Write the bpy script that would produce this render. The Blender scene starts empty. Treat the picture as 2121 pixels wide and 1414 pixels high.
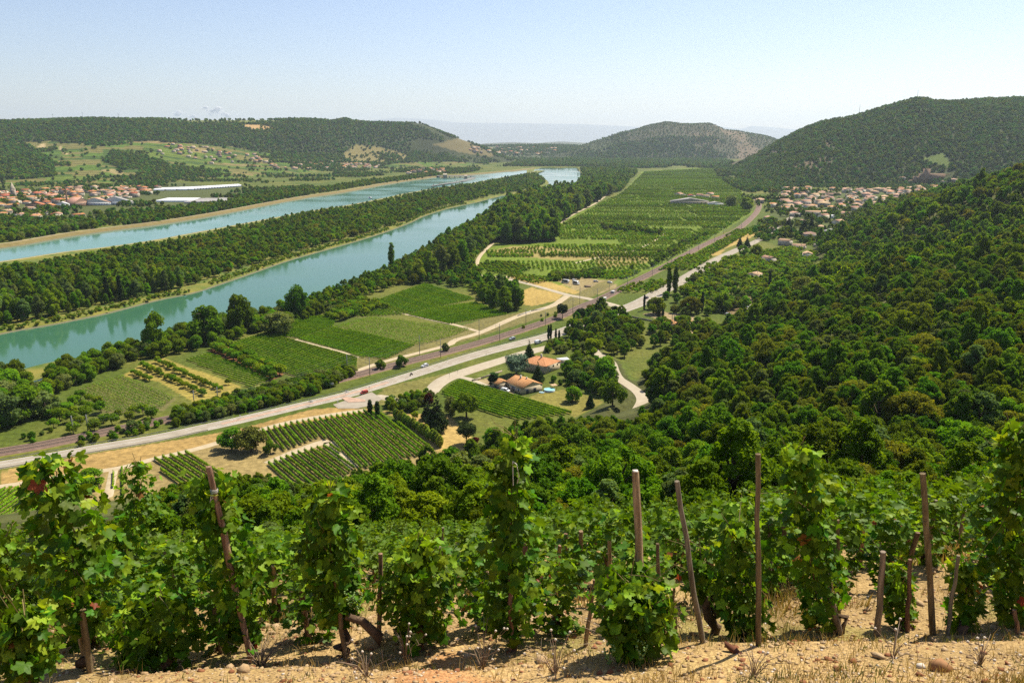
import bpy, math, random
import numpy as np
from mathutils import Matrix, Vector
random.seed(7)
RNG = np.random.default_rng(11)
scene = bpy.context.scene
COL = scene.collection
rad = math.radians

# ------------------------------------------------------------ camera, sky, sun, exposure
CAMZ = 130.0
PITCH = rad(14.2)
FPX = 1650.0            # focal length in pixels of the 2121 px wide photograph
cam_d = bpy.data.cameras.new('camera'); cam = bpy.data.objects.new('camera', cam_d); COL.objects.link(cam)
cam_d.sensor_width = 36.0; cam_d.lens = 36.0*FPX/2121.0
cam.location = (0, 0, CAMZ); cam.rotation_euler = (math.pi/2-PITCH, 0, 0)
cam_d.clip_start = 0.1; cam_d.clip_end = 120000
scene.camera = cam

SUN_EL = rad(55); SUN_AZ = rad(43)   # azimuth measured from +Y (the view) towards +X (right)
world = bpy.data.worlds.new('World'); scene.world = world; world.use_nodes = True
wn = world.node_tree; wn.nodes.clear()
sky = wn.nodes.new('ShaderNodeTexSky'); sky.sky_type = 'NISHITA'; sky.sun_disc = False
sky.sun_elevation = SUN_EL; sky.sun_rotation = SUN_AZ
sky.air_density = 1.0; sky.dust_density = 0.7; sky.ozone_density = 1.6; sky.altitude = 100
bg = wn.nodes.new('ShaderNodeBackground'); bg.inputs['Strength'].default_value = 0.08
wo = wn.nodes.new('ShaderNodeOutputWorld')
tint = wn.nodes.new('ShaderNodeMix'); tint.data_type = 'RGBA'; tint.blend_type = 'MULTIPLY'; tint.inputs[0].default_value = 1; tint.inputs[7].default_value = (1.02, .965, 1.03, 1)
wn.links.new(sky.outputs[0], tint.inputs[6]); wn.links.new(tint.outputs[2], bg.inputs[0]); wn.links.new(bg.outputs[0], wo.inputs[0])
sun_d = bpy.data.lights.new('sun', 'SUN'); sun = bpy.data.objects.new('sun', sun_d); COL.objects.link(sun)
sun_d.energy = 5.0; sun_d.angle = rad(0.5); sun_d.color = (1.0, 0.93, 0.79)
SUNV = Vector((math.sin(SUN_AZ)*math.cos(SUN_EL), math.cos(SUN_AZ)*math.cos(SUN_EL), math.sin(SUN_EL)))
sun.rotation_euler = (-SUNV).to_track_quat('-Z', 'Y').to_euler()
vs = scene.view_settings; vs.view_transform = 'Standard'; vs.look = 'None'; vs.gamma = 1; vs.use_curve_mapping = False
vs.exposure = 0.8
cy = scene.cycles
scene.render.engine = 'CYCLES'
cy.max_bounces = 6; cy.diffuse_bounces = 1; cy.glossy_bounces = 2; cy.transmission_bounces = 3
cy.transparent_max_bounces = 6; cy.volume_bounces = 0; cy.use_denoising = False
cy.sample_clamp_indirect = 4.0; cy.sample_clamp_direct = 2.5
cy.use_adaptive_sampling = True; cy.adaptive_threshold = 0.01

# ------------------------------------------------------------ helpers: pixels of the photo -> points of the place
CP, SP = math.cos(PITCH), math.sin(PITCH)
def ray(u, v):
    a = (u-1060.5)/FPX; b = (707.0-v)/FPX
    return np.array([a, CP+b*SP, -SP+b*CP])
def G(u, v, z=0.0):
    d = ray(u, v); t = (z-CAMZ)/d[2]
    return (d[0]*t, d[1]*t)
def GP(pts, z=0.0): return np.array([G(u, v, z) for u, v in pts])
def Dv(v):   # horizontal tangent (down positive) of pixel row v in the frame's centre
    return math.tan(PITCH+math.atan((v-707.0)/FPX))
def project(x, y, z):
    zc = z-CAMZ; dep = y*CP-zc*SP; up = y*SP+zc*CP
    return 1060.5+FPX*x/dep, 707-FPX*up/dep

# ------------------------------------------------------------ numpy noise
_P = np.random.default_rng(3).random((256, 256)).astype(np.float64)
def vnoise(x, y):
    xi = np.floor(x).astype(np.int64); yi = np.floor(y).astype(np.int64)
    fx = x-xi; fy = y-yi; fx = fx*fx*(3-2*fx); fy = fy*fy*(3-2*fy)
    a = _P[xi & 255, yi & 255]; b = _P[(xi+1) & 255, yi & 255]
    c = _P[xi & 255, (yi+1) & 255]; d = _P[(xi+1) & 255, (yi+1) & 255]
    return (a*(1-fx)+b*fx)*(1-fy)+(c*(1-fx)+d*fx)*fy
def fbm(x, y, s, o=4):
    r = 0; amp = .5; x = x/s; y = y/s
    for k in range(o):
        r = r+amp*(vnoise(x+17.3*k, y+5.1*k)-.5)*2; amp *= .5; x = x*2.03; y = y*2.03
    return r
def sstep(a, b, x):
    t = np.clip((x-a)/(b-a), 0, 1); return t*t*(3-2*t)
def inpoly(P, x, y):
    P = np.asarray(P); x = np.asarray(x, float); y = np.asarray(y, float)
    out = np.zeros(x.shape, bool)
    m = (x >= P[:, 0].min()) & (x <= P[:, 0].max()) & (y >= P[:, 1].min()) & (y <= P[:, 1].max())
    xs, ys = x[m], y[m]; r = np.zeros(xs.shape, bool)
    n = len(P)
    for i in range(n):
        x0, y0 = P[i]; x1, y1 = P[(i+1) % n]
        if y0 == y1: continue
        c = (ys >= min(y0, y1)) & (ys < max(y0, y1))
        r ^= c & (xs < (x1-x0)*(ys-y0)/(y1-y0)+x0)
    out[m] = r
    return out
def pdist(L, x, y, closed=False):
    """distance to polyline L"""
    L = np.asarray(L); x = np.asarray(x, float); y = np.asarray(y, float)
    best = np.full(x.shape, 1e18)
    n = len(L)
    for i in range(n if closed else n-1):
        a = L[i]; b = L[(i+1) % n]; d = b-a; l2 = max(d@d, 1e-9)
        t = np.clip(((x-a[0])*d[0]+(y-a[1])*d[1])/l2, 0, 1)
        dx = x-(a[0]+t*d[0]); dy = y-(a[1]+t*d[1])
        best = np.minimum(best, dx*dx+dy*dy)
    return np.sqrt(best)
def smooth_line(P, step=None, n=None):
    """Catmull-Rom through P, resampled evenly"""
    P = np.asarray(P, float); Q = np.vstack([2*P[0]-P[1], P, 2*P[-1]-P[-2]])
    out = []
    for i in range(1, len(Q)-2):
        p0, p1, p2, p3 = Q[i-1:i+3]
        L = np.linalg.norm(p2-p1); k = max(2, int(L/((step or 5.0)*.4)))
        t = np.linspace(0, 1, min(k, 400), endpoint=False)[:, None]
        out.append(.5*((2*p1)+(-p0+p2)*t+(2*p0-5*p1+4*p2-p3)*t**2+(-p0+3*p1-3*p2+p3)*t**3))
    out.append(P[-1:]); C = np.vstack(out)
    s = np.r_[0, np.cumsum(np.linalg.norm(np.diff(C, axis=0), axis=1))]
    m = n or max(2, int(s[-1]/step)+1)
    q = np.linspace(0, s[-1], m)
    return np.stack([np.interp(q, s, C[:, k]) for k in range(C.shape[1])], 1)

# ------------------------------------------------------------ mesh helpers
def mesh_np(name, V, F, mats=(), midx=None, smooth=False):
    """V (n,3); F list of arrays (k,3) / (k,4) or one array"""
    me = bpy.data.meshes.new(name)
    Fs = F if isinstance(F, (list, tuple)) else [F]
    Fs = [np.asarray(f, np.int32) for f in Fs if len(f)]
    V = np.asarray(V, np.float32)
    me.vertices.add(len(V)); me.vertices.foreach_set('co', V.ravel())
    nl = sum(f.size for f in Fs); npoly = sum(len(f) for f in Fs)
    me.loops.add(nl); me.loops.foreach_set('vertex_index', np.concatenate([f.ravel() for f in Fs]))
    tot = np.concatenate([np.full(len(f), f.shape[1], np.int32) for f in Fs])
    st = np.r_[0, np.cumsum(tot)[:-1]].astype(np.int32)
    me.polygons.add(npoly); me.polygons.foreach_set('loop_start', st)
    for m in (mats if isinstance(mats, (list, tuple)) else [mats]): me.materials.append(m)
    if midx is not None: me.polygons.foreach_set('material_index', np.asarray(midx, np.int32))
    if smooth: me.polygons.foreach_set('use_smooth', np.ones(npoly, bool))
    me.update(calc_edges=True); me.validate()
    return me
class MB:
    """collects shapes, builds one mesh"""
    def __init__(s): s.V = []; s.T = []; s.Q = []; s.n = 0; s.tm = []; s.qm = []; s.mi = 0
    def add(s, V, F):
        V = np.asarray(V, float); F = np.asarray(F, int)
        s.V.append(V)
        if F.shape[1] == 3: s.T.append(F+s.n); s.tm += [s.mi]*len(F)
        else: s.Q.append(F+s.n); s.qm += [s.mi]*len(F)
        s.n += len(V); return s
    def box(s, x0, x1, y0, y1, z0, z1, M=None):
        V = np.array([(x, y, z) for z in (z0, z1) for y in (y0, y1) for x in (x0, x1)], float)
        if M is not None: V = V@np.array(M)[:3, :3].T+np.array(M)[:3, 3]
        return s.add(V, [(0, 2, 3, 1), (4, 5, 7, 6), (0, 1, 5, 4), (2, 6, 7, 3), (0, 4, 6, 2), (1, 3, 7, 5)])
    def tube(s, pts, r, k=6, cap=True):
        P = np.asarray(pts, float); n = len(P); r = np.broadcast_to(np.asarray(r, float), (n,))
        T = np.gradient(P, axis=0); T /= np.linalg.norm(T, axis=1)[:, None]+1e-12
        ref = np.array([0, 0, 1.]) if abs(T[:, 2]).mean() < .9 else np.array([1., 0, 0])
        A = np.cross(T, ref); A /= np.linalg.norm(A, axis=1)[:, None]+1e-12; B = np.cross(T, A)
        a = np.linspace(0, 2*math.pi, k, endpoint=False)
        V = P[:, None]+r[:, None, None]*(A[:, None]*np.cos(a)[None, :, None]+B[:, None]*np.sin(a)[None, :, None])
        V = V.reshape(-1, 3); i = np.arange(n-1)[:, None]*k; j = np.arange(k)[None]; j2 = (j+1) % k
        s.add(V, np.stack([i+j, i+j2, i+k+j2, i+k+j], -1).reshape(-1, 4))
        if cap:
            for e, o in ((0, 1), (n-1, -1)):
                c = np.vstack([P[e:e+1], V[e*k:e*k+k]]); jj = np.arange(k)
                f = np.stack([np.zeros(k, int), 1+jj, 1+(jj+1) % k][::1], 1)
                s.add(c, f if o > 0 else f[:, ::-1])
        return s
    def arrays(s):
        return np.vstack(s.V), [x for x in ([np.vstack(s.T)] if s.T else [])+([np.vstack(s.Q)] if s.Q else [])], s.tm+s.qm
    def mesh(s, name, mats, smooth=False):
        V, F, mi = s.arrays(); return mesh_np(name, V, F, mats, mi, smooth)
    def build(s, name, mats, parent=None, smooth=False, loc=None):
        return link(name, s.mesh(name, mats, smooth), parent, loc)
KIDS = {}      # children by the parent's name
def link(name, data, parent=None, loc=None):
    o = bpy.data.objects.new(name, data); COL.objects.link(o)
    if parent is not None: o.parent = parent; KIDS.setdefault(parent.name, []).append(o)
    if loc is not None: o.location = loc
    return o
def tag(o, label=None, cat=None, group=None, kind=None):
    if label: o['label'] = label
    if cat: o['category'] = cat
    if group: o['group'] = group
    if kind: o['kind'] = kind
    return o
def empty(name, loc=(0, 0, 0), rz=0, label=None, cat=None, group=None):
    o = link(name, None, loc=loc); o.rotation_euler = (0, 0, rz); o.empty_display_size = .2
    return tag(o, label, cat, group)
def copy_tree(o, parent=None):
    c = o.copy(); COL.objects.link(c); c.parent = parent
    if parent is not None: KIDS.setdefault(parent.name, []).append(c)
    for ch in list(KIDS.get(o.name, ())): copy_tree(ch, c)
    return c

ORD = ['first', 'second', 'third', 'fourth', 'fifth', 'sixth', 'seventh', 'eighth', 'ninth', 'tenth', 'eleventh', 'twelfth', 'thirteenth', 'fourteenth', 'fifteenth', 'sixteenth', 'seventeenth', 'eighteenth', 'nineteenth', 'twentieth']
def ordinal(k):
    return ORD[k] if k < 20 else '%d%s' % (k+1, {1: 'st', 2: 'nd', 3: 'rd'}.get((k+1) % 10, 'th'))
def nearest(u, marks):
    return min(marks, key=lambda m: abs(m[0]-u))[1]
TINT = {'oak': ['deep green', 'dark green', 'olive', 'grey green', 'light green', 'mid green', 'dusky green'], 'oak_mid': ['deep green', 'dark green', 'olive', 'light green', 'pale green', 'mid green', 'dusky green'],
        'poplar': ['mid green', 'light green', 'dark green', 'grey green'], 'bank': ['mid green', 'dark green', 'light green', 'grey green']}
def tree_words(key, i, s):
    t = TINT.get(key, ['green']); return ('small ' if s < .7 else 'large ' if s > 1.1 else '')+t[i % len(t)]
# ------------------------------------------------------------ materials
def mat(name, color=(.5, .5, .5), rough=.9, spec=.2, noise=None, bump=None, metal=0, objvar=0, col2=None, trans=0, attr=None):
    if not trans: color = tuple(c*.84 for c in color); col2 = tuple(c*.84 for c in col2) if col2 else col2
    m = bpy.data.materials.new(name); m.use_nodes = True; nt = m.node_tree; N = nt.nodes; L = nt.links
    b = N['Principled BSDF']; b.inputs['Roughness'].default_value = rough
    b.inputs['Specular IOR Level'].default_value = spec; b.inputs['Metallic'].default_value = metal
    tc = N.new('ShaderNodeTexCoord'); out = N['Material Output']
    src = None
    if attr:
        a = N.new('ShaderNodeAttribute'); a.attribute_name = attr; src = a.outputs['Color']
    if col2 is not None or noise:
        n = N.new('ShaderNodeTexNoise'); n.inputs['Scale'].default_value = noise or 1.0; n.inputs['Detail'].default_value = 5
        n.inputs['Roughness'].default_value = .65
        L.new(tc.outputs['Object'], n.inputs['Vector'])
        r = N.new('ShaderNodeValToRGB'); r.color_ramp.elements[0].position = .36; r.color_ramp.elements[1].position = .64
        if col2 is None: col2 = tuple(c*1.45 for c in color)
        if src is None:
            r.color_ramp.elements[0].color = (*color, 1); r.color_ramp.elements[1].color = (*col2, 1)
            L.new(n.outputs['Fac'], r.inputs['Fac']); src = r.outputs['Color']
        else:
            r.color_ramp.elements[0].color = (.7, .7, .7, 1); r.color_ramp.elements[1].color = (1.25, 1.25, 1.25, 1)
            L.new(n.outputs['Fac'], r.inputs['Fac'])
            mx = N.new('ShaderNodeMix'); mx.data_type = 'RGBA'; mx.blend_type = 'MULTIPLY'; mx.inputs[0].default_value = 1
            L.new(src, mx.inputs[6]); L.new(r.outputs['Color'], mx.inputs[7]); src = mx.outputs[2]
    if objvar:
        oi = N.new('ShaderNodeObjectInfo'); h = N.new('ShaderNodeHueSaturation')
        mr = N.new('ShaderNodeMapRange'); mr.inputs['To Min'].default_value = 1-objvar; mr.inputs['To Max'].default_value = 1+objvar
        L.new(oi.outputs['Random'], mr.inputs['Value']); L.new(mr.outputs[0], h.inputs['Value'])
        mh = N.new('ShaderNodeMapRange'); mh.inputs['To Min'].default_value = .5-.1*objvar; mh.inputs['To Max'].default_value = .5+.1*objvar
        mm = N.new('ShaderNodeMath'); mm.operation = 'MULTIPLY'; mm.inputs[1].default_value = 7.13
        fr = N.new('ShaderNodeMath'); fr.operation = 'FRACT'
        L.new(oi.outputs['Random'], mm.inputs[0]); L.new(mm.outputs[0], fr.inputs[0]); L.new(fr.outputs[0], mh.inputs['Value']); L.new(mh.outputs[0], h.inputs['Hue'])
        if src is None: h.inputs['Color'].default_value = (*color, 1)
        else: L.new(src, h.inputs['Color'])
        src = h.outputs['Color']
    if src is not None: L.new(src, b.inputs['Base Color'])
    else: b.inputs['Base Color'].default_value = (*color, 1)
    if bump:
        bn = N.new('ShaderNodeTexNoise'); bn.inputs['Scale'].default_value = bump[0]; bn.inputs['Detail'].default_value = 6
        L.new(tc.outputs['Object'], bn.inputs['Vector'])
        bp = N.new('ShaderNodeBump'); bp.inputs['Strength'].default_value = bump[1]; bp.inputs['Distance'].default_value = bump[2]
        L.new(bn.outputs['Fac'], bp.inputs['Height']); L.new(bp.outputs[0], b.inputs['Normal'])
    if trans:
        tr = N.new('ShaderNodeBsdfTranslucent'); ms = N.new('ShaderNodeMixShader'); ms.inputs[0].default_value = trans
        if src is not None:
            g = N.new('ShaderNodeMix'); g.data_type = 'RGBA'; g.blend_type = 'MULTIPLY'; g.inputs[0].default_value = 1
            L.new(src, g.inputs[6]); g.inputs[7].default_value = (1.5, 1.35, .45, 1); L.new(g.outputs[2], tr.inputs['Color'])
        else: tr.inputs['Color'].default_value = (color[0]*1.5, color[1]*1.35, color[2]*.45, 1)
        L.new(b.outputs[0], ms.inputs[1]); L.new(tr.outputs[0], ms.inputs[2]); L.new(ms.outputs[0], out.inputs['Surface'])
    return m

def foliage(name, c1, c2, trans=.3, scale=.25, objvar=.3, rough=.8, spec=.05):
    return mat(name, c1, rough, spec, noise=scale, col2=c2, objvar=objvar, trans=trans)
M = {}
M['oak'] = foliage('oak_foliage', (.060, .130, .004), (.150, .245, .010), trans=.42)
M['olive'] = foliage('dry_foliage', (.10, .13, .008), (.20, .225, .016), trans=.42)
M['greygreen'] = foliage('grey_green_foliage', (.085, .135, .03), (.17, .225, .06), trans=.4)
M['bright'] = foliage('bright_foliage', (.10, .20, .004), (.20, .32, .010), trans=.4)
M['poplar'] = foliage('poplar_foliage', (.07, .14, .005), (.165, .25, .012), trans=.42)
M['dark'] = foliage('dark_conifer_foliage', (.016, .036, .008), (.045, .08, .016), trans=.1)
M['cedar'] = foliage('cedar_foliage', (.06, .11, .06), (.12, .18, .11), trans=.1)
M['fruit'] = foliage('fruit_foliage', (.095, .18, .004), (.20, .30, .010), trans=.35)
M['vinefar'] = foliage('vineyard_foliage', (.095, .20, .004), (.20, .33, .010), scale=.4, objvar=.12)
M['farforest'] = foliage('far_foliage', (.052, .112, .004), (.13, .20, .010), trans=.2, scale=.02, objvar=.5)
M['bark'] = mat('bark', (.09, .065, .045), .95, noise=3, bump=(20, .5, .02))
M['scrub'] = foliage('scrub_foliage', (.12, .125, .016), (.20, .185, .03), trans=.2)
# ============================================================ TERRAIN
# ---- waters (pixel traces on the photo's flat valley floor -> metres)
RIVZ, CANZ = -2.0, -1.0
riv_far_px = [(-400, 790), (-200, 745), (0, 693), (100, 675), (200, 655), (250, 643), (330, 622), (400, 608), (450, 592), (520, 568), (600, 540), (680, 517), (740, 500), (800, 481), (850, 462), (880, 448), (930, 432), (985, 420), (1040, 406), (1100, 396), (1136, 382), (1128, 370), (1112, 362), (1108, 353), (1120, 348)]
riv_near_px = [(-400, 890), (-200, 830), (0, 778), (60, 762), (110, 750), (170, 742), (230, 725), (330, 695), (430, 668), (560, 645), (690, 600), (790, 560), (850, 530), (920, 495), (985, 462), (1010, 440), (1060, 420), (1110, 406), (1165, 396), (1196, 378), (1204, 362), (1194, 348)]
can_far_px = [(-500, 590), (-250, 550), (0, 515), (50, 508), (150, 490), (250, 476), (330, 466), (430, 450), (500, 437), (560, 425), (640, 410), (720, 398), (800, 383), (870, 372), (925, 366), (985, 362), (1040, 357), (1085, 353), (1112, 349)]
can_near_px = [(-500, 630), (-250, 580), (0, 543), (132, 523), (211, 514), (307, 500), (390, 485), (470, 470), (560, 453), (640, 438), (700, 429), (760, 418), (830, 403), (880, 394), (925, 387), (960, 383), (990, 377), (1040, 368), (1080, 361), (1108, 354)]
RF = smooth_line(GP(riv_far_px, RIVZ), 12); RN = smooth_line(GP(riv_near_px, RIVZ), 12)
CF = smooth_line(GP(can_far_px, CANZ), 14); CN = smooth_line(GP(can_near_px, CANZ), 14)
top = GP([(1190, 346.6), (1118, 346.6)], RIVZ)
RIVER = np.vstack([RF, top[::-1], RN[::-1]])
CANAL = np.vstack([CF, CN[::-1]])

# ---- the winding lane on the foot of the hillside, and the other ways
lane_px = [(1225, 716), (1234, 730), (1252, 740), (1266, 752), (1272, 768), (1281, 783), (1302, 797), (1322, 812), (1331, 828), (1324, 845), (1312, 862), (1300, 880)]
LANE = smooth_line(GP(lane_px, 2.0), 3)

# ---- the hillside the camera stands on: thin plate spline through surveyed points
ctrl = [(-300, 215, 0), (-182, 262, 0), (-80, 290, 0), (-20, 320, 0), (30, 365, 0), (55, 400, 0), (75, 440, 0), (130, 520, 0), (190, 617, 0), (262, 740, 0), (340, 880, 0), (480, 1150, 0), (600, 1400, 0), (720, 1650, 0),
 (-400, 300, -25), (-200, 330, -20), (-60, 360, -20), (0, 420, -20), (60, 560, -25), (160, 740, -30), (250, 920, -30), (380, 1200, -30), (480, 1450, -30),
 (0, 22, 118), (-25, 22, 114.5), (25, 22, 120.5), (-100, 0, 110), (-100, 100, 74), (-100, 200, 30), (-40, 100, 79), (-40, 160, 50), (0, 60, 98), (0, 100, 80), (0, 150, 57), (-60, 60, 94), (40, 60, 101),
 (30, 100, 82), (45, 105, 81), (60, 60, 104), (60, 200, 52), (165, 395, 34), (150, 300, 45), (90, 135, 66), (120, 200, 60), (230, 350, 56), (275, 430, 57), (215, 425, 42), (330, 620, 44), (415, 640, 46),
 (540, 870, 92), (430, 800, 34), (600, 880, 106), (470, 880, 58), (400, 880, 25), (98, 295, 36), (91, 370, 20), (52, 245, 35), (20, 165, 50), (6, 235, 26), (-20, 195, 30), (-40, 215, 20), (40, 300, 22), (60, 340, 15), (30, 330, 8), (0, 285, 8),
 (300, 200, 96), (400, 400, 100), (600, 600, 135), (700, 900, 135), (700, 1150, 70), (900, 1400, 70), (150, 80, 100), (300, 0, 140), (0, -60, 165), (-200, -60, 150), (200, -60, 165), (900, 400, 200), (-250, 80, 80), (-400, 0, 120), (640, 1000, 60), (560, 1150, 20)]
CT = np.array(ctrl, float)
def _tps_fit(P):
    n = len(P); d = np.linalg.norm(P[:, None, :2]-P[None, :, :2], axis=2)/100
    K = np.where(d > 0, d*d*np.log(d+1e-12), 0)+np.eye(n)*.02
    A = np.zeros((n+3, n+3)); A[:n, :n] = K; A[:n, n] = 1; A[:n, n+1:] = P[:, :2]/100; A[n, :n] = 1; A[n+1:, :n] = P[:, :2].T/100
    return np.linalg.solve(A, np.r_[P[:, 2], 0, 0, 0])
CW = _tps_fit(CT)
def tps(x, y):
    r = CW[-3]+CW[-2]*x/100+CW[-1]*y/100
    for i in range(len(CT)):
        d2 = ((x-CT[i, 0])**2+(y-CT[i, 1])**2)/1e4
        r = r+CW[i]*.5*d2*np.log(d2+1e-12)
    return r
def near_ground(x, y):
    """the stepped vineyard slope right below the camera"""
    d = np.maximum(y, -3)
    z = np.where(d < 6, -1.6-.41*d, -4.06-.49*(d-6))+.055*x
    # a bank with a lip in front (the bare soil edge), then a small drop behind it
    lip = 5.15+.25*np.sin(x*1.3)+.3*fbm(x, y*0, 1.7, 3)
    z = z-.16*sstep(lip, lip+.35, d)*(1-sstep(lip+.6, lip+2.2, d))
    for k, yy in enumerate((8.2, 10.2, 12.4, 14.8)):      # little terraces between the vine rows
        z = z+.11*np.sin((d-yy)*2*math.pi/2.2)*(np.abs(d-yy) < 1.1)*.7
    return CAMZ+z+.035*fbm(x, y, .5, 3)+.06*fbm(x+9, y, 2.2, 3)
def hillside(x, y):
    z = tps(x, y)
    z = np.where(y > 1500, z-(y-1500)*.3, z)
    z = z+5*fbm(x, y, 90, 3)*sstep(3, 25, z)
    r = np.hypot(x, y-4)
    w = sstep(24, 60, r)
    m = r < 60
    if m.any():
        zn = near_ground(x[m], y[m]); zn = np.where(y[m] > 22, CAMZ-11.9-.5*(y[m]-22)+.055*x[m], zn)
        z[m] = zn*(1-w[m])+z[m]*w[m]
    return z
# ---- far hills: for each bearing (photo column) a profile of (distance, photo row)
def bearing(x, y):
    return 1060.5+FPX*x/np.maximum(y*CP+CAMZ*.6*SP, 1.0)   # close enough to the photo column for far land
HB = [  # right wooded hill: u, foot D, foot v, ridge D, ridge v
 (1440, 4000, 353, 4100, 351), (1495, 3800, 352.5, 4000, 349), (1529, 3100, 366, 3900, 333), (1563, 2650, 377, 3700, 319), (1617, 2400, 384, 3400, 290.5), (1658, 2370, 386, 3300, 269), (1692, 2370, 386, 3200, 256), (1740, 2370, 386, 3100, 247), (1767, 2370, 386, 3100, 241.5), (1794, 2370, 386, 3100, 232), (1828, 2370, 386, 3100, 222), (1855, 2370, 386, 3100, 213), (1883, 2370, 386, 3100, 205.5), (1900, 2350, 386, 3100, 207), (1920, 2350, 385, 3100, 213), (1961, 2300, 385, 3100, 213.5), (2029, 2250, 385, 3100, 209), (2121, 2200, 385, 3100, 205), (2400, 2200, 385, 3100, 196), (3400, 2200, 380, 3100, 230)]
HC = [(1130, 5700, 326, 5800, 325), (1180, 5700, 326, 5900, 316), (1205, 5600, 326, 6200, 305), (1225, 5600, 326, 6300, 296), (1245, 5500, 327, 6300, 290), (1287, 5400, 328, 6300, 275), (1310, 5400, 328, 6300, 269), (1343, 5400, 328, 6300, 259), (1376, 5400, 328, 6300, 252.5), (1400, 5400, 328, 6300, 255), (1427, 5400, 328, 6300, 257), (1465, 5400, 328, 6300, 255.5), (1478, 5400, 328, 6300, 259), (1499, 5400, 328, 6300, 269), (1526, 5400, 328, 6300, 271.5), (1563, 5400, 328, 6300, 278), (1590, 5400, 328, 6300, 283.5), (1614, 5400, 328, 6300, 292), (1700, 5400, 328, 6300, 325)]
HE = [(940, 5600, 326, 7500, 306), (1000, 5600, 326, 7500, 303), (1060, 5600, 326, 7500, 301), (1150, 5600, 326, 7500, 300.5), (1230, 5600, 326, 7500, 303), (1290, 5600, 326, 7500, 310), (1340, 5600, 326, 7500, 326)]
HF = [(960, 13000, 306, 14500, 305), (1005, 13000, 306, 14500, 296.5), (1060, 13000, 306, 14500, 294), (1110, 13000, 306, 14500, 296), (1160, 13000, 306, 14500, 292.5), (1220, 13000, 306, 14500, 296), (1260, 13000, 306, 14500, 305)]
HG = [(680, 30000, 293, 38000, 262), (760, 30000, 293, 38000, 251), (825, 30000, 293, 38000, 244.5), (865, 30000, 293, 38000, 246.5), (905, 30000, 293, 38000, 249), (948, 30000, 293, 38000, 254.5), (1080, 30000, 293, 38000, 256), (1195, 30000, 293, 38000, 257.5), (1294, 30000, 293, 38000, 261.5), (1400, 30000, 293, 38000, 268), (1488, 30000, 293, 38000, 262.5), (1530, 30000, 293, 38000, 268), (1556, 30000, 293, 38000, 261.5), (1604, 30000, 293, 38000, 264.5), (1658, 30000, 293, 38000, 270), (1800, 30000, 293, 38000, 272)]
# left side: u then four (D, v) stations, foot -> ridge
HD = [(-1400, (2300, 386), (3000, 330), (3500, 292), (4200, 250)),
 (-300, (2300, 386), (3000, 328), (3500, 290), (4200, 250)),
 (0, (2380, 385), (2900, 330), (3400, 291), (4100, 252.5)), (60, (2400, 384), (2950, 330), (3400, 291), (4100, 251)),
 (180, (2450, 382), (3000, 330), (3450, 291), (4150, 248)), (280, (2500, 381), (3050, 330), (3500, 292), (4200, 249)),
 (330, (2550, 380), (3100, 331), (3550, 293), (4250, 248)), (400, (2650, 376), (3200, 333), (3600, 300), (4300, 249.5)),
 (500, (2850, 370), (3350, 335), (3700, 308), (4400, 249.5)), (580, (3050, 364), (3500, 335), (3800, 316), (4500, 249)),
 (600, (3150, 362), (3550, 336), (3850, 318), (4500, 248)), (660, (3400, 356), (3750, 338), (3950, 322), (4600, 248)),
 (690, (3550, 353), (3850, 338), (4050, 322), (4700, 251)), (720, (3600, 352), (3900, 338), (4100, 320), (4700, 246.5)), (733, (3650, 351), (3950, 338), (4150, 318), (4750, 251)),
 (766, (3800, 349), (4000, 338), (4250, 315), (4800, 254.5)), (832, (3950, 347), (4150, 338), (4400, 316), (4850, 256)),
 (872, (4050, 345.5), (4250, 336), (4500, 312), (4900, 256.5)), (898, (4100, 345), (4300, 336), (4550, 312), (4900, 267)),
 (931, (4150, 344), (4350, 335), (4600, 315), (4950, 280)), (964, (4200, 343.5), (4400, 336), (4650, 320), (4950, 292)),
 (997, (4250, 343), (4450, 338), (4700, 327), (5000, 303)), (1030, (4300, 342), (4500, 339), (4700, 333), (5000, 317)), (1052, (4350, 341), (4550, 339), (4750, 335), (5000, 328)), (1090, (4400, 340), (4600, 338), (4800, 336.5), (5000, 335)), (1120, (4400, 340), (4600, 338), (4800, 336.5), (5000, 335))]
def _zof(D, v): return CAMZ-D*np.tan(PITCH+np.arctan((v-707.0)/FPX))
def layer(tab, u, D, p=1.0, rough=0, x=None, y=None, back=.12, ns=400):
    T = np.array(tab, float); fd = np.interp(u, T[:, 0], T[:, 1]); rd = np.interp(u, T[:, 0], T[:, 3]); rv = np.interp(u, T[:, 0], T[:, 4])
    zr = _zof(rd, rv); t = np.clip((D-fd)/(rd-fd), 0, 1)
    prof = np.sin(t*math.pi/2)**p
    z = zr*prof
    if rough: z = z+rough*(fbm(x, y, ns, 4))*np.sin(np.clip(t, 0, 1)*math.pi)
    z = np.where(D > rd, zr-(D-rd)*back, z)
    edge = sstep(T[0, 0]-5, T[0, 0]+2, u)*(1-sstep(T[-1, 0]-2, T[-1, 0]+5, u))
    return np.where((D > fd) & (edge > .5), np.maximum(z, 0), 0)
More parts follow.
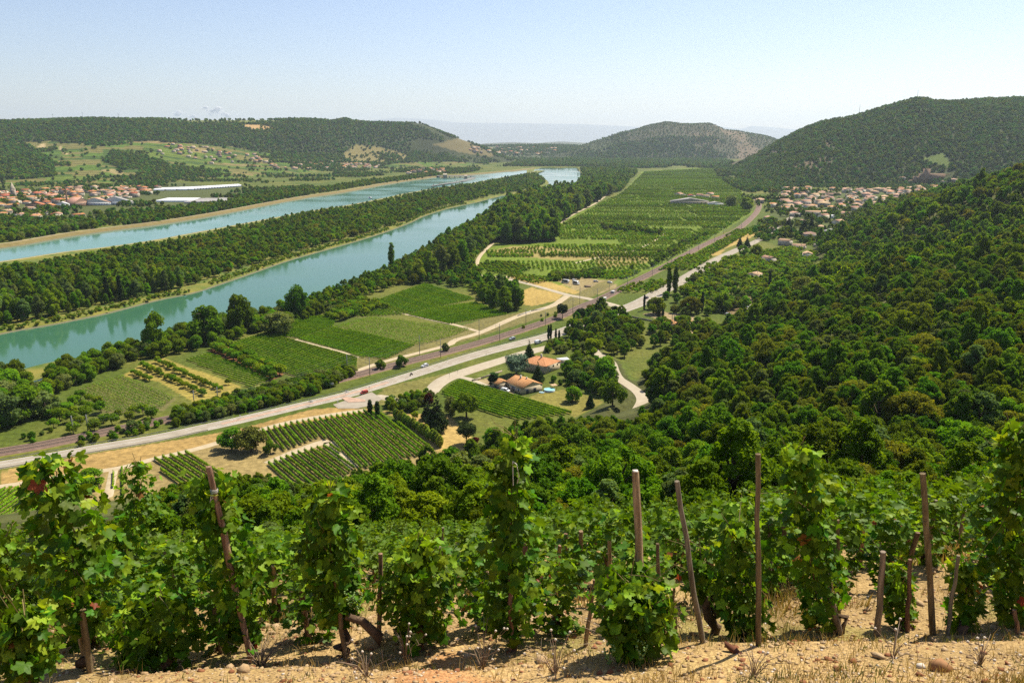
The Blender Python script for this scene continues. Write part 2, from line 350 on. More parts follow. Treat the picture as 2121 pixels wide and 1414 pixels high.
def layerD(u, D, x, y):
    us = np.array([r[0] for r in HD], float); Z = []; DD = []
    for k in range(4):
        DD.append(np.interp(u, us, [r[k+1][0] for r in HD])); Z.append(np.interp(u, us, [max(float(_zof(*r[k+1])), 0.) for r in HD]))
    Z[0] = Z[0]*0
    z = np.zeros_like(D)
    for k in range(3):
        t = np.clip((D-DD[k])/(DD[k+1]-DD[k]), 0, 1)
        if k == 2: t = np.sin(t*math.pi/2)**.9
        z = z+(Z[k+1]-Z[k])*t
    tt = np.clip((D-DD[0])/(DD[3]-DD[0]), 0, 1)
    z = z+32*fbm(x, y, 500, 4)*np.sin(tt*math.pi)*sstep(.1, .6, tt)
    z = np.where(D > DD[3], Z[3]-(D-DD[3])*.05, z)
    return np.where((D > DD[0]) & (u < 1110), np.maximum(z, 0), 0)
def DDr(u, k):
    return np.interp(u, [r[0] for r in HD], [r[k+1][0] for r in HD])
def H(x, y, near=True):
    x = np.atleast_1d(np.asarray(x, float)).copy(); y = np.atleast_1d(np.asarray(y, float)).copy()
    z = np.zeros_like(x); D = np.hypot(x, y); 
    far = y > 1500
    if far.any():
        xf, yf = x[far], y[far]; u = bearing(xf, yf); Df = yf
        zz = np.maximum.reduce([layer(HB, u, Df, 1.0, 30, xf, yf, ns=330), layer(HC, u, Df, .9, 45, xf, yf, ns=500), layerD(u, Df, xf, yf),
             layer(HE, u, Df, 1.0, 12, xf, yf), layer(HF, u, Df, .8), layer(HG, u, Df, .8, 60, xf, yf, .0, 2500)])
        z[far] = zz
    nr = (y < 2100) & (x > -2500)
    if nr.any():
        hs = hillside(x[nr], y[nr])
        z[nr] = np.maximum(z[nr], np.maximum(hs, 0))
        m2 = (np.abs(x[nr]-60) < 90) & (np.abs(y[nr]-410) < 110)
        if m2.any():
            idx = np.where(nr)[0][m2]; d = pdist(LANE, x[idx], y[idx])
            w = 1-sstep(3.5, 12, d); z[idx] = z[idx]*(1-w)+1.9*w
    return z
def Hs(x, y): return float(H(np.array([x]), np.array([y]))[0])
def hit(u, v, z0=0):
    """first point of the terrain on the photo ray"""
    d = ray(u, v); t = np.geomspace(3, 400, 260) if v > 860 else np.geomspace(200, 9000, 420)
    X = d[0]*t; Y = d[1]*t; Z = CAMZ+d[2]*t
    g = H(X, Y); k = np.where(Z <= g+z0)[0]
    if not len(k): return X[-1], Y[-1], g[-1]
    k = k[0]; lo, hi = t[max(k-1, 0)], t[k]
    for _ in range(22):
        m = .5*(lo+hi); hgt = Hs(d[0]*m, d[1]*m)
        if CAMZ+d[2]*m <= hgt+z0: hi = m
        else: lo = m
    return d[0]*hi, d[1]*hi, Hs(d[0]*hi, d[1]*hi)
# ============================================================ LAND COVER (surface colours; farthest range paled for haze) + GROUND MESH
C_GRASS = (.085, .12, .016); C_DRY = (.30, .225, .075); C_GOLD = (.40, .29, .085); C_SOIL = (.33, .235, .125); C_GREEN = (.065, .105, .018)
C_TAN = (.34, .22, .085); C_WOOD = (.045, .05, .018); C_VINE = (.19, .165, .07)
fields = [  # (name, pixel polygon, colour)
 ('plain', [(960, 600), (1000, 520), (1090, 480), (1200, 440), (1290, 400), (1330, 355), (1480, 345), (1540, 400), (1560, 440), (1480, 490), (1380, 545), (1280, 590), (1180, 600), (1090, 575)], (.14, .20, .018)),
 ('verge', [(0, 975), (200, 938), (412, 903), (500, 887), (643, 848), (700, 843), (780, 848), (760, 860), (600, 885), (520, 905), (420, 935), (240, 980), (130, 990), (0, 1010)], (.37, .25, .085)),
 ('verge2', [(700, 843), (760, 838), (800, 800), (880, 783), (960, 765), (950, 770), (890, 800), (860, 822), (830, 830), (760, 845)], (.20, .19, .05)),
 ('bare', [(0, 1015), (130, 995), (300, 955), (520, 900), (600, 880), (760, 855), (900, 925), (930, 960), (700, 1060), (500, 1080), (0, 1120)], (.30, .23, .09)),
 ('garden', [(790, 850), (830, 855), (930, 860), (1000, 930), (985, 975), (900, 930), (830, 870)], (.42, .30, .10)),
 ('goldA', [(1042, 572), (1100, 573), (1180, 596), (1225, 612), (1180, 608), (1110, 593), (1060, 580)], C_GOLD),
 ('goldB', [(1070, 605), (1100, 595), (1165, 608), (1160, 622), (1100, 634), (1080, 628)], C_GOLD),
 ('yard', [(1150, 580), (1200, 573), (1270, 583), (1280, 595), (1240, 610), (1190, 600)], (.30, .24, .11)),
 ('goldC', [(1490, 530), (1515, 497), (1560, 478), (1600, 455), (1608, 465), (1540, 500), (1470, 528)], (.40, .29, .09)),
 ('dryN', [(1010, 520), (1060, 510), (1120, 510), (1200, 520), (1290, 522), (1340, 535), (1300, 545), (1240, 535), (1180, 540), (1060, 530)], (.30, .25, .08)),
 ('dryM', [(1230, 540), (1300, 524), (1345, 535), (1340, 545), (1250, 555)], (.27, .23, .07)),
 ('orchL', [(250, 780), (300, 750), (340, 742), (500, 800), (480, 815), (400, 832), (330, 790)], (.33, .27, .06)),
 ('vineH', [(165, 805), (255, 778), (365, 825), (340, 850), (230, 860), (200, 850)], (.17, .16, .055)),
 ('vineG', [(385, 745), (430, 732), (575, 783), (530, 803)], (.18, .19, .05)),
 ('redorch', [(430, 725), (470, 715), (590, 775), (560, 790)], (.25, .12, .05)),
 ('vA', [(470, 715), (560, 690), (740, 742), (735, 772), (620, 790)], (.16, .16, .05)),
 ('vB', [(615, 705), (770, 657), (975, 682), (740, 742)], (.17, .17, .05)),
 ('vC', [(845, 652), (990, 628), (1050, 652), (930, 672)], (.14, .15, .04)),
 ('vD', [(700, 655), (880, 590), (980, 620), (850, 650), (760, 660)], (.13, .145, .035)),
 ('vE', [(545, 695), (610, 660), (700, 653), (620, 705)], (.16, .16, .05)),
 ('strip', [(742, 742), (830, 718), (1000, 660), (1120, 640), (1210, 600), (1280, 570), (1270, 590), (1200, 630), (1100, 665), (930, 715), (800, 755), (700, 785)], (.19, .17, .055)),
 ('lawn', [(1180, 858), (1080, 832), (1110, 815), (1180, 805), (1250, 830), (1245, 870), (1200, 872)], (.22, .20, .045)),
 ('lawn2', [(985, 775), (1090, 745), (1080, 760), (1010, 790)], (.13, .16, .03)),
 ('yardH', [(975, 790), (1010, 783), (1060, 800), (1080, 835), (1060, 838), (1010, 812)], (.34, .27, .14)),
 ('court', [(1330, 650), (1370, 645), (1440, 655), (1450, 690), (1410, 700), (1370, 665)], (.36, .28, .15)),
 ('camp', [(1500, 640), (1560, 610), (1640, 600), (1650, 640), (1590, 670), (1510, 665)], (.20, .15, .07)),
 ('meadR', [(1480, 590), (1440, 620), (1400, 600), (1450, 575), (1600, 560), (1600, 590)], (.10, .15, .03)),
 ('townR', [(1560, 470), (1600, 440), (1600, 400), (1800, 395), (2000, 380), (2000, 440), (1820, 480), (1700, 500), (1620, 490)], (.085, .11, .025)),
 ('townL', [(-200, 470), (-200, 400), (150, 385), (330, 375), (560, 395), (330, 450), (150, 475)], (.09, .11, .03)),
 ('isl', [(0, 545), (132, 523), (307, 500), (300, 510), (100, 545), (0, 565)], (.20, .19, .06)),
]
FW = [(n, GP(p), c) for n, p, c in fields]
NU = 640
Ug = np.linspace(-720, 2840, NU)
ys = [1.2]
while ys[-1] < 26: ys.append(ys[-1]*1.0+max(.05, ys[-1]*.011))
while ys[-1] < 300: ys.append(ys[-1]*1.017)
v = project(0, ys[-1], 0)[1]
while v > 388:
    v -= 2.1; ys.append(G(1060.5, v)[1])
while ys[-1] < 2300: ys.append(ys[-1]*1.010)
while ys[-1] < 5000: ys.append(ys[-1]*1.0042)
while ys[-1] < 7600: ys.append(ys[-1]*1.010)
while ys[-1] < 42000: ys.append(ys[-1]*1.03)
Yg = np.array(ys); NV = len(Yg)
UU, YY = np.meshgrid(Ug, Yg)
DEP = YY*CP+CAMZ*SP
DEP = np.where(YY < 60, (YY+3)*CP+4, DEP)
XX = (UU-1060.5)/FPX*DEP
ZZ = np.zeros_like(XX)
for r0 in range(0, NV, 80): ZZ[r0:r0+80] = H(XX[r0:r0+80].ravel(), YY[r0:r0+80].ravel()).reshape(XX[r0:r0+80].shape)
x, y, z = XX.ravel(), YY.ravel(), ZZ.ravel().copy()
# lower the ground under the waters
dy = np.gradient(Yg)[:, None]+0*XX; cell = np.maximum(dy.ravel(), 6)
wet = inpoly(RIVER, x, y) | inpoly(CANAL, x, y)
near_w = np.zeros(len(x), bool)
for L in (RF, RN, CF, CN):
    m = (y > 350) & (y < 5200) & (x > -2600) & (x < 900); dd = np.full(len(x), 1e9); dd[m] = pdist(L[::2], x[m], y[m])
    near_w |= dd < cell*.9+2
zc = np.where(wet | near_w, -6.0, z)
# colours
col = np.empty((len(x), 3)); base = np.array(C_GRASS)
n1 = fbm(x, y, 60, 4); n2 = fbm(x+500, y, 18, 3)
k = sstep(-.35, .45, n1+.4*n2)[:, None]
col[:] = base*(1-k)+np.array((.15, .16, .03))*k
for nme, P, c in FW:
    m = inpoly(P, x, y) & (z < .5)
    cc = np.array(c)
    col[m] = cc*(1+.22*n2[m, None]+.12*n1[m, None])
# hills
u_, v_ = project(x, y, z)
hillm = (z > 1.5) | (y > 5200)
hs_ = hillm & (y < 1600); col[hs_] = (np.array((.095, .105, .03))*(1+.5*n2[:, None]+.5*n1[:, None]))[hs_]
nearm = (y < 34) & (x > -60) & (x < 80)
soil = np.array((.43, .295, .125))[None]*(1+.18*fbm(x, y, .8, 4)[:, None]+.15*fbm(x+5, y, .12, 2)[:, None])
red = sstep(.26, .5, fbm(x+31, y+7, 1.6, 3))[:, None]
soil = soil*(1-red*.6)+np.array((.42, .17, .07))*red*.6
gr = sstep(.12, .35, fbm(x-40, y+70, 1.1, 4))[:, None]*sstep(4, 6, y)[:, None]
soil = soil*(1-.6*gr)+np.array((.24, .23, .06))*gr*.6
w = (1-sstep(22, 32, y))[:, None]
col = np.where(nearm[:, None], soil*w+col*(1-w), col)
far = (y > 1500) & (z > 1.5)
nf = fbm(x, y, 220, 4)
Lm = far & (u_ < 1110) & (y < 5300)      # left slopes
k1 = DDr(u_, 2)                           # vineyards below this distance
vin = Lm & (y < k1+120*nf) & ~((u_ > 560) & (y > DDr(u_, 1)))
tone = vnoise(np.floor((x+.45*y)/78)+.5, np.floor((y-.25*x)/46)+.5)
VC = np.array([(.075, .13, .012), (.11, .16, .018), (.055, .10, .010), (.16, .15, .04), (.085, .15, .012), (.24, .19, .07)])
ti = np.clip((tone*6.5).astype(int), 0, 5)
stripe = .72+.5*(np.sin((y-.25*x)/7.3) > -.3)
col[vin] = VC[ti[vin]]*stripe[vin, None]
wd = Lm & ~vin; col[wd] = np.array((.05, .064, .02))*(1+.5*nf[wd, None])
pl = Lm & (y > DDr(u_, 3)-60); col[pl] = (.13, .15, .04)
def pxp(poly, c, sel=None, nz=.2):
    m = inpoly(np.array(poly, float), u_, v_) & far
    col[m] = np.array(c)*(1+nz*nf[m, None]); return m
clear_px = [  # open patches on the far slopes: (polygon in the photo, colour)
 ([(700, 330), (735, 300), (790, 305), (845, 322), (830, 338), (760, 342), (700, 342)], (.21, .18, .065)),
 ([(495, 258), (540, 259), (565, 264), (550, 269), (515, 267)], (.44, .29, .12)),
 ([(330, 246), (560, 249), (600, 252), (530, 255), (420, 256), (350, 252)], (.15, .17, .04)),
 ([(555, 323), (620, 325), (630, 333), (570, 336)], (.12, .17, .03)),
 ([(950, 285), (1020, 318), (1020, 325), (960, 318), (900, 300)], (.17, .145, .06)),
 ([(395, 303), (430, 306), (425, 318), (397, 315)], (.27, .22, .08)),
 ([(80, 300), (95, 297), (85, 320), (80, 318)], (.46, .36, .18)), ([(125, 303), (140, 320), (135, 321), (122, 306)], (.46, .36, .18)),
 ([(0, 285), (32, 279), (30, 284), (5, 293)], (.42, .33, .18)), ([(205, 352), (235, 350), (275, 367), (262, 367)], (.30, .25, .10)),
 ([(1917, 325), (1956, 315), (1968, 335), (1965, 345), (1930, 340), (1910, 333)], (.12, .17, .035))]
clear_masks = []
for poly, c in clear_px: pxp(poly, c); clear_masks.append(np.array(poly, float))
col[far & (z < 14) & (u_ > 1440) & (y < 4300)] = (.09, .11, .03)
Rm = far & (u_ > 1440) & (y < 4300) & (z > 14); keep = np.zeros(len(x), bool)
keep[:] = inpoly(clear_masks[-1], u_, v_)
col[Rm & ~keep] = np.array((.052, .066, .018))*(1+.4*nf[Rm & ~keep, None])
rk = Rm & (u_ < 1720) & (fbm(x*2, y*.5, 90, 3) > .22); col[rk] = (.14, .11, .065)
Cm = far & (u_ > 1120) & (u_ < 1720) & (y > 5200) & (y < 9000)
rock = sstep(.0, .3, fbm(x*1.6, y*.4, 260, 4)+.15*np.sin((u_-1400)/60.))[:, None]
col[Cm] = (np.array((.085, .085, .045))*(1-rock)+np.array((.18, .14, .085))*rock)[Cm]
Em = (y > 5500) & (u_ < 1290) & (u_ > 900) & (y < 9000); col[Em] = (np.array((.09, .11, .045))*(1+.9*nf[:, None]))[Em]
col[y > 9000] = (.12, .13, .08); col[y > 22000] = (.30, .31, .31)  # farthest range: pale limestone, haze fade put into its colour to soften the skyline
col = np.clip(col*.86, .01, .7)
i = np.arange(NV-1)[:, None]*NU; j = np.arange(NU-1)[None]
F = np.stack([i+j, i+j+1, i+NU+j+1, i+NU+j], -1).reshape(-1, 4)
gm = mat('land', (.2, .2, .1), .95, .1, noise=.35, attr='Col', bump=(6, .5, .05))
# pebbly fine grain, only fine enough to show close to the camera
nt = gm.node_tree; N_, L_ = nt.nodes, nt.links; tco = N_['Texture Coordinate']; bsd = N_['Principled BSDF']
fn = N_.new('ShaderNodeTexNoise'); fn.inputs['Scale'].default_value = 26; fn.inputs['Detail'].default_value = 7; fn.inputs['Roughness'].default_value = .75
vo = N_.new('ShaderNodeTexVoronoi'); vo.inputs['Scale'].default_value = 34
L_.new(tco.outputs['Object'], fn.inputs['Vector']); L_.new(tco.outputs['Object'], vo.inputs['Vector'])
rp = N_.new('ShaderNodeValToRGB'); rp.color_ramp.elements[0].position = .34; rp.color_ramp.elements[1].position = .68; rp.color_ramp.elements[0].color = (.55, .48, .42, 1); rp.color_ramp.elements[1].color = (1.35, 1.36, 1.4, 1)
L_.new(fn.outputs['Fac'], rp.inputs[0]); mu = N_.new('ShaderNodeMix'); mu.data_type = 'RGBA'; mu.blend_type = 'MULTIPLY'; mu.inputs[0].default_value = 1
src_ = bsd.inputs['Base Color'].links[0].from_socket; L_.new(src_, mu.inputs[6]); L_.new(rp.outputs[0], mu.inputs[7]); L_.new(mu.outputs[2], bsd.inputs['Base Color'])
ad = N_.new('ShaderNodeMath'); ad.operation = 'ADD'; L_.new(vo.outputs['Distance'], ad.inputs[0]); L_.new(fn.outputs['Fac'], ad.inputs[1])
bb = N_.new('ShaderNodeBump'); bb.inputs['Strength'].default_value = .9; bb.inputs['Distance'].default_value = .018; L_.new(ad.outputs[0], bb.inputs['Height']); L_.new(bsd.inputs['Normal'].links[0].from_socket, bb.inputs['Normal']); L_.new(bb.outputs[0], bsd.inputs['Normal'])
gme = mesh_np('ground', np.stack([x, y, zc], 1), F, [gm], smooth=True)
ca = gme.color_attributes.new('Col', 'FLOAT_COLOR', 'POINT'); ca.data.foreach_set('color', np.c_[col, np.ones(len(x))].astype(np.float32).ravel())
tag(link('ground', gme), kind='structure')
GX, GY, GZ, GCOL = XX, YY, ZZ, col.reshape(NV, NU, 3)

# ------------------------------------------------------------ ribbons (banks, roads, tracks)
def offset_line(P, d):
    T = np.gradient(P, axis=0); T /= np.linalg.norm(T, axis=1)[:, None]+1e-9
    Nn = np.stack([T[:, 1], -T[:, 0]], 1)     # to the right of travel
    return P+Nn*d
def ribbon(name, P, prof, mats, kind='structure', parent=None, drape=False, zoff=0, midx=None, wob=0):
    """P (n,2); prof list of (offset to the right, z)"""
    V = []
    for (o, zz) in prof:
        Q = offset_line(P, o)
        if wob and abs(o) > 0: Q = offset_line(P, o+wob*fbm(P[:, 0], P[:, 1]+o*9, 14, 3)[:, None])
        zq = (H(Q[:, 0], Q[:, 1])+zz+zoff) if drape else np.full(len(Q), zz+zoff)
        V.append(np.c_[Q, zq])
    n = len(P); m = len(prof); V = np.stack(V, 1).reshape(-1, 3)
    i = np.arange(n-1)[:, None]*m; j = np.arange(m-1)[None]
    F = np.stack([i+j, i+m+j, i+m+j+1, i+j+1], -1)
    mi = None
    if midx is not None: mi = np.tile(np.array(midx), n-1)
    me = mesh_np(name, V, F.reshape(-1, 4), mats, mi, smooth=True)
    o = link(name, me, parent)
    if kind and parent is None: o['kind'] = kind
    return o
M['bankgrass'] = mat('bank_grass', (.065, .12, .014), .95, noise=.045, col2=(.23, .20, .035), bump=(1.5, .6, .4))
M['bankdirt'] = mat('bank_dirt', (.16, .125, .04), .95, noise=.15, col2=(.22, .17, .06), bump=(1, .6, .3))
M['bankstone'] = mat('bank_stone', (.13, .12, .07), .95, noise=.8)
M['track'] = mat('dirt_track', (.42, .33, .20), .95, noise=.3, col2=(.50, .41, .27))
M['asphalt'] = mat('asphalt', (.30, .255, .19), .9, noise=.15, col2=(.37, .32, .245))
M['asphalt2'] = mat('old_asphalt', (.38, .315, .22), .9, noise=.2, col2=(.45, .385, .28))
M['ballast'] = mat('ballast', (.16, .10, .075), .95, noise=.8, col2=(.24, .16, .115))
M['paint'] = mat('road_paint', (.78, .76, .72), .6)
M['concrete'] = mat('concrete', (.42, .40, .36), .9, noise=.7)
# river banks: land margin, grassy slope, stony toe under water
ribbon('riverbank', RF, [(-34, .06), (-16, .3), (-9, .4), (-5, -.2), (-2, -1.5), (0, -1.85), (4, -4), (9, -6.2)], [M['bankgrass'], M['bankstone']], midx=[0, 0, 0, 0, 1, 1, 1], wob=1.5)
ribbon('riverbank', RN, [(34, .06), (14, .3), (9, .4), (5, -.2), (2, -1.5), (0, -1.85), (-4, -4), (-9, -6.2)], [M['bankgrass'], M['bankstone']], midx=[0, 0, 0, 0, 1, 1, 1], wob=1.5)
# canal dikes: far side shows a tall dry slope, near side a low one with the service track
ribbon('canal_dike', CF, [(-60, .06), (-26, .4), (-17, 2.9), (-13, 3.0), (-10, 2.2), (-3, -.3), (0, -.9), (4, -3.5), (9, -6.2)], [M['bankgrass'], M['bankdirt'], M['bankstone'], M['track']], midx=[0, 0, 3, 1, 1, 2, 2, 2])
ribbon('canal_dike', CN, [(45, .06), (20, .5), (12, .9), (9, .9), (3, .4), (1, -.5), (0, -.9), (-4, -3.5), (-9, -6.2)], [M['bankgrass'], M['bankdirt'], M['bankstone'], M['track']], midx=[0, 0, 3, 0, 2, 2, 2, 2])
# ---- water
def water_mat(name, c, bumpd):
    m = mat(name, c, .06, .3); nt = m.node_tree; N = nt.nodes; L = nt.links; b = N['Principled BSDF']
    b.inputs['IOR'].default_value = 1.33
    tc = N['Texture Coordinate']; mp = N.new('ShaderNodeMapping'); mp.inputs['Scale'].default_value = (1, .6, 1)
    n = N.new('ShaderNodeTexNoise'); n.inputs['Scale'].default_value = .35; n.inputs['Detail'].default_value = 4
    bp = N.new('ShaderNodeBump'); bp.inputs['Strength'].default_value = .5; bp.inputs['Distance'].default_value = bumpd
    L.new(tc.outputs['Object'], mp.inputs['Vector']); L.new(mp.outputs[0], n.inputs['Vector']); L.new(n.outputs['Fac'], bp.inputs['Height']); L.new(bp.outputs[0], b.inputs['Normal'])
    # slow currents: patches of calmer / rougher water and a slight change of the silt's colour
    n2 = N.new('ShaderNodeTexNoise'); n2.inputs['Scale'].default_value = .008; n2.inputs['Detail'].default_value = 4
    L.new(tc.outputs['Object'], n2.inputs['Vector'])
    r = N.new('ShaderNodeValToRGB'); r.color_ramp.elements[0].position = .35; r.color_ramp.elements[1].position = .65
    r.color_ramp.elements[0].color = (*c, 1); r.color_ramp.elements[1].color = (c[0]*1.25, c[1]*1.12, c[2]*1.1, 1)
    L.new(n2.outputs['Fac'], r.inputs[0]); L.new(r.outputs[0], b.inputs['Base Color'])
    mr = N.new('ShaderNodeMapRange'); mr.inputs['From Min'].default_value = .4; mr.inputs['From Max'].default_value = .6; mr.inputs['To Min'].default_value = .05; mr.inputs['To Max'].default_value = .16
    L.new(n2.outputs['Fac'], mr.inputs[0]); L.new(mr.outputs[0], b.inputs['Roughness'])
    return m
M['river'] = water_mat('river_water', (.036, .110, .062), .05)
M['canal'] = water_mat('canal_water', (.065, .175, .135), .12)
def sheet(name, A, B, zz, m, grow=5):
    """water between two banks, resampled to strips"""
    n = 160
    A = smooth_line(A, n=n); B = smooth_line(B, n=n)
    d = A-B; d /= np.linalg.norm(d, axis=1)[:, None]+1e-9
    A = A+d*grow; B = B-d*grow
    V = np.stack([np.c_[A, np.full(n, zz)], np.c_[B, np.full(n, zz)]], 1).reshape(-1, 3)
    i = np.arange(n-1)*2
    o = link(name, mesh_np(name, V, np.stack([i, i+1, i+3, i+2], 1), [m])); o['kind'] = 'structure'; return o
sheet('river', RF, RN, RIVZ, M['river'], 4)
sheet('canal', CF, CN, CANZ, M['canal'], 4)
M['pond'] = water_mat('pond_water', (.02, .045, .02), .01)
# side pool at lower left
pool_px = [(-60, 800), (20, 775), (70, 762), (110, 766), (105, 790), (100, 812), (60, 815), (0, 800)]

# ------------------------------------------------------------ haze
hz = MB(); hz.box(-21000, 21000, -300, 41500, -12, 1260)
hm = bpy.data.materials.new('haze'); hm.use_nodes = True; hn = hm.node_tree; hn.nodes.clear()
ho = hn.nodes.new('ShaderNodeOutputMaterial'); hv = hn.nodes.new('ShaderNodeVolumePrincipled')
hv.inputs['Color'].default_value = (.74, .88, 1.0, 1); hv.inputs['Density'].default_value = 3.1e-5; hv.inputs['Anisotropy'].default_value = .3
hn.links.new(hv.outputs[0], ho.inputs['Volume'])
hm.cycles.homogeneous_volume = True if hasattr(hm.cycles, 'homogeneous_volume') else True
tag(hz.build('haze', [hm]), kind='stuff')
# ============================================================ TREES
def _ico():
    t = (1+5**.5)/2
    V = np.array([(-1, t, 0), (1, t, 0), (-1, -t, 0), (1, -t, 0), (0, -1, t), (0, 1, t), (0, -1, -t), (0, 1, -t), (t, 0, -1), (t, 0, 1), (-t, 0, -1), (-t, 0, 1)], float)
    V /= np.linalg.norm(V[0])
    F = np.array([(0, 11, 5), (0, 5, 1), (0, 1, 7), (0, 7, 10), (0, 10, 11), (1, 5, 9), (5, 11, 4), (11, 10, 2), (10, 7, 6), (7, 1, 8), (3, 9, 4), (3, 4, 2), (3, 2, 6), (3, 6, 8), (3, 8, 9), (4, 9, 5), (2, 4, 11), (6, 2, 10), (8, 6, 7), (9, 8, 1)])
    return V, F
ICO = _ico()
def leaf_faces(rg, P, D, fs, up=.25, jit=.7):
    """bent four-cornered leaf sprays at points P facing about D"""
    n = len(P); nn = D+jit*rg.normal(size=(n, 3))+np.array((0, 0, up)); nn /= np.linalg.norm(nn, axis=1)[:, None]
    a = np.cross(nn, rg.normal(size=(n, 3))); a /= np.linalg.norm(a, axis=1)[:, None]; b = np.cross(nn, a)
    s = (fs*rg.uniform(.55, 1.35, n))[:, None]; s2 = s*rg.uniform(.5, .9, n)[:, None]
    V = np.stack([P-a*s, P-b*s2+nn*s*rg.uniform(-.35, .35, (n, 1)), P+a*s*rg.uniform(.6, 1, (n, 1)), P+b*s2+nn*s*rg.uniform(-.35, .35, (n, 1))], 1).reshape(-1, 3)
    return V, np.arange(4*n).reshape(n, 4)
def crown(seed, R, z0, z1, nl, nf, fs, prof='round', core=True, lr=(.28, .42), jit=.7):
    rg = np.random.default_rng(seed); mb = MB()
    Cn, Lr = [], []
    h = z1-z0
    for k in range(nl):
        t = (k+.5)/nl
        if prof == 'round': tt = rg.uniform(.05, .95); w = math.sin(math.pi*min(max(tt, 0.02), .98)**.8)**.6
        elif prof == 'oval': tt = rg.uniform(0, 1); w = math.sin(math.pi*(.12+.84*tt))**.7
        elif prof == 'column': tt = t; w = .5+.5*math.sin(math.pi*(.1+.85*tt))
        elif prof == 'cone': tt = t**1.25; w = (1-tt)*1.05+.03
        elif prof == 'flat': tt = rg.uniform(.35, 1); w = .95-.4*(tt-.35)
        a = rg.uniform(0, 2*math.pi) if prof not in ('cone',) else k*2.4; q = rg.uniform(.25, 1)**.5 if prof != 'column' else rg.uniform(0, .5)
        r = R*rg.uniform(*lr)*(1 if prof not in ('cone',) else max(w, .15)*1.2)
        if prof == 'column': r = R*rg.uniform(.6, .95)*max(w, .3)
        rr = max(R*w-r*.7, 0)*q
        Cn.append((rr*math.cos(a), rr*math.sin(a), z0+r*.6+tt*(h-r*1.3))); Lr.append(r)
    Cn = np.array(Cn); Lr = np.array(Lr)
    if core:
        for c, r in zip(Cn, Lr):
            V = ICO[0]*r*.74*rg.uniform(.85, 1.12, (12, 1)); mb.add(V*np.array((1, 1, .9))+c, ICO[1])
    pr = Lr**2/np.sum(Lr**2); ki = rg.choice(nl, int(nf*1.9), p=pr)
    d = rg.normal(size=(len(ki), 3)); d[:, 2] += .25; d /= np.linalg.norm(d, axis=1)[:, None]
    P = Cn[ki]+d*Lr[ki, None]*rg.uniform(.82, 1.1, (len(ki), 1))*np.array((1, 1, .92))
    dist = np.linalg.norm(P[:, None]-Cn[None], axis=2)/Lr[None]
    dist[np.arange(len(ki)), ki] = 9
    ok = dist.min(1) > .8
    P, d = P[ok][:nf], d[ok][:nf]
    cen = np.array((0, 0, (z0+z1)/2)); out = P-cen; out /= np.linalg.norm(out, axis=1)[:, None]+1e-6
    V, F = leaf_faces(rg, P, .6*d+.5*out, fs, jit=jit); mb.add(V, F)
    return mb
def trunk_mb(seed, h, r, zc, limbs=4, R=2.0):
    rg = np.random.default_rng(seed+99); mb = MB()
    bend = rg.normal(size=2)*.06*h
    pts = [(bend[0]*t*t, bend[1]*t*t, h*t-.35*(t == 0)) for t in (0, .15, .5, 1)]
    mb.tube(pts, [r*1.35, r, r*.75, r*.35], 7)
    for k in range(limbs):
        a = k*2.4+rg.uniform(0, .8); t = rg.uniform(.4, .8); p = np.array((bend[0]*t*t, bend[1]*t*t, h*t))
        q = p+np.array((math.cos(a)*R*.6, math.sin(a)*R*.6, h*.3)); mb.tube([p, (p+q)/2+(0, 0, .1*h), q], [r*.5, r*.35, r*.12], 5)
    return mb
PROTO = {}
def proto(key, seed, R, H_, nl, nf, fs, m, prof='round', zb=.18, tr=.03, core=True, lr=(.28, .42), jit=.7, trunk=True):
    c = crown(seed, R, H_*zb, H_, nl, nf, fs, prof, core, lr, jit)
    cm = c.mesh(key+'_crown', [M[m]])
    tm = trunk_mb(seed, H_*.75, H_*tr, H_*.3, 4 if nf > 500 else 0, R).mesh(key+'_trunk', [M['bark']]) if trunk else None
    # joined version for distant trees and for the masses
    jm = None
    if trunk:
        V, F, _ = c.arrays(); b = MB(); b.add(V, F[0]); 
        if len(F) > 1: b.T, b.Q = [], []; b.V = []; b.n = 0; b.tm = []; b.qm = []; b.V.append(V); b.n = len(V); b.T.append(F[0]); b.tm += [0]*len(F[0]); b.Q.append(F[1]); b.qm += [0]*len(F[1])
        b.mi = 1; b.tube([(0, 0, -.4), (0, 0, H_*.5)], [H_*tr*1.1, H_*tr*.5], 5, False)
        jm = b.mesh(key, [M[m], M['bark']])
    else: jm = cm
    PROTO.setdefault(key, []).append((cm, tm, jm))
for s in range(7):
    R_, H_ = (4.0, 3.4, 4.5, 3.0, 3.7, 4.2, 3.2)[s], (8.6, 9.4, 7.8, 8.2, 7.2, 9.0, 10.0)[s]
    proto('oak', s, R_, H_, 46, 3600, .22, ['oak', 'oak', 'olive', 'greygreen', 'bright', 'oak', 'oak'][s], ('round', 'oval', 'round', 'round', 'flat', 'round', 'oval')[s], lr=(.11, .30), jit=.95)
    proto('oak_mid', s+10, R_, H_, 30, 900, .40, ['oak', 'oak', 'olive', 'bright', 'bright', 'oak', 'oak'][s], ('round', 'oval', 'round', 'round', 'flat', 'round', 'oval')[s], lr=(.13, .34), jit=.95)
for s in range(4):
    proto('poplar', s+20, 4.6, 17, 30, 2200, .42, ['poplar', 'bright', 'oak', 'greygreen'][s], 'oval', zb=.06, tr=.018, lr=(.22, .42), jit=.9)
    proto('bank', s+30, 4.6, 9, 26, 1700, .36, ['poplar', 'oak', 'bright', 'greygreen'][s], 'round', zb=.02, lr=(.18, .40), jit=.9)
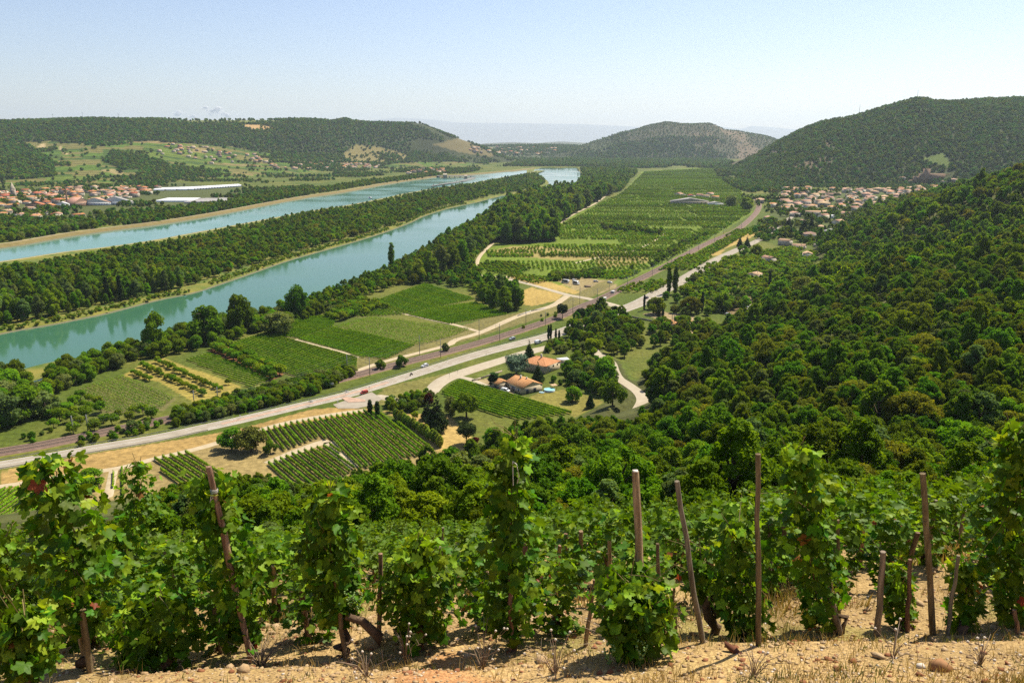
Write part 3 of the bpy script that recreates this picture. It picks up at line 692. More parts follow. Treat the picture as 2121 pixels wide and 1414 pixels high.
for s in range(3):
    proto('fruit', s+40, 1.9, 3.3, 14, 520, .22, 'fruit', 'round', zb=.22, tr=.03)
    proto('shrub', s+50, 1.5, 2.0, 10, 420, .18, ['oak', 'bright', 'olive'][s], 'round', zb=.0, trunk=False)
    proto('far', s+60, 4.4, 7.5, 9, 120, 1.05, 'farforest', 'round', zb=.02, trunk=False)
    proto('farfruit', s+70, 1.9, 2.8, 5, 60, .6, 'fruit', 'round', zb=.05, trunk=False, core=True)
for s in range(2):
    proto('spruce', s+80, 3.0, 10.5, 40, 2400, .24, 'dark', 'cone', zb=.04)
    proto('cypress', s+84, .95, 9, 14, 1300, .2, 'dark', 'column', zb=.02)
    proto('lombardy', s+86, 1.9, 19, 18, 1700, .34, 'oak', 'column', zb=.03)
proto('cedar', 90, 6.0, 9.5, 34, 2600, .28, 'cedar', 'flat', zb=.05, lr=(.22, .34))
proto('pine', 91, 4.5, 7.5, 22, 2400, .24, 'dark', 'flat', zb=.2, lr=(.25, .38))
proto('golden', 92, 4.6, 8, 26, 2400, .3, 'scrub', 'round', zb=.1)
def place_tree(key, i, x, y, z, s, name, label, group, cat='tree', parts=True, sz=None, rz=None):
    P = PROTO[key][i % len(PROTO[key])]
    rz = random.uniform(0, 6.28) if rz is None else rz
    sc = (s, s, s*(sz or 1))
    if parts and P[1] is not None:
        e = empty(name, (x, y, z), rz, label, cat, group); e.scale = sc
        link('trunk', P[1], e); link('crown', P[0], e); return e
    o = link(name, P[2], loc=(x, y, z)); o.rotation_euler = (0, 0, rz); o.scale = sc
    return tag(o, label, cat, group)
def scatter(name, P, keyidx, S, sz=None, tilt=0):
    """one object whose geometry nodes set tree meshes on its points. keyidx: list of proto keys; variant chosen at random per point"""
    P = np.asarray(P, float); n = len(P)
    if n == 0: return None
    coll = bpy.data.collections.new(name+'_kinds'); objs = []
    for k in keyidx:
        for v in range(len(PROTO[k])):
            o = bpy.data.objects.new('%s_%03d' % (name, len(objs)), PROTO[k][v][2]); coll.objects.link(o); objs.append(o)
    me = bpy.data.meshes.new(name); me.vertices.add(n); me.vertices.foreach_set('co', P.astype(np.float32).ravel())
    rg = np.random.default_rng(n)
    S = np.broadcast_to(np.asarray(S, float), (n,)); sz = np.ones(n) if sz is None else np.broadcast_to(sz, (n,))
    a = me.attributes.new('scl', 'FLOAT_VECTOR', 'POINT'); a.data.foreach_set('vector', np.stack([S, S, S*sz], 1).astype(np.float32).ravel())
    a = me.attributes.new('rot', 'FLOAT_VECTOR', 'POINT'); a.data.foreach_set('vector', np.stack([rg.normal(size=n)*tilt, rg.normal(size=n)*tilt, rg.uniform(0, 6.28, n)], 1).astype(np.float32).ravel())
    a = me.attributes.new('kind_i', 'INT', 'POINT'); a.data.foreach_set('value', rg.integers(0, len(objs), n).astype(np.int32))
    ob = link(name, me); ob['kind'] = 'stuff'
    ng = bpy.data.node_groups.new(name+'_nodes', 'GeometryNodeTree')
    ng.interface.new_socket('Geometry', in_out='INPUT', socket_type='NodeSocketGeometry'); ng.interface.new_socket('Geometry', in_out='OUTPUT', socket_type='NodeSocketGeometry')
    N, L = ng.nodes, ng.links
    gi = N.new('NodeGroupInput'); go = N.new('NodeGroupOutput'); ci = N.new('GeometryNodeCollectionInfo'); ci.inputs['Collection'].default_value = coll
    ci.inputs['Separate Children'].default_value = True; ci.inputs['Reset Children'].default_value = True
    ip = N.new('GeometryNodeInstanceOnPoints'); ip.inputs['Pick Instance'].default_value = True
    def at(nm, t):
        q = N.new('GeometryNodeInputNamedAttribute'); q.data_type = t; q.inputs['Name'].default_value = nm; return q.outputs['Attribute']
    L.new(gi.outputs[0], ip.inputs['Points']); L.new(ci.outputs[0], ip.inputs['Instance']); L.new(at('kind_i', 'INT'), ip.inputs['Instance Index'])
    L.new(at('rot', 'FLOAT_VECTOR'), ip.inputs['Rotation']); L.new(at('scl', 'FLOAT_VECTOR'), ip.inputs['Scale'])
    L.new(ip.outputs[0], go.inputs[0])
    ob.modifiers.new('scatter', 'NODES').node_group = ng
    return ob
def jgrid(x0, x1, y0, y1, sp, j=.42, rg=RNG):
    X, Y = np.meshgrid(np.arange(x0, x1, sp), np.arange(y0, y1, sp)); X = X+(np.arange(X.shape[0]) % 2)[:, None]*sp*.5
    return (X+rg.uniform(-j, j, X.shape)*sp).ravel(), (Y+rg.uniform(-j, j, Y.shape)*sp).ravel()
def inpoly_px(poly, x, y, z=0):
    u, v = project(x, y, z); return inpoly(np.array(poly, float), u, v)
def split_place(x, y, z, s, key, farkey, name, label, group, stuffname, nmax=300, sz=None, parts=True, score=None):
    """the nmax largest in view as trees of their own, the rest as one mass"""
    u, v = project(x, y, z+5); inview = (u > -40) & (u < 2161) & (v > -10) & (v < 1424)
    sc = (y if score is None else score)+np.where(inview, 0, 1e6)
    o = np.argsort(sc); first = o[:nmax]; first = first[inview[first]]
    rest = np.setdiff1d(np.arange(len(x)), first)
    for k in first:
        vi = int(RNG.integers(0, 84)); place_tree(key, vi, x[k], y[k], z[k], s[k], name, label(u[k], v[k], key, vi, s[k], y[k]) if callable(label) else label, group, sz=None if sz is None else sz[k], parts=parts)
    nr = rest[y[rest] < 520]; fr = rest[y[rest] >= 520]
    for nm, idx, ky in ((stuffname, nr, key), (stuffname, fr, farkey)):
        if len(idx): scatter(nm, np.c_[x[idx], y[idx], z[idx]], [ky], s[idx], RNG.uniform(.8, 1.25, len(idx)) if sz is None else sz[idx], tilt=.12)

# ---------------- hillside forest
LIM = np.array([(-800, 1120), (0, 1110), (200, 1090), (330, 1020), (360, 1003), (430, 1010), (500, 992), (545, 985), (600, 1010), (700, 1000), (740, 975), (800, 955), (880, 930), (940, 905), (1000, 885), (1060, 872), (1190, 864), (1240, 862), (1312, 868), (1338, 850), (1350, 815), (1362, 700), (1380, 300), (4000, 100)], float)
X1, Y1 = jgrid(-420, 330, 40, 330, 5.4, .5); X2, Y2 = jgrid(-80, 760, 330, 700, 6.8, .5); X3, Y3 = jgrid(180, 1250, 700, 1650, 9.0, .5)
x = np.r_[X1, X2, X3]; y = np.r_[Y1, Y2, Y3]; z = H(x, y)
u, v = project(x, y, z)
m = (z > 2.5) & (u > -500) & (u < 2700) & (pdist(LANE, x, y) > 6.5)
m &= ~((y > 330) & (x < np.interp(y, LANE[::-1, 1], LANE[::-1, 0])+8) & (y < 470) & (x < 75))
x, y, z = x[m], y[m], z[m]
# hidden back slopes of no use: keep all but thin beyond crest is cheap enough
s = RNG.uniform(.6, 1.15, len(x)); s *= np.where(y < 70, .5, np.where(y < 110, .8, 1.0)); s = np.where(RNG.random(len(x)) < .15, s*1.45, s)
s = np.where(y > 500, s*np.where(y > 700, 1.35, 1.1), s)
for it in range(9):
    u, v = project(x, y, z+8.4*s); bad = (v < np.interp(u, LIM[:, 0], LIM[:, 1])) & (y < 392); s = np.where(bad, s*.86, s)
u, v = project(x, y, z+8.4*s); bad = (v < np.interp(u, LIM[:, 0], LIM[:, 1])) & (y < 392)
ok = (~bad) & (s > .2); x, y, z, s = x[ok], y[ok], z[ok], s[ok]
FMK = [(330, 'left of the leaning twine tied stake'), (470, 'above the twine tied stake'), (600, 'below the bamboo hedge'), (700, 'above the dark vine with pale leaves'), (800, 'above the short brown stake'), (900, 'above the broad bushy vine'), (980, 'left of the tallest centre vine'), (1060, 'behind the tallest centre vine'), (1150, 'right of the tallest centre vine'), (1240, 'left of the square stake'), (1318, 'above the square stake'), (1405, 'above the grey leaning stake'), (1490, 'left of the tall straight stake'), (1570, 'above the tall straight stake'), (1655, 'above the feathery topped vine'), (1740, 'right of the feathery topped vine'), (1830, 'above the thick short stake'), (1912, 'above the tallest right stake'), (1990, 'right of the tallest right stake'), (2090, 'by the right edge vine')]
def forest_label(u, v, key, i, s, y):
    return '%s oak, %s of the wood, %s' % (tree_words(key, i, s), 'lowest row' if y < 90 else 'near part' if y < 140 else 'middle' if y < 220 else 'far part', nearest(u, FMK))
u, v = project(x, y, z+4*s)
vis = (v < 1110)
scr = y/s+np.where(vis, 0, 4000)
split_place(x, y, z-.3, s, 'oak', 'oak_mid', 'forest_oak', forest_label, 'trees of the wood on the near hillside', 'hillside_wood', 290, score=scr)

# ---------------- right big hill
x, y = jgrid(300, 2600, 2150, 3450, 11.5, .5); z = H(x, y); u, v = project(x, y, z)
m = (z > 2) & (u > 1470) & (u < 2330); m &= ~inpoly(clear_masks[-1], u, v)
m &= ~((u < 1760) & (fbm(x*2, y*.5, 90, 3) > .24) & (RNG.random(len(x)) < .6))
m &= ~inpoly(np.array([(1905, 356), (1975, 356), (1975, 374), (1905, 374)], float), u, v)
xf, yf = jgrid(500, 1700, 2080, 2420, 15, .5); uf, vf = project(xf, yf, H(xf, yf)); kf = (vf > 374) & (vf < 397) & (uf > 1540) & (uf < 2080) & (fbm(xf, yf, 80, 3) > -.25); scatter('village_edge_trees', np.c_[xf, yf, H(xf, yf)][kf], ['far'], RNG.uniform(.8, 1.5, kf.sum()))
scatter('wooded_hill_trees', np.c_[x, y, z][m], ['far'], RNG.uniform(1.05, 1.95, m.sum()), RNG.uniform(.75, 1.05, m.sum()))
# ---------------- left hills
x, y = jgrid(-3600, 300, 2350, 5050, 14.5, .5); u = bearing(x, y); dr = (u > -260) & (u < 1120); x, y = x[dr], y[dr]
z = H(x, y); u, v = project(x, y, z); d2 = DDr(u, 2); d3 = DDr(u, 3); d1 = DDr(u, 1)
nf_ = fbm(x, y, 220, 4)
wood = (y > d2+120*nf_) | ((u > 560) & (y > d1)); wood &= (y < d3+40) & (z > 2)
for P in clear_masks[:5]: wood &= ~(inpoly(P, u, v) & (RNG.random(len(x)) > .14))
wood &= ~((u > 850) & (fbm(x, y, 120, 3) > .12))
patch = (fbm(x+900, y, 260, 3) > .34) & (z > 3) & (y < d2)
lw = inpoly(np.array([(-260, 300), (0, 295), (60, 300), (105, 330), (118, 365), (60, 372), (-260, 375)], float), u, v) & (z > 1)
hed = (RNG.random(len(x)) < .035) & (z > 1) & (y < d2)
m = wood | patch | lw | hed | inpoly(np.array([(215, 335), (235, 312), (280, 318), (350, 340), (340, 352), (250, 352)], float), u, v)
scatter('hill_woods', np.c_[x, y, z][m], ['far'], RNG.uniform(1.2, 2.2, m.sum()), RNG.uniform(.65, .95, m.sum()))
# trees standing on the skyline of the plateau
for (u0, n, hh) in ((600, 1, 9), (705, 5, 7), (312, 1, 8), (290, 3, 8), (175, 2, 5), (523, 2, 9), (410, 2, 5), (345, 2, 5)):
    for k in range(n):
        uu = u0+k*6-n*3+random.uniform(-2, 2); D = float(DDr(np.array([uu]), 3)[0])-20; xx = (uu-1060.5)/FPX*(D*CP-100*SP)
        place_tree('far', k, xx, D, Hs(xx, D), hh/7.5*1.5, 'ridge_tree', 'small dark tree standing on the plateau skyline left of the river', 'trees on the plateau skyline', parts=False)
# ---------------- middle hill and the rise behind the valley
x, y = jgrid(-700, 2800, 5300, 6600, 19, .5); z = H(x, y); u, v = project(x, y, z)
m = (z > 2) & (u > 1120) & (u < 1640); m &= (fbm(x*1.6, y*.4, 260, 4)+.15*np.sin((u-1400)/60.) < .2) | (RNG.random(len(x)) < .45)
scatter('rocky_hill_scrub', np.c_[x, y, z][m], ['far'], RNG.uniform(.8, 1.7, m.sum()), .6)
x, y = jgrid(-700, 1000, 5200, 7600, 26, .5); z = H(x, y); u, v = project(x, y, z)
m = (u > 930) & (u < 1300) & (fbm(x, y, 160, 3) > -.1)
scatter('valley_end_trees', np.c_[x, y, z][m], ['far'], RNG.uniform(1.1, 2.2, m.sum()))

ISM = [(30, 'at the left edge'), (120, 'left of the two black columns'), (237, 'beside the two black columns'), (326, 'across from the leftmost tall tree'), (430, 'across from the broad tall tree'), (500, 'across from the round topped tree'), (617, 'across from the lone tall tree'), (720, 'between lone tree and dark column'), (812, 'across from the dark columnar poplar'), (900, 'towards the narrowing tip')]
BKM = [(20, 'at the left edge'), (130, 'by the little pond'), (230, 'above the sparse staked field'), (326, 'by the leftmost tall tree'), (432, 'by the broad tall tree'), (500, 'by the round topped tree'), (617, 'by the lone tall tree'), (700, 'above the middle vine fields'), (812, 'by the dark columnar poplar'), (900, 'above the far vine field'), (985, 'by the bend of the pale track'), (1050, 'left of the golden mown field'), (1110, 'in the great riverside grove'), (1200, 'by the plain')]
CNM = [(40, 'at the left edge'), (140, 'below the factory'), (250, 'right of the factory'), (360, 'below the greenhouses'), (470, 'right of the greenhouses'), (600, 'along the middle of the canal'), (766, 'near the motor boat'), (880, 'near the lock')]
# ---------------- island between river and canal
ISL = np.vstack([RF, CN[::-1]])
x, y = jgrid(-900, 300, 420, 3800, 8.0); m = inpoly(ISL, x, y); x, y = x[m], y[m]
dR = pdist(RF[::2], x, y); dC = pdist(CN[::2], x, y); u, v = project(x, y, 0)
m = (dR > np.where(v < 470, 12, 17+5*fbm(x, y, 30, 2))) & (dC > np.where(u < 480, np.interp(u, (0, 300, 480), (62, 40, 26)), 24)) & (u > -400)
m &= (y < 1500) | (RNG.random(len(x)) < .55)
x, y = x[m], y[m]; s = RNG.uniform(.65, 1.4, len(x))*(1+.35*fbm(x, y, 70, 2)); s = np.where(y > 1300, s*1.15, s)
dC = pdist(CN[::2], x, y); s = np.where(dC < 75, s*.55, s)
split_place(x, y, np.zeros(len(x)), s, 'poplar', 'oak_mid', 'island_poplar', lambda u, v, key, i, s, y: '%s poplar on the river strip, %s, %s' % (tree_words(key, i, s), 'water edge' if v > np.interp(u, (0, 330, 600, 900), (660, 605, 525, 435)) else 'inner wood', nearest(u, ISM)), 'trees on the strip between river and canal', 'island_wood', 280, sz=RNG.uniform(.8, 1.15, len(x)))
# low scrub along the river edge
Q = smooth_line(offset_line(RF, -9), 5); Q = Q[(Q[:, 1] > 380) & (Q[:, 1] < 1700)]; Q = np.vstack([Q+RNG.normal(size=Q.shape)*1.5, offset_line(Q, 3.5)+RNG.normal(size=Q.shape)*1.2, offset_line(Q, 4.5)+RNG.normal(size=Q.shape)*1.2, offset_line(Q, -5)+RNG.normal(size=Q.shape)*2]); Q = Q[fbm(Q[:, 0], Q[:, 1], 45, 2) > -.3]
M['reed'] = foliage('reed_foliage', (.10, .17, .008), (.19, .26, .014), trans=.35)
for s_ in range(3): proto('reed', 150+s_, 1.7, 2.0, 10, 380, .22, 'reed', 'round', zb=0, trunk=False)
scatter('bank_scrub', np.c_[Q, np.full(len(Q), -.1)], ['reed', 'reed', 'shrub'], RNG.uniform(.5, 1.4, len(Q)))

# ---------------- belt on the near bank of the river
belt = [(-200, 850), (0, 795), (100, 768), (170, 748), (230, 733), (330, 703), (430, 675), (560, 650), (690, 606), (790, 566), (850, 536), (920, 502), (985, 468), (1010, 446), (1060, 427), (1110, 412), (1165, 400), (1196, 385), (1204, 370), (1196, 352), (1330, 351), (1305, 372), (1290, 395), (1250, 408), (1230, 420), (1185, 445), (1150, 470), (1150, 500), (1085, 505), (1030, 500), (1008, 512), (985, 535), (982, 560), (1000, 580), (1075, 600), (1085, 640), (1045, 648), (1000, 625), (975, 600), (900, 588), (830, 590), (760, 615), (720, 640), (690, 648), (640, 660), (560, 685), (470, 708), (380, 732), (290, 745), (230, 770), (165, 795), (100, 830), (60, 870), (-60, 920), (-200, 950)]
x, y = jgrid(-500, 500, 330, 3600, 6.2); m = inpoly(GP(belt), x, y); x, y = x[m], y[m]
dR = pdist(RN[::2], x, y); m = (dR > 7) & ~inpoly(GP(pool_px), x, y)
m &= (y < 1300) | (RNG.random(len(x)) < .5)
x, y = x[m], y[m]; u, v = project(x, y, 0); s = RNG.uniform(.55, 1.15, len(x)); s = np.where((v < 512) & (u > 1020) & (u < 1300) & (v > 400), s*2.5, np.where(v < 515, s*1.6, s)); s = np.where((v < 640) & (u > 980) & (v > 570), s*1.15, s); s = np.where(y > 1500, s*1.1, s)
split_place(x, y, np.zeros(len(x)), s, 'bank', 'oak_mid', 'riverside_tree', lambda u, v, key, i, s, y: '%s tree in the near bank belt, %s' % (tree_words(key, i, s), nearest(u, BKM)), 'trees on the near river bank', 'riverside_belt', 280)
TALL = [(326, 724, 25, 17, 'bank', 'tall dark tree above the riverside bushes, leftmost of the tall ones'), (432, 706, 25, 27, 'bank', 'broad tall tree on the near bank, left of its round topped neighbour'), (500, 692, 29, 22, 'bank', 'round topped tall tree on the near bank above the vineyard'), (617, 657, 25, 19, 'bank', 'lone tall tree standing out over the river behind the vines'), (812, 562, 30, 8, 'lombardy', 'slim dark columnar poplar rising above the riverbank wood'), (575, 692, 17, 24, 'bank', 'wide dark tree right of the round topped one'),
     (224, 628, 23, 5, 'cypress', 'left of two black columnar poplars on the island edge'), (251, 625, 23, 5, 'cypress', 'right of two black columnar poplars on the island edge'),
     (1050, 505, 30, 20, 'poplar', 'huge poplar at the left end of the great riverside grove'), (1075, 503, 34, 20, 'poplar', 'second huge poplar of the great riverside grove'), (1100, 498, 36, 22, 'poplar', 'third huge poplar of the great riverside grove'), (1125, 490, 38, 22, 'poplar', 'fourth huge poplar of the great riverside grove'), (1143, 478, 34, 20, 'poplar', 'fifth huge poplar of the great riverside grove'), (1090, 475, 38, 24, 'poplar', 'huge poplar in the second row of the riverside grove'), (1170, 455, 32, 22, 'poplar', 'huge poplar right of the riverside grove by the track'), (1195, 440, 34, 24, 'poplar', 'huge dark poplar where the riverside track starts'), (1215, 430, 36, 24, 'poplar', 'huge dark poplar where the riverside track turns'), (1238, 418, 36, 24, 'poplar', 'huge dark poplar at the right end by the plain'), (1262, 405, 30, 22, 'poplar', 'last huge poplar before the far plain'),
     (868, 585, 22, 15, 'poplar', 'tall poplar left of the pale track bend, first'), (892, 578, 27, 17, 'poplar', 'tall poplar left of the pale track bend, second'), (915, 570, 30, 18, 'poplar', 'tall poplar left of the pale track bend, third'), (938, 562, 30, 18, 'poplar', 'tall poplar left of the pale track bend, fourth'), (958, 552, 30, 18, 'poplar', 'tall poplar left of the pale track bend, fifth'), (975, 538, 28, 17, 'poplar', 'tall poplar beside the pale track bend'), (992, 515, 28, 18, 'poplar', 'tall poplar above the pale track bend'),
     (1000, 628, 18, 10, 'poplar', 'poplar at the left of the clump before the golden field'), (1020, 640, 20, 12, 'poplar', 'poplar in the clump before the golden field'), (1045, 646, 20, 13, 'poplar', 'poplar at the foot of the clump before the golden field'), (1070, 640, 20, 13, 'poplar', 'poplar at the right of the clump before the golden field'), (1035, 622, 22, 13, 'poplar', 'tallest poplar of the clump before the golden field')]
for (u0, v0, h, w_, key, lb) in TALL:
    gx, gy = G(u0, v0); hh, ww = {'poplar': (17, 9.2), 'lombardy': (19, 3.8), 'bank': (9, 9.2), 'cypress': (9, 1.9)}[key]
    place_tree(key, int(u0), gx, gy, 0, w_/ww, 'tall_tree', lb, 'single tall trees by the river', sz=h/hh/(w_/ww))
# ---------------- beyond the canal
CB = offset_line(CF, -95); x, y = jgrid(-1500, 300, 700, 3900, 9.5)
m = inpoly(np.vstack([offset_line(CF, -34), CB[::-1]]), x, y); x, y = x[m], y[m]; u, v = project(x, y, 0)
m = (u > -200) & (u < 915) & ((fbm(x, y, 70, 3) > -.32)); x, y = x[m], y[m]; s = RNG.uniform(.6, 1.15, len(x))*1.3
split_place(x, y, np.zeros(len(x)), s, 'bank', 'oak_mid', 'canal_tree', lambda u, v, key, i, s, y: '%s tree behind the far canal dike, %s' % (tree_words(key, i, s), nearest(u, CNM)), 'trees behind the canal dike', 'canal_belt', 150)
# ---------------- loose trees over the far left plain, the valley end and the right plain
GHP = ([(300, 403), (440, 401), (515, 391), (500, 381), (400, 385), (330, 387)], [(315, 425), (480, 425), (490, 411), (340, 410)])
def loose(poly, sp, thr, keys, smin, smax, name, nz=90, zfun=None, off=0):
    W = GP(poly); x, y = jgrid(W[:, 0].min(), W[:, 0].max(), W[:, 1].min(), W[:, 1].max(), sp); m = inpoly(W, x, y) & (fbm(x+off, y, nz, 3) > thr)
    for q in GHP: m &= ~inpoly(GP(q), x, y)
    x, y = x[m], y[m]; return scatter(name, np.c_[x, y, H(x, y)*0+np.maximum(H(x, y), 0)], keys, RNG.uniform(smin, smax, len(x)))
loose([(-300, 470), (-300, 385), (350, 372), (620, 352), (1040, 344), (960, 360), (860, 372), (640, 405), (430, 445), (250, 470)], 15, .14, ['far'], .7, 1.5, 'plain_trees', 110)
loose([(430, 445), (330, 462), (-200, 500), (-200, 450), (150, 455), (330, 440), (420, 420), (560, 395), (650, 385), (640, 405)], 12, -.2, ['far'], .8, 1.4, 'plain_trees', 60)
loose([(1040, 345), (1100, 332), (1200, 329), (1500, 329), (1530, 345), (1500, 350), (1420, 347), (1330, 349), (1205, 345)], 17, -.35, ['far'], 1.2, 2.4, 'valley_belt', 200)
loose([(1480, 348), (1560, 352), (1620, 385), (1560, 400), (1530, 395), (1490, 370)], 11, -.1, ['far'], .9, 1.7, 'valley_belt', 60, off=50)
# ============================================================ ROADS, RAILWAY, FIELDS
def way(name, px, w, z, m, parent=None, step=6, kind='structure', world=None):
    P = smooth_line(GP(px) if world is None else world, step); n = len(P)
    W = np.interp(np.linspace(0, 1, n), np.linspace(0, 1, len(w)), w)/2 if np.ndim(w) else np.full(n, w/2)
    T = np.gradient(P, axis=0); T /= np.linalg.norm(T, axis=1)[:, None]; Nn = np.stack([T[:, 1], -T[:, 0]], 1)
    V = np.concatenate([np.c_[P-Nn*(W[:, None]+.6), np.full(n, z-.25)], np.c_[P-Nn*W[:, None], np.full(n, z)], np.c_[P+Nn*W[:, None], np.full(n, z)], np.c_[P+Nn*(W[:, None]+.6), np.full(n, z-.25)]])
    i = np.arange(n-1); F = np.concatenate([np.stack([k*n+i, (k+1)*n+i, (k+1)*n+i+1, k*n+i+1], 1) for k in range(3)])
    o = link(name, mesh_np(name, V, F, [m]), parent)
    if parent is None: o['kind'] = kind
    return o, P, Nn, W
def line_on(P, Nn, off, w, z, name, parent, dash=None, m=None, step=6.0, rng_=None):
    """painted line parallel to the road"""
    mb = MB(); off = np.broadcast_to(off, (len(P),))
    A = P+Nn*(off-w/2)[:, None]; B = P+Nn*(off+w/2)[:, None]
    if dash is None:
        V = np.concatenate([np.c_[A, np.full(len(P), z)], np.c_[B, np.full(len(P), z)]]); i = np.arange(len(P)-1); n = len(P); mb.add(V, np.stack([i, n+i, n+i+1, i+1], 1))
    else:
        s = np.r_[0, np.cumsum(np.linalg.norm(np.diff(P, axis=0), axis=1))]
        q = 0
        while q+dash[0] < s[-1]:
            c = [np.array([np.interp(t, s, E[:, 0]), np.interp(t, s, E[:, 1]), z]) for t in (q, q+dash[0]) for E in (A, B)]
            mb.add(np.array(c), [(0, 1, 3, 2)]); q += dash[0]+dash[1]
    return mb.build(name, [m or M['paint']], parent)
road_px = [(-300, 1012), (0, 963), (105, 945), (198, 928), (313, 909), (412, 888), (495, 870), (614, 842), (700, 822), (765, 804), (880, 768), (996, 732), (1128, 698), (1175, 683), (1215, 668), (1260, 651), (1300, 637), (1330, 625), (1374, 601), (1417, 578), (1478, 541), (1521, 520), (1573, 496), (1611, 469), (1651, 442), (1679, 425), (1700, 414)]
main_road, RP, RN_, RW = way('main_road', road_px, [8.5, 9, 9, 10.5, 13.5, 14.5, 14, 13, 11.5, 9.5, 9, 8, 8, 8, 8, 8, 8, 8], .14, M['asphalt'], step=8)
k1 = RP[:, 1] < 700
line_on(RP[k1], RN_[k1], RW[k1]-.45, .22, .165, 'edge_line', main_road); line_on(RP[k1], RN_[k1], -RW[k1]+.45, .22, .165, 'edge_line', main_road)
wide = (RP[:, 1] > 340) & (RP[:, 1] < 470); one = (RP[:, 1] <= 340); fr_ = (RP[:, 1] >= 470) & (RP[:, 1] < 900)
line_on(RP[one], RN_[one], 0, .2, .165, 'centre_line', main_road)
line_on(RP[wide], RN_[wide], -1.9, .2, .165, 'centre_line', main_road, (3, 4)); line_on(RP[wide], RN_[wide], 1.9, .2, .165, 'centre_line', main_road, (6, 3))
line_on(RP[fr_], RN_[fr_], 0, .2, .165, 'centre_line', main_road, (4, 6))
M['redlane'] = mat('worn_red_asphalt', (.36, .24, .17), .9, noise=.4)
tl = (RP[:, 1] > 350) & (RP[:, 1] < 425)
line_on(RP[tl], RN_[tl], 0, 2.2, .160, 'turning_lane', main_road, m=M['redlane'])
cross, *_ = way('crossing_road', [(1020, 584), (1060, 580), (1102, 590), (1141, 601), (1177, 611), (1220, 619), (1260, 629), (1293, 640)], [4.5, 5, 5.5, 6, 7, 10], .12, M['asphalt2'], step=5)
layby, *_ = way('side_road', [(893, 812), (905, 797), (925, 784), (960, 771), (1029, 749), (1095, 729), (1141, 718)], [7, 9, 10, 10, 9, 9, 8], .12, M['asphalt2'], step=4)
sr, *_ = way('side_road', [(745, 832), (790, 822), (830, 832), (870, 832), (893, 812)], [11, 7, 5.5, 5, 6], .11, M['asphalt2'], step=4)
jn = MB(); q = [(g[0], g[1], .135) for g in GP([(690, 838), (770, 812), (792, 826), (775, 838), (740, 846), (700, 846)])]; jn.add(q, [(0, 5, 4), (0, 4, 3), (0, 3, 2)]); jn.add(q, [(0, 2, 1)]); jn.build('junction', [M['asphalt']])['kind'] = 'structure'
isl_ = MB(); q0 = GP([(707, 825), (716, 822), (756, 828), (757, 832), (722, 834)]); n_ = len(q0); isl_.add(np.concatenate([np.c_[q0, np.full(n_, .1)], np.c_[q0, np.full(n_, .27)]]), [(a, (a+1) % n_, n_+(a+1) % n_, n_+a) for a in range(n_)]); isl_.add(np.c_[q0, np.full(n_, .27)], [(0, 1, 4), (1, 2, 3), (1, 3, 4)]); tag(isl_.build('traffic_island', [M['redlane']]), kind='structure')
way('driveway', [(950, 781), (973, 785), (1000, 797), (1022, 806), (1050, 812)], [4, 4, 5, 7], .09, M['asphalt2'], step=3)
way('vineyard_track', [(-200, 1030), (0, 1007), (136, 985), (247, 969), (303, 954), (419, 926), (518, 896), (600, 874), (690, 858), (758, 849)], [3, 3.5, 4, 4], .08, M['track'])
way('railway_track_path', [(560, 815), (640, 798), (700, 782), (739, 768), (798, 748), (923, 716), (943, 704), (996, 688), (1072, 655), (1141, 634), (1162, 622), (1177, 611)], [4, 4, 5, 6, 6], .08, M['track'])
way('field_track', [(996, 688), (973, 681), (940, 672), (890, 662), (848, 652), (780, 640), (700, 650)], 3.5, .07, M['track'])
way('field_track', [(612, 703), (660, 716), (700, 727), (742, 741)], 3, .07, M['track'])
way('river_track', [(1100, 590), (1070, 582), (1042, 571), (1005, 577), (990, 562), (988, 545), (996, 528), (1017, 507), (1030, 496)], 4, .07, M['track'], step=5)
way('river_track', [(1160, 462), (1188, 444), (1228, 424), (1248, 411), (1262, 398)], 4.5, .07, M['track'])
way('plain_track', [(1190, 545), (1241, 533), (1300, 522), (1327, 513), (1353, 500), (1380, 481), (1384, 477)], 3.5, .07, M['track'])
way('orchard_track', [(555, 960), (600, 940), (660, 918), (680, 912)], 5, .07, M['track'])
way('orchard_track', [(682, 915), (700, 940), (735, 968)], 5, .07, M['track'])
way('orchard_track', [(236, 970), (230, 1000), (222, 1040)], 3, .07, M['track'])
way('village_road', [(1748, 505), (1755, 490), (1770, 472), (1800, 458), (1830, 452)], 6, .1, M['asphalt2'])
way('village_road', [(1890, 447), (1897, 430), (1890, 418)], 7, .1, M['asphalt2'])
# the lane that winds up the foot of the wooded slope
LZ = H(LANE[:, 0], LANE[:, 1]); T = np.gradient(LANE, axis=0); T /= np.linalg.norm(T, axis=1)[:, None]; Nn = np.stack([T[:, 1], -T[:, 0]], 1)
n = len(LANE); V = np.concatenate([np.c_[LANE-Nn*3.1, LZ+.12], np.c_[LANE+Nn*3.1, LZ+.12]]); i = np.arange(n-1)
tag(link('winding_lane', mesh_np('winding_lane', V, np.stack([i, n+i, n+i+1, i+1], 1), [M['asphalt2']])), kind='structure')
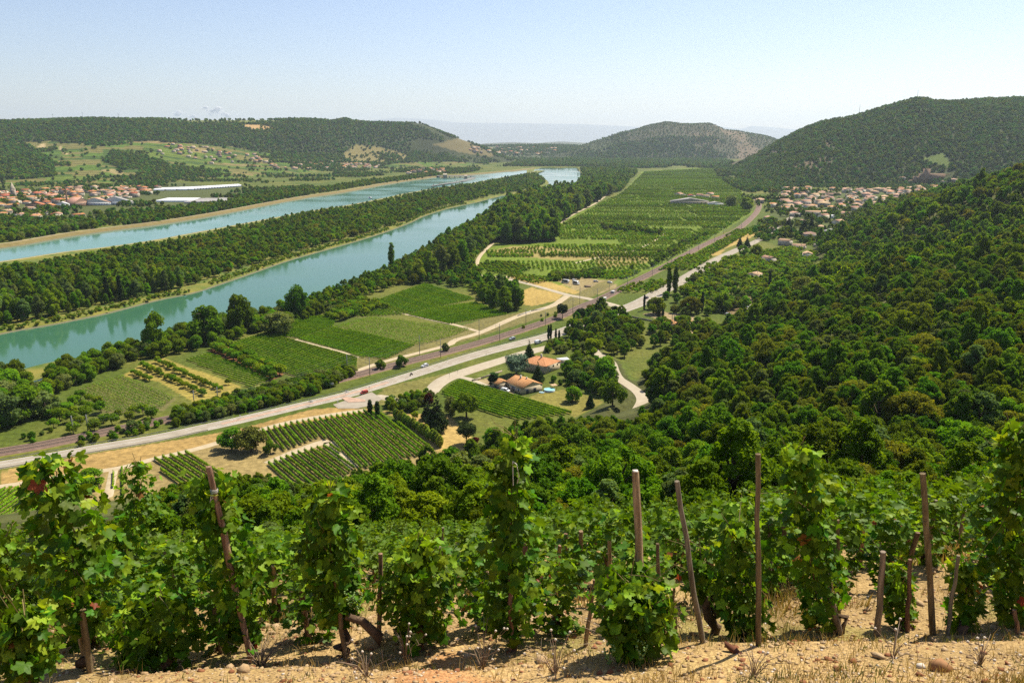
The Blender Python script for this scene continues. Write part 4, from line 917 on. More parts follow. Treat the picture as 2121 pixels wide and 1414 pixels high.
# ---------------- railway
rail_px = [(-300, 988), (0, 937), (78, 924), (148, 910), (287, 881), (430, 852), (560, 822), (689, 790), (831, 753), (930, 728), (1029, 700), (1141, 663), (1210, 633), (1243, 620), (1300, 591), (1382, 549), (1461, 506), (1526, 476), (1560, 448), (1571, 432), (1571, 420), (1562, 408)]
rb, TP, TN, TW = way('railway', rail_px, 11.5, .10, M['bankgrass'], step=6)
M['rail'] = mat('rail_steel', (.20, .15, .12), .5, metal=.3); M['sleeper'] = mat('sleeper', (.20, .15, .11), .95)
V = np.concatenate([np.c_[TP+TN*o, np.full(len(TP), zz)] for o, zz in ((-5.4, .05), (-4.6, .5), (4.6, .5), (5.4, .05))]); n = len(TP); i = np.arange(n-1)
link('ballast', mesh_np('ballast', V, np.concatenate([np.stack([k*n+i, (k+1)*n+i, (k+1)*n+i+1, k*n+i+1], 1) for k in range(3)]), [M['ballast']]), rb)
for o in (-2.65, -1.2, 1.2, 2.65):
    mb = MB()
    for dx, dz in ((0, 0),): 
        A = TP+TN*(o-.06); B = TP+TN*(o+.06); V = np.concatenate([np.c_[A, np.full(n, .55)], np.c_[A, np.full(n, .74)], np.c_[B, np.full(n, .74)], np.c_[B, np.full(n, .55)]])
        mb.add(V, np.concatenate([np.stack([k*n+i, (k+1)*n+i, (k+1)*n+i+1, k*n+i+1], 1) for k in range(3)]))
    mb.build('rail', [M['rail']], rb)
sl = MB(); s = np.r_[0, np.cumsum(np.linalg.norm(np.diff(TP, axis=0), axis=1))]; qs = np.arange(0, min(s[-1], 700), .75); cx_ = np.interp(qs, s, TP[:, 0]); cy_ = np.interp(qs, s, TP[:, 1]); nx = np.interp(qs, s, TN[:, 0]); ny = np.interp(qs, s, TN[:, 1])
for o in (-1.92, 1.92):
    c = np.stack([cx_+nx*o, cy_+ny*o], 1); a = np.stack([nx, ny], 1)*1.25; b = np.stack([-ny, nx], 1)*.13
    V = np.stack([np.c_[c-a-b, 0*qs+.56], np.c_[c+a-b, 0*qs+.56], np.c_[c+a+b, 0*qs+.56], np.c_[c-a+b, 0*qs+.56]], 1).reshape(-1, 3); sl.add(V, np.arange(len(V)).reshape(-1, 4))
sl.build('sleepers', [M['sleeper']], rb)['kind'] = 'stuff'
M['steel'] = mat('galvanised_steel', (.20, .20, .19), .6, .3); M['wire'] = mat('wire', (.12, .12, .12), .6)
MASTPX = [(165, 897, 40), (177, 890, 36), (383, 835, 40), (460, 838, 38), (733, 776, 40), (762, 776, 38), (881, 740, 42), (913, 740, 38), (1000, 705, 41), (1032, 703, 35), (1085, 675, 34), (1117, 672, 30), (1183, 654, 36), (1204, 629, 36), (1235, 629, 32), (1259, 601, 20), (1288, 598, 26), (1339, 572, 21), (1310, 577, 18), (1382, 552, 17), (1420, 530, 17), (1453, 520, 15), (1480, 503, 17), (1527, 476, 16), (1500, 485, 13)]
mast_xy = []
for (u, v, hp) in MASTPX:
    gx, gy = G(u, v); h = hp*(gy*CP+CAMZ*SP)/FPX*1.03
    j = int(np.argmin(np.hypot(TP[:, 0]-gx, TP[:, 1]-gy))); side = np.sign((gx-TP[j, 0])*TN[j, 0]+(gy-TP[j, 1])*TN[j, 1]); o_ = 6.4*side
    gx, gy = TP[j]+TN[j]*o_
    e = empty('catenary_mast', (gx, gy, 0), 0, 'steel mast on the %s side of the railway, %s' % ('near' if side > 0 else 'far', 'by the hedge at lower left' if u < 600 else ('by the terraced vines' if u < 1000 else ('near the level crossing' if u < 1250 else 'far along the line'))), 'mast', 'overhead line masts along the railway')
    mb = MB(); mb.box(-.16, .16, -.16, .16, -.3, h); mb.build('pole', [M['steel']], e)
    d = TN[j]*-side; mb = MB(); mb.tube([(0, 0, h*.84), (d[0]*3.6, d[1]*3.6, h*.88)], .07, 4); mb.tube([(0, 0, h*.62), (d[0]*3.8, d[1]*3.8, h*.68)], .07, 4); mb.tube([(d[0]*3.6, d[1]*3.6, h*.88), (d[0]*3.8, d[1]*3.8, h*.66)], .06, 4); mb.build('bracket', [M['steel']], e)
    mast_xy.append((j, side, h))
for side in (-1, 1):
    ms = sorted((j, h) for j, s_, h in mast_xy if s_ == side)
    for wi, (fr, off) in enumerate(((.66, 2.2*side), (.86, 2.4*side), (.93, 6.4*side))):
        mb = MB()
        for (j0, h0), (j1, h1) in zip(ms[:-1], ms[1:]):
            a = np.r_[TP[j0]+TN[j0]*off, h0*fr]; b = np.r_[TP[j1]+TN[j1]*off, h1*fr]; t = np.linspace(0, 1, 9)[:, None]; L_ = np.linalg.norm(a-b)
            P = a*(1-t)+b*t; P[:, 2] -= (L_*.012 if wi != 0 else .1)*4*(t*(1-t))[:, 0]; mb.tube(P, .03, 3, False)
        o = mb.build('overhead_wire', [M['wire']]); tag(o, '%s over the %s railway track' % (('contact wire', 'carrier wire', 'feeder wire')[wi], 'near' if side > 0 else 'far'), 'wire', 'overhead wires of the railway')
# ---------------- guard rails
M['guard'] = mat('guard_rail_steel', (.52, .53, .52), .5, .4, metal=.3)
def guard(P, name_label, h=.75, postm=4.0):
    e = empty('guard_rail', (P[0][0], P[0][1], 0), 0, name_label, 'guard rail', 'guard rails along the main road'); o = np.array((P[0][0], P[0][1], 0))
    n = len(P); V = np.concatenate([np.c_[P, np.full(n, z)] for z in (h-.32, h-.16, h)]); V[n:2*n, :2] += .06; i = np.arange(n-1)
    link('rail', mesh_np('rail', V-o, np.concatenate([np.stack([k*n+i, (k+1)*n+i, (k+1)*n+i+1, k*n+i+1], 1) for k in range(2)]), [M['guard']]), e)
    s = np.r_[0, np.cumsum(np.linalg.norm(np.diff(P, axis=0), axis=1))]; mb = MB(); mb.box(-.06, .06, -.06, .06, -.1, h-.1); pm = mb.mesh('post', [M['guard']])
    for k, q in enumerate(np.arange(0, s[-1], max(postm, s[-1]/290))): link('post', pm, e, (np.interp(q, s, P[:, 0])-o[0], np.interp(q, s, P[:, 1])-o[1], 0))
gk = (RP[:, 1] > 280) & (RP[:, 1] < 362); guard((RP-RN_*(RW+1.2)[:, None])[gk], 'pale steel guard rail on the railway side of the road at lower left')
gk = (RP[:, 1] > 280) & (RP[:, 1] < 350) ; guard((RP+RN_*(RW+1.0)[:, None])[gk], 'steel guard rail on the near side of the road above the dry verge')
gk = (RP[:, 1] > 365) & (RP[:, 1] < 540); guard((RP-RN_*(RW+1.2)[:, None])[gk], 'long steel guard rail between the main road and the railway')
# ---------------- vine rows of the valley fields
def vine_field(poly_px, d_px, spacing, h, w, dens, label, group, fs=.24, stakes=0, ends=False, m='vinefar', gap=0, name='vine_row', seed=0):
    P = GP(poly_px); a, b = GP(d_px); d = (b-a)/np.linalg.norm(b-a); nn = np.array([d[1], -d[0]]); c = P@nn; rg = np.random.default_rng(seed+17)
    lo, hi = c.min(), c.max(); rows_ = []
    for off in np.arange(lo+spacing*.5, hi, spacing):
        # clip the line to the polygon
        ts = []
        for i in range(len(P)):
            p, q = P[i], P[(i+1) % len(P)]; cp, cq = p@nn-off, q@nn-off
            if (cp < 0) != (cq < 0): ts.append(((p+(q-p)*cp/(cp-cq))@d))
        ts.sort()
        for t0, t1 in zip(ts[::2], ts[1::2]):
            L_ = t1-t0
            if L_ < 4: continue
            o = nn*off+d*t0; mb = MB(); n = int(L_*dens)
            t = rg.uniform(0, L_, n); thick = .75+.5*vnoise(t*.35+off, t*0+seed)
            if gap: t = t[vnoise(t*.55+off*3.1, t*0+5.5) > gap]; n = len(t); thick = .75+.5*vnoise(t*.35+off, t*0+seed)
            ph = rg.uniform(-.35*math.pi, 1.35*math.pi, n); r = np.stack([np.cos(ph)*w*.5*thick, np.sin(ph)*(h*.42)*thick+h*.58], 1)
            wob = .12*np.sin(t*.21+off)
            X = d[0]*t+nn[0]*(r[:, 0]+wob); Y = d[1]*t+nn[1]*(r[:, 0]+wob); Dn = np.stack([nn[0]*np.cos(ph), nn[1]*np.cos(ph), np.sin(ph)], 1)
            Vv, Ff = leaf_faces(rg, np.stack([X, Y, r[:, 1]], 1), Dn, fs, up=.35, jit=.75); mb.add(Vv, Ff)
            if not gap:
                q = np.linspace(0, L_, max(3, int(L_/5))); A = np.stack([d[0]*q, d[1]*q], 1); m_ = len(q); i = np.arange(m_-1)
                Vc = np.concatenate([np.c_[A-nn*w*.24, 0*q+h*.3], np.c_[A-nn*w*.2, 0*q+h*.82], np.c_[A+nn*w*.2, 0*q+h*.82], np.c_[A+nn*w*.24, 0*q+h*.3]]); mb.add(Vc, np.concatenate([np.stack([kk*m_+i, (kk+1)*m_+i, (kk+1)*m_+i+1, kk*m_+i+1], 1) for kk in range(3)]))
            mb.mi = 1
            if ends:
                for q in (0., L_): mb.box(d[0]*q-.07, d[0]*q+.07, d[1]*q-.07, d[1]*q+.07, -.1, h*1.25)
            if stakes:
                for q in np.arange(.5, L_, stakes): mb.box(d[0]*q-.035, d[0]*q+.035, d[1]*q-.035, d[1]*q+.035, 0, h*1.1)
            ob = mb.build(name, [M[m], M['stakefar']], loc=(o[0], o[1], .02)); rows_.append((o[0], ob))
    for k_, (_, ob) in enumerate(sorted(rows_, key=lambda r: r[0])): tag(ob, label+', %s from left' % ordinal(k_), 'vine row', group)
M['stakefar'] = mat('field_stake', (.42, .33, .22), .9)
VF_END = 1
vine_field([(516, 899), (600, 880), (758, 853), (798, 862), (850, 893), (896, 930), (870, 945), (740, 975), (735, 968), (690, 915), (660, 908), (590, 935)], [(643, 863), (742, 965)], 2.75, 1.9, 1.0, 26, 'trellised vine row in the large field under the main road', 'vine rows of the large field under the main road', ends=True)
vine_field([(556, 962), (612, 940), (690, 922), (735, 972), (690, 1010), (650, 1030), (590, 1000)], [(612, 940), (700, 1010)], 2.9, 1.8, .95, 26, 'trellised vine row in the small lower field', 'vine rows of the small lower field', ends=True)
vine_field([(306, 955), (390, 938), (470, 985), (520, 1020), (430, 1045)], [(306, 955), (430, 1040)], 3.0, 1.8, 1.0, 26, 'trellised vine row in the left field under the vineyard track', 'vine rows of the left field', ends=True)
vine_field([(-80, 1022), (110, 1003), (150, 1012), (60, 1095), (-80, 1130)], [(0, 1075), (95, 1006)], 2.2, 1.4, .7, 14, 'bushy vine row at the far left below the track', 'vine rows at the far left', m='vinefar')
vine_field([(232, 985), (238, 973), (262, 968), (262, 1040), (238, 1050)], [(245, 975), (245, 1040)], 3.2, 1.4, .6, 14, 'short vine row between the bare strips at left', 'short vine rows between bare strips')
vine_field([(914, 816), (935, 800), (954, 788), (1060, 820), (1189, 857), (1130, 864), (1069, 871), (1000, 853), (940, 832)], [(954, 788), (1189, 857)], 2.6, 1.9, 1.1, 24, 'lush vine row in the field below the two houses', 'vine rows below the two houses')
vine_field([(385, 747), (432, 733), (575, 781), (520, 804)], [(396, 740), (561, 785)], 2.6, 1.5, .7, 12, 'vine row left of the red earth orchard', 'vine rows of the striped field')
vine_field([(168, 805), (255, 779), (362, 824), (335, 846), (235, 856), (200, 845)], [(255, 779), (362, 824)], 2.2, 1.4, .8, 16, 'sparse staked vine row by the pond', 'vine rows of the sparse left field', stakes=3.1, gap=.1)
vine_field([(478, 712), (552, 690), (740, 742), (738, 768), (650, 788), (596, 778)], [(555, 692), (735, 742)], 2.3, 1.5, .8, 9, 'vine row in the field left of the field track', 'vine rows left of the field track', fs=.3)
vine_field([(618, 703), (692, 678), (860, 716), (800, 745), (752, 741)], [(617, 705), (742, 738)], 2.2, 1.5, .8, 9, 'vine row in the middle field by the railway path', 'vine rows of the big middle field', fs=.3)
vine_field([(692, 678), (768, 657), (975, 683), (930, 700), (865, 717)], [(617, 705), (742, 738)], 2.4, 1.5, .9, 12, 'sparse staked vine row in the upper middle field', 'staked rows of the big middle field', fs=.28, stakes=3.6, gap=.12)
vine_field([(846, 653), (900, 638), (985, 627), (1052, 652), (930, 672)], [(850, 652), (932, 670)], 2.4, 1.5, .8, 8, 'vine row in the field right of the middle track', 'vine rows right of the middle track', fs=.32)
vine_field([(700, 655), (760, 632), (810, 612), (880, 588), (985, 620), (900, 638), (845, 651), (770, 656)], [(800, 622), (860, 640)], 2.6, 1.5, .8, 7, 'vine row in the far field by the riverside trees', 'vine rows of the far field by the river', fs=.34)
vine_field([(546, 694), (590, 668), (610, 658), (700, 653), (690, 676), (618, 702)], [(548, 694), (625, 702)], 2.5, 1.5, .8, 8, 'vine row in the upper left field under the round poplars', 'vine rows of the upper left field', fs=.3)
def orchard(poly_px, d_px, sp, gap_, smin, smax, name, label, group, limit=True, key='fruit', far='farfruit', keep=1.0, thr=-9):
    P = GP(poly_px); a, b = GP(d_px); d = (b-a)/np.linalg.norm(b-a); nn = np.array([d[1], -d[0]]); c = P@nn; e = P@d
    O, T_ = np.meshgrid(np.arange(c.min(), c.max(), sp), np.arange(e.min(), e.max(), gap_)); O = O.ravel(); T_ = T_.ravel()
    X = O*nn[0]+T_*d[0]+RNG.normal(size=len(O))*.4; Y = O*nn[1]+T_*d[1]+RNG.normal(size=len(O))*.4
    m = inpoly(P, X, Y) & (RNG.random(len(X)) < keep) & (fbm(X, Y, 60, 2) > thr); X, Y = X[m], Y[m]; S = RNG.uniform(smin, smax, len(X))
    if limit:
        od = np.argsort(project(X, Y, 0)[0])
        for k, q in enumerate(od): place_tree(key, k, X[q], Y[q], 0, S[q], name, label+', %s from left' % ordinal(k), group)
    else: scatter(name+'_rows', np.c_[X, Y, 0*X], [far], S)
orchard([(268, 775), (300, 758), (345, 745), (485, 800), (410, 826)], [(300, 758), (410, 810)], 9.5, 3.4, .8, 1.3, 'fruit_tree', 'low fruit tree in the golden orchard rows at left', 'fruit trees of the golden orchard')
orchard([(435, 722), (475, 713), (592, 772), (560, 790)], [(435, 722), (560, 785)], 6.5, 5.5, 1.5, 2.3, 'fruit_tree', 'spreading fruit tree over the red earth between vine rows', 'fruit trees on the red earth')
orchard([(700, 668), (670, 655), (760, 625), (800, 640), (745, 655)], [(700, 668), (760, 640)], 7, 6, 1.5, 2.4, 'fruit_tree', 'dark fruit tree between the middle vine fields', 'fruit trees between the middle fields')
orchard([(80, 905), (110, 850), (180, 815), (230, 850), (330, 855), (350, 862), (240, 885), (150, 905)], [(110, 850), (240, 885)], 8, 7, 1.2, 2.1, 'fruit_tree', 'light green walnut tree by the railway at lower left', 'trees by the railway at lower left', keep=.75)
orchard([(1100, 560), (1060, 575), (980, 560), (1000, 545), (1060, 545)], [(980, 560), (1100, 570)], 7, 5.5, 1.0, 1.5, 'fruit_tree', 'fruit tree in the block beside the riverside track', 'fruit trees by the riverside track', limit=True)
orchard([(1110, 590), (1165, 578), (1105, 572), (1060, 570), (1050, 574)], [(1060, 575), (1160, 585)], 5, 5, 1.0, 1.5, 'fruit_tree', '', '', limit=False)
# the plain of orchards between the railway and the riverside wood
PLAIN = GP([(1000, 545), (1010, 522), (1090, 512), (1160, 505), (1155, 470), (1200, 447), (1250, 418), (1290, 400), (1335, 356), (1480, 348), (1535, 398), (1555, 440), (1480, 488), (1385, 540), (1290, 580), (1160, 572), (1110, 560)])
rg_ = np.random.default_rng(77); yb = PLAIN[:, 1].min(); bands = {'farfruit': [], 'farbright': [], 'fardull': []}
for s_ in range(3): proto('farbright', s_+170, 1.7, 2.3, 5, 60, .6, 'bright', 'round', zb=.05, trunk=False); proto('fardull', s_+175, 2.0, 3.2, 5, 60, .6, 'poplar', 'round', zb=.05, trunk=False)
while yb < PLAIN[:, 1].max():
    hb = rg_.uniform(14, 60); xb = PLAIN[:, 0].min()-rg_.uniform(0, 90)
    while xb < PLAIN[:, 0].max():
        wb = rg_.uniform(70, 260); kd = ('farfruit', 'farbright', 'fardull', 'farbright', 'farfruit')[int(rg_.integers(0, 5))]; sp = rg_.uniform(3.6, 7.5); gp_ = rg_.uniform(3.0, 5.0); sc_ = rg_.uniform(.65, 1.25); bare = rg_.random() < .05
        if not bare:
            Yq, Xq = np.meshgrid(np.arange(yb+3, yb+hb-2, sp), np.arange(xb+2, xb+wb-2, gp_)); Xq = Xq.ravel()+rg_.normal(size=Xq.size)*.5; Yq = Yq.ravel()+rg_.normal(size=Xq.size)*.35+(Xq-200)*-.03
            m = inpoly(PLAIN, Xq, Yq) & (rg_.random(len(Xq)) < .93); bands[kd].append(np.c_[Xq[m], Yq[m], np.full(m.sum(), sc_)*rg_.uniform(.75, 1.2, m.sum())])
        xb += wb+rg_.uniform(0, 5)
    yb += hb+rg_.uniform(1, 7)
for kd, L_ in bands.items(): A_ = np.vstack(L_); scatter('plain_orchard_rows', np.c_[A_[:, :2], 0*A_[:, 0]], [kd], A_[:, 2])
orchard([(1280, 600), (1380, 553), (1470, 510), (1520, 482), (1555, 455), (1590, 470), (1500, 512), (1440, 560), (1380, 595), (1300, 625)], [(1300, 615), (1500, 505)], 6.5, 5.5, 1.0, 1.8, 'strip_orchard', '', '', limit=False, thr=-.1)
orchard([(1380, 640), (1420, 590), (1500, 540), (1560, 528), (1700, 520), (1680, 560), (1640, 600), (1560, 620), (1500, 640), (1440, 645)], [(1400, 600), (1600, 590)], 8.5, 8, 1.1, 2.6, 'roadside_garden', '', '', limit=False, key='bank', far='oak_mid' if False else 'farfruit', thr=-.25)
orchard([(1440, 560), (1480, 548), (1600, 520), (1700, 500), (1740, 500), (1700, 520), (1560, 545)], [(1440, 560), (1560, 540)], 7, 6, 1, 2.0, 'village_garden', '', '', limit=False, thr=-.2)
pw_ = GP(pool_px, 0); cc_ = pw_.mean(0); n_ = len(pw_); pm_ = MB(); pm_.add(np.r_[np.c_[pw_, np.full(n_, .06)], [[cc_[0], cc_[1], .06]]], [(a, (a+1) % n_, n_) for a in range(n_)]); tag(pm_.build('pond', [M['pond']]), kind='structure')
# ---------------- hedges and single trees
def grove(poly_px, sp, key, smin, smax, name, label, group, keep=1.0, sz=None, parts=True, zz=None):
    P = GP(poly_px); X, Y = jgrid(P[:, 0].min(), P[:, 0].max(), P[:, 1].min(), P[:, 1].max(), sp, .35); m = inpoly(P, X, Y) & (RNG.random(len(X)) < keep); X, Y = X[m], Y[m]
    Z = H(X, Y)
    od = np.argsort(project(X, Y, Z)[0])
    for k, q in enumerate(od): place_tree(key, k, X[q], Y[q], Z[q]-.1, RNG.uniform(smin, smax), name, label+(', %s from left' % ordinal(k) if len(od) > 1 else ''), group, sz=sz, parts=parts)
grove([(352, 887), (470, 862), (600, 833), (690, 802), (736, 778), (722, 766), (640, 787), (540, 815), (430, 842), (365, 864)], 3.6, 'bank', .5, .74, 'hedge_shrub', 'dense shrub of the long hedge between the railway and the road', 'shrubs of the long hedge by the railway')
grove([(150, 930), (300, 898), (310, 890), (340, 880), (330, 872), (240, 895), (150, 915)], 4, 'bank', .25, .42, 'hedge_shrub', 'low shrub between the railway and the road at lower left', 'low shrubs by the road at lower left')
grove([(-60, 900), (-60, 780), (20, 780), (60, 800), (70, 850), (20, 890)], 9, 'bank', 1.0, 1.8, 'walnut_tree', 'big dark tree in the wood at the left edge beside the pond', 'trees at the left edge by the pond')
grove([(0, 935), (0, 915), (130, 890), (140, 903)], 5, 'bank', .25, .5, 'hedge_shrub', 'low shrub on the far side of the railway at lower left', 'low shrubs by the railway at lower left', .6)
grove([(1040, 700), (1110, 655), (1170, 640), (1180, 650), (1120, 672), (1050, 702)], 6, 'bank', .2, .4, 'hedge_shrub', 'low bush between the railway and the pale path', 'bushes between railway and path', .35)
grove([(1180, 668), (1240, 640), (1290, 650), (1300, 665), (1345, 690), (1330, 725), (1282, 745), (1240, 728), (1180, 715), (1168, 690)], 7.5, 'oak', .75, 1.15, 'roadside_oak', 'rounded oak in the grove between the road bend and the two houses', 'trees between the road bend and the houses')
grove([(1340, 690), (1370, 668), (1500, 680), (1560, 672), (1640, 640), (1660, 625), (1600, 690), (1480, 715), (1400, 728), (1350, 720)], 8, 'oak', .7, 1.15, 'garden_oak', 'oak in the wood edge below the terrace and the camp ground', 'trees below the camp ground')
grove([(1340, 640), (1400, 610), (1470, 600), (1540, 590), (1600, 600), (1560, 640), (1480, 655), (1400, 655)], 11, 'bank', .6, 1.0, 'garden_tree', 'garden tree round the inn and the camp ground', 'trees round the inn', .8)
grove([(1430, 580), (1460, 560), (1560, 570), (1640, 560), (1690, 550), (1640, 590), (1500, 598)], 12, 'bank', .5, .95, 'garden_tree', 'garden tree along the right side of the main road', 'garden trees right of the road', .8)
grove([(1130, 577), (1250, 560), (1255, 573), (1150, 584)], 5.5, 'bank', .5, .75, 'garden_tree', 'dark bush in the row behind the parked white vans', 'bushes behind the parked vans')
grove([(1245, 476), (1370, 488), (1370, 480), (1250, 468)], 9, 'bank', .7, 1.0, 'field_tree', 'dark tree in the row across the plain of orchards', 'tree row across the plain')
grove([(1350, 560), (1385, 530), (1470, 487), (1450, 487), (1370, 520), (1345, 545)], 8, 'bank', .4, .85, 'field_tree', 'green tree along the far side of the railway', 'trees along the far side of the railway', .8)
grove([(1128, 735), (1135, 715), (1195, 708), (1215, 715), (1210, 728), (1160, 732)], 5, 'bank', .5, .68, 'hedge_shrub', 'dark clipped hedge shrub behind the upper house', 'hedge behind the upper house')
grove([(1160, 800), (1175, 760), (1200, 742), (1245, 752), (1262, 775), (1276, 800), (1272, 830), (1240, 828), (1200, 800)], 7.5, 'bank', .75, 1.15, 'garden_tree', 'leafy garden tree right of the two houses inside the lane bend', 'garden trees right of the houses')
grove([(1130, 797), (1170, 800), (1195, 815), (1200, 805), (1150, 785)], 5, 'bank', .35, .5, 'hedge_shrub', 'hedge shrub behind the round pool', 'hedge behind the pool')
grove([(792, 853), (800, 838), (880, 815), (896, 822), (885, 845), (850, 853)], 4.5, 'bank', .45, .65, 'hedge_shrub', 'dark tall garden hedge shrub at the end of the side road', 'garden hedge by the side road')
M['bamboo'] = foliage('bamboo_foliage', (.16, .24, .02), (.26, .34, .04), trans=.4)
proto('bamboo', 95, 1.5, 5, 10, 900, .24, 'bamboo', 'column', zb=.0, trunk=False)
M['plum'] = foliage('copper_foliage', (.07, .02, .012), (.12, .04, .02)); proto('plum', 96, 3, 5.5, 18, 1500, .28, 'plum', 'round', zb=.05)
bl = smooth_line(GP([(820, 868), (850, 884), (880, 902), (912, 925)]), 1.7)
for k, p in enumerate(bl): place_tree('bamboo', 0, p[0]+RNG.normal()*.3, p[1]+RNG.normal()*.3, 0, RNG.uniform(.85, 1.25), 'bamboo_clump', 'bright yellow green bamboo clump in the tall garden hedge, %s from its upper end' % ordinal(k), 'bamboo hedge above the large vine field')
HT = {'spruce': 10.5, 'cypress': 9, 'lombardy': 19, 'cedar': 9.5, 'pine': 7.5, 'bank': 9, 'oak': 8.6, 'fruit': 3.3, 'poplar': 17, 'golden': 8, 'plum': 5.5, 'shrub': 2}
WD = {'spruce': 6, 'cypress': 1.9, 'lombardy': 3.8, 'cedar': 12, 'pine': 9, 'bank': 9.2, 'oak': 8, 'fruit': 3.8, 'poplar': 9.2, 'golden': 9.2, 'plum': 6, 'shrub': 3}
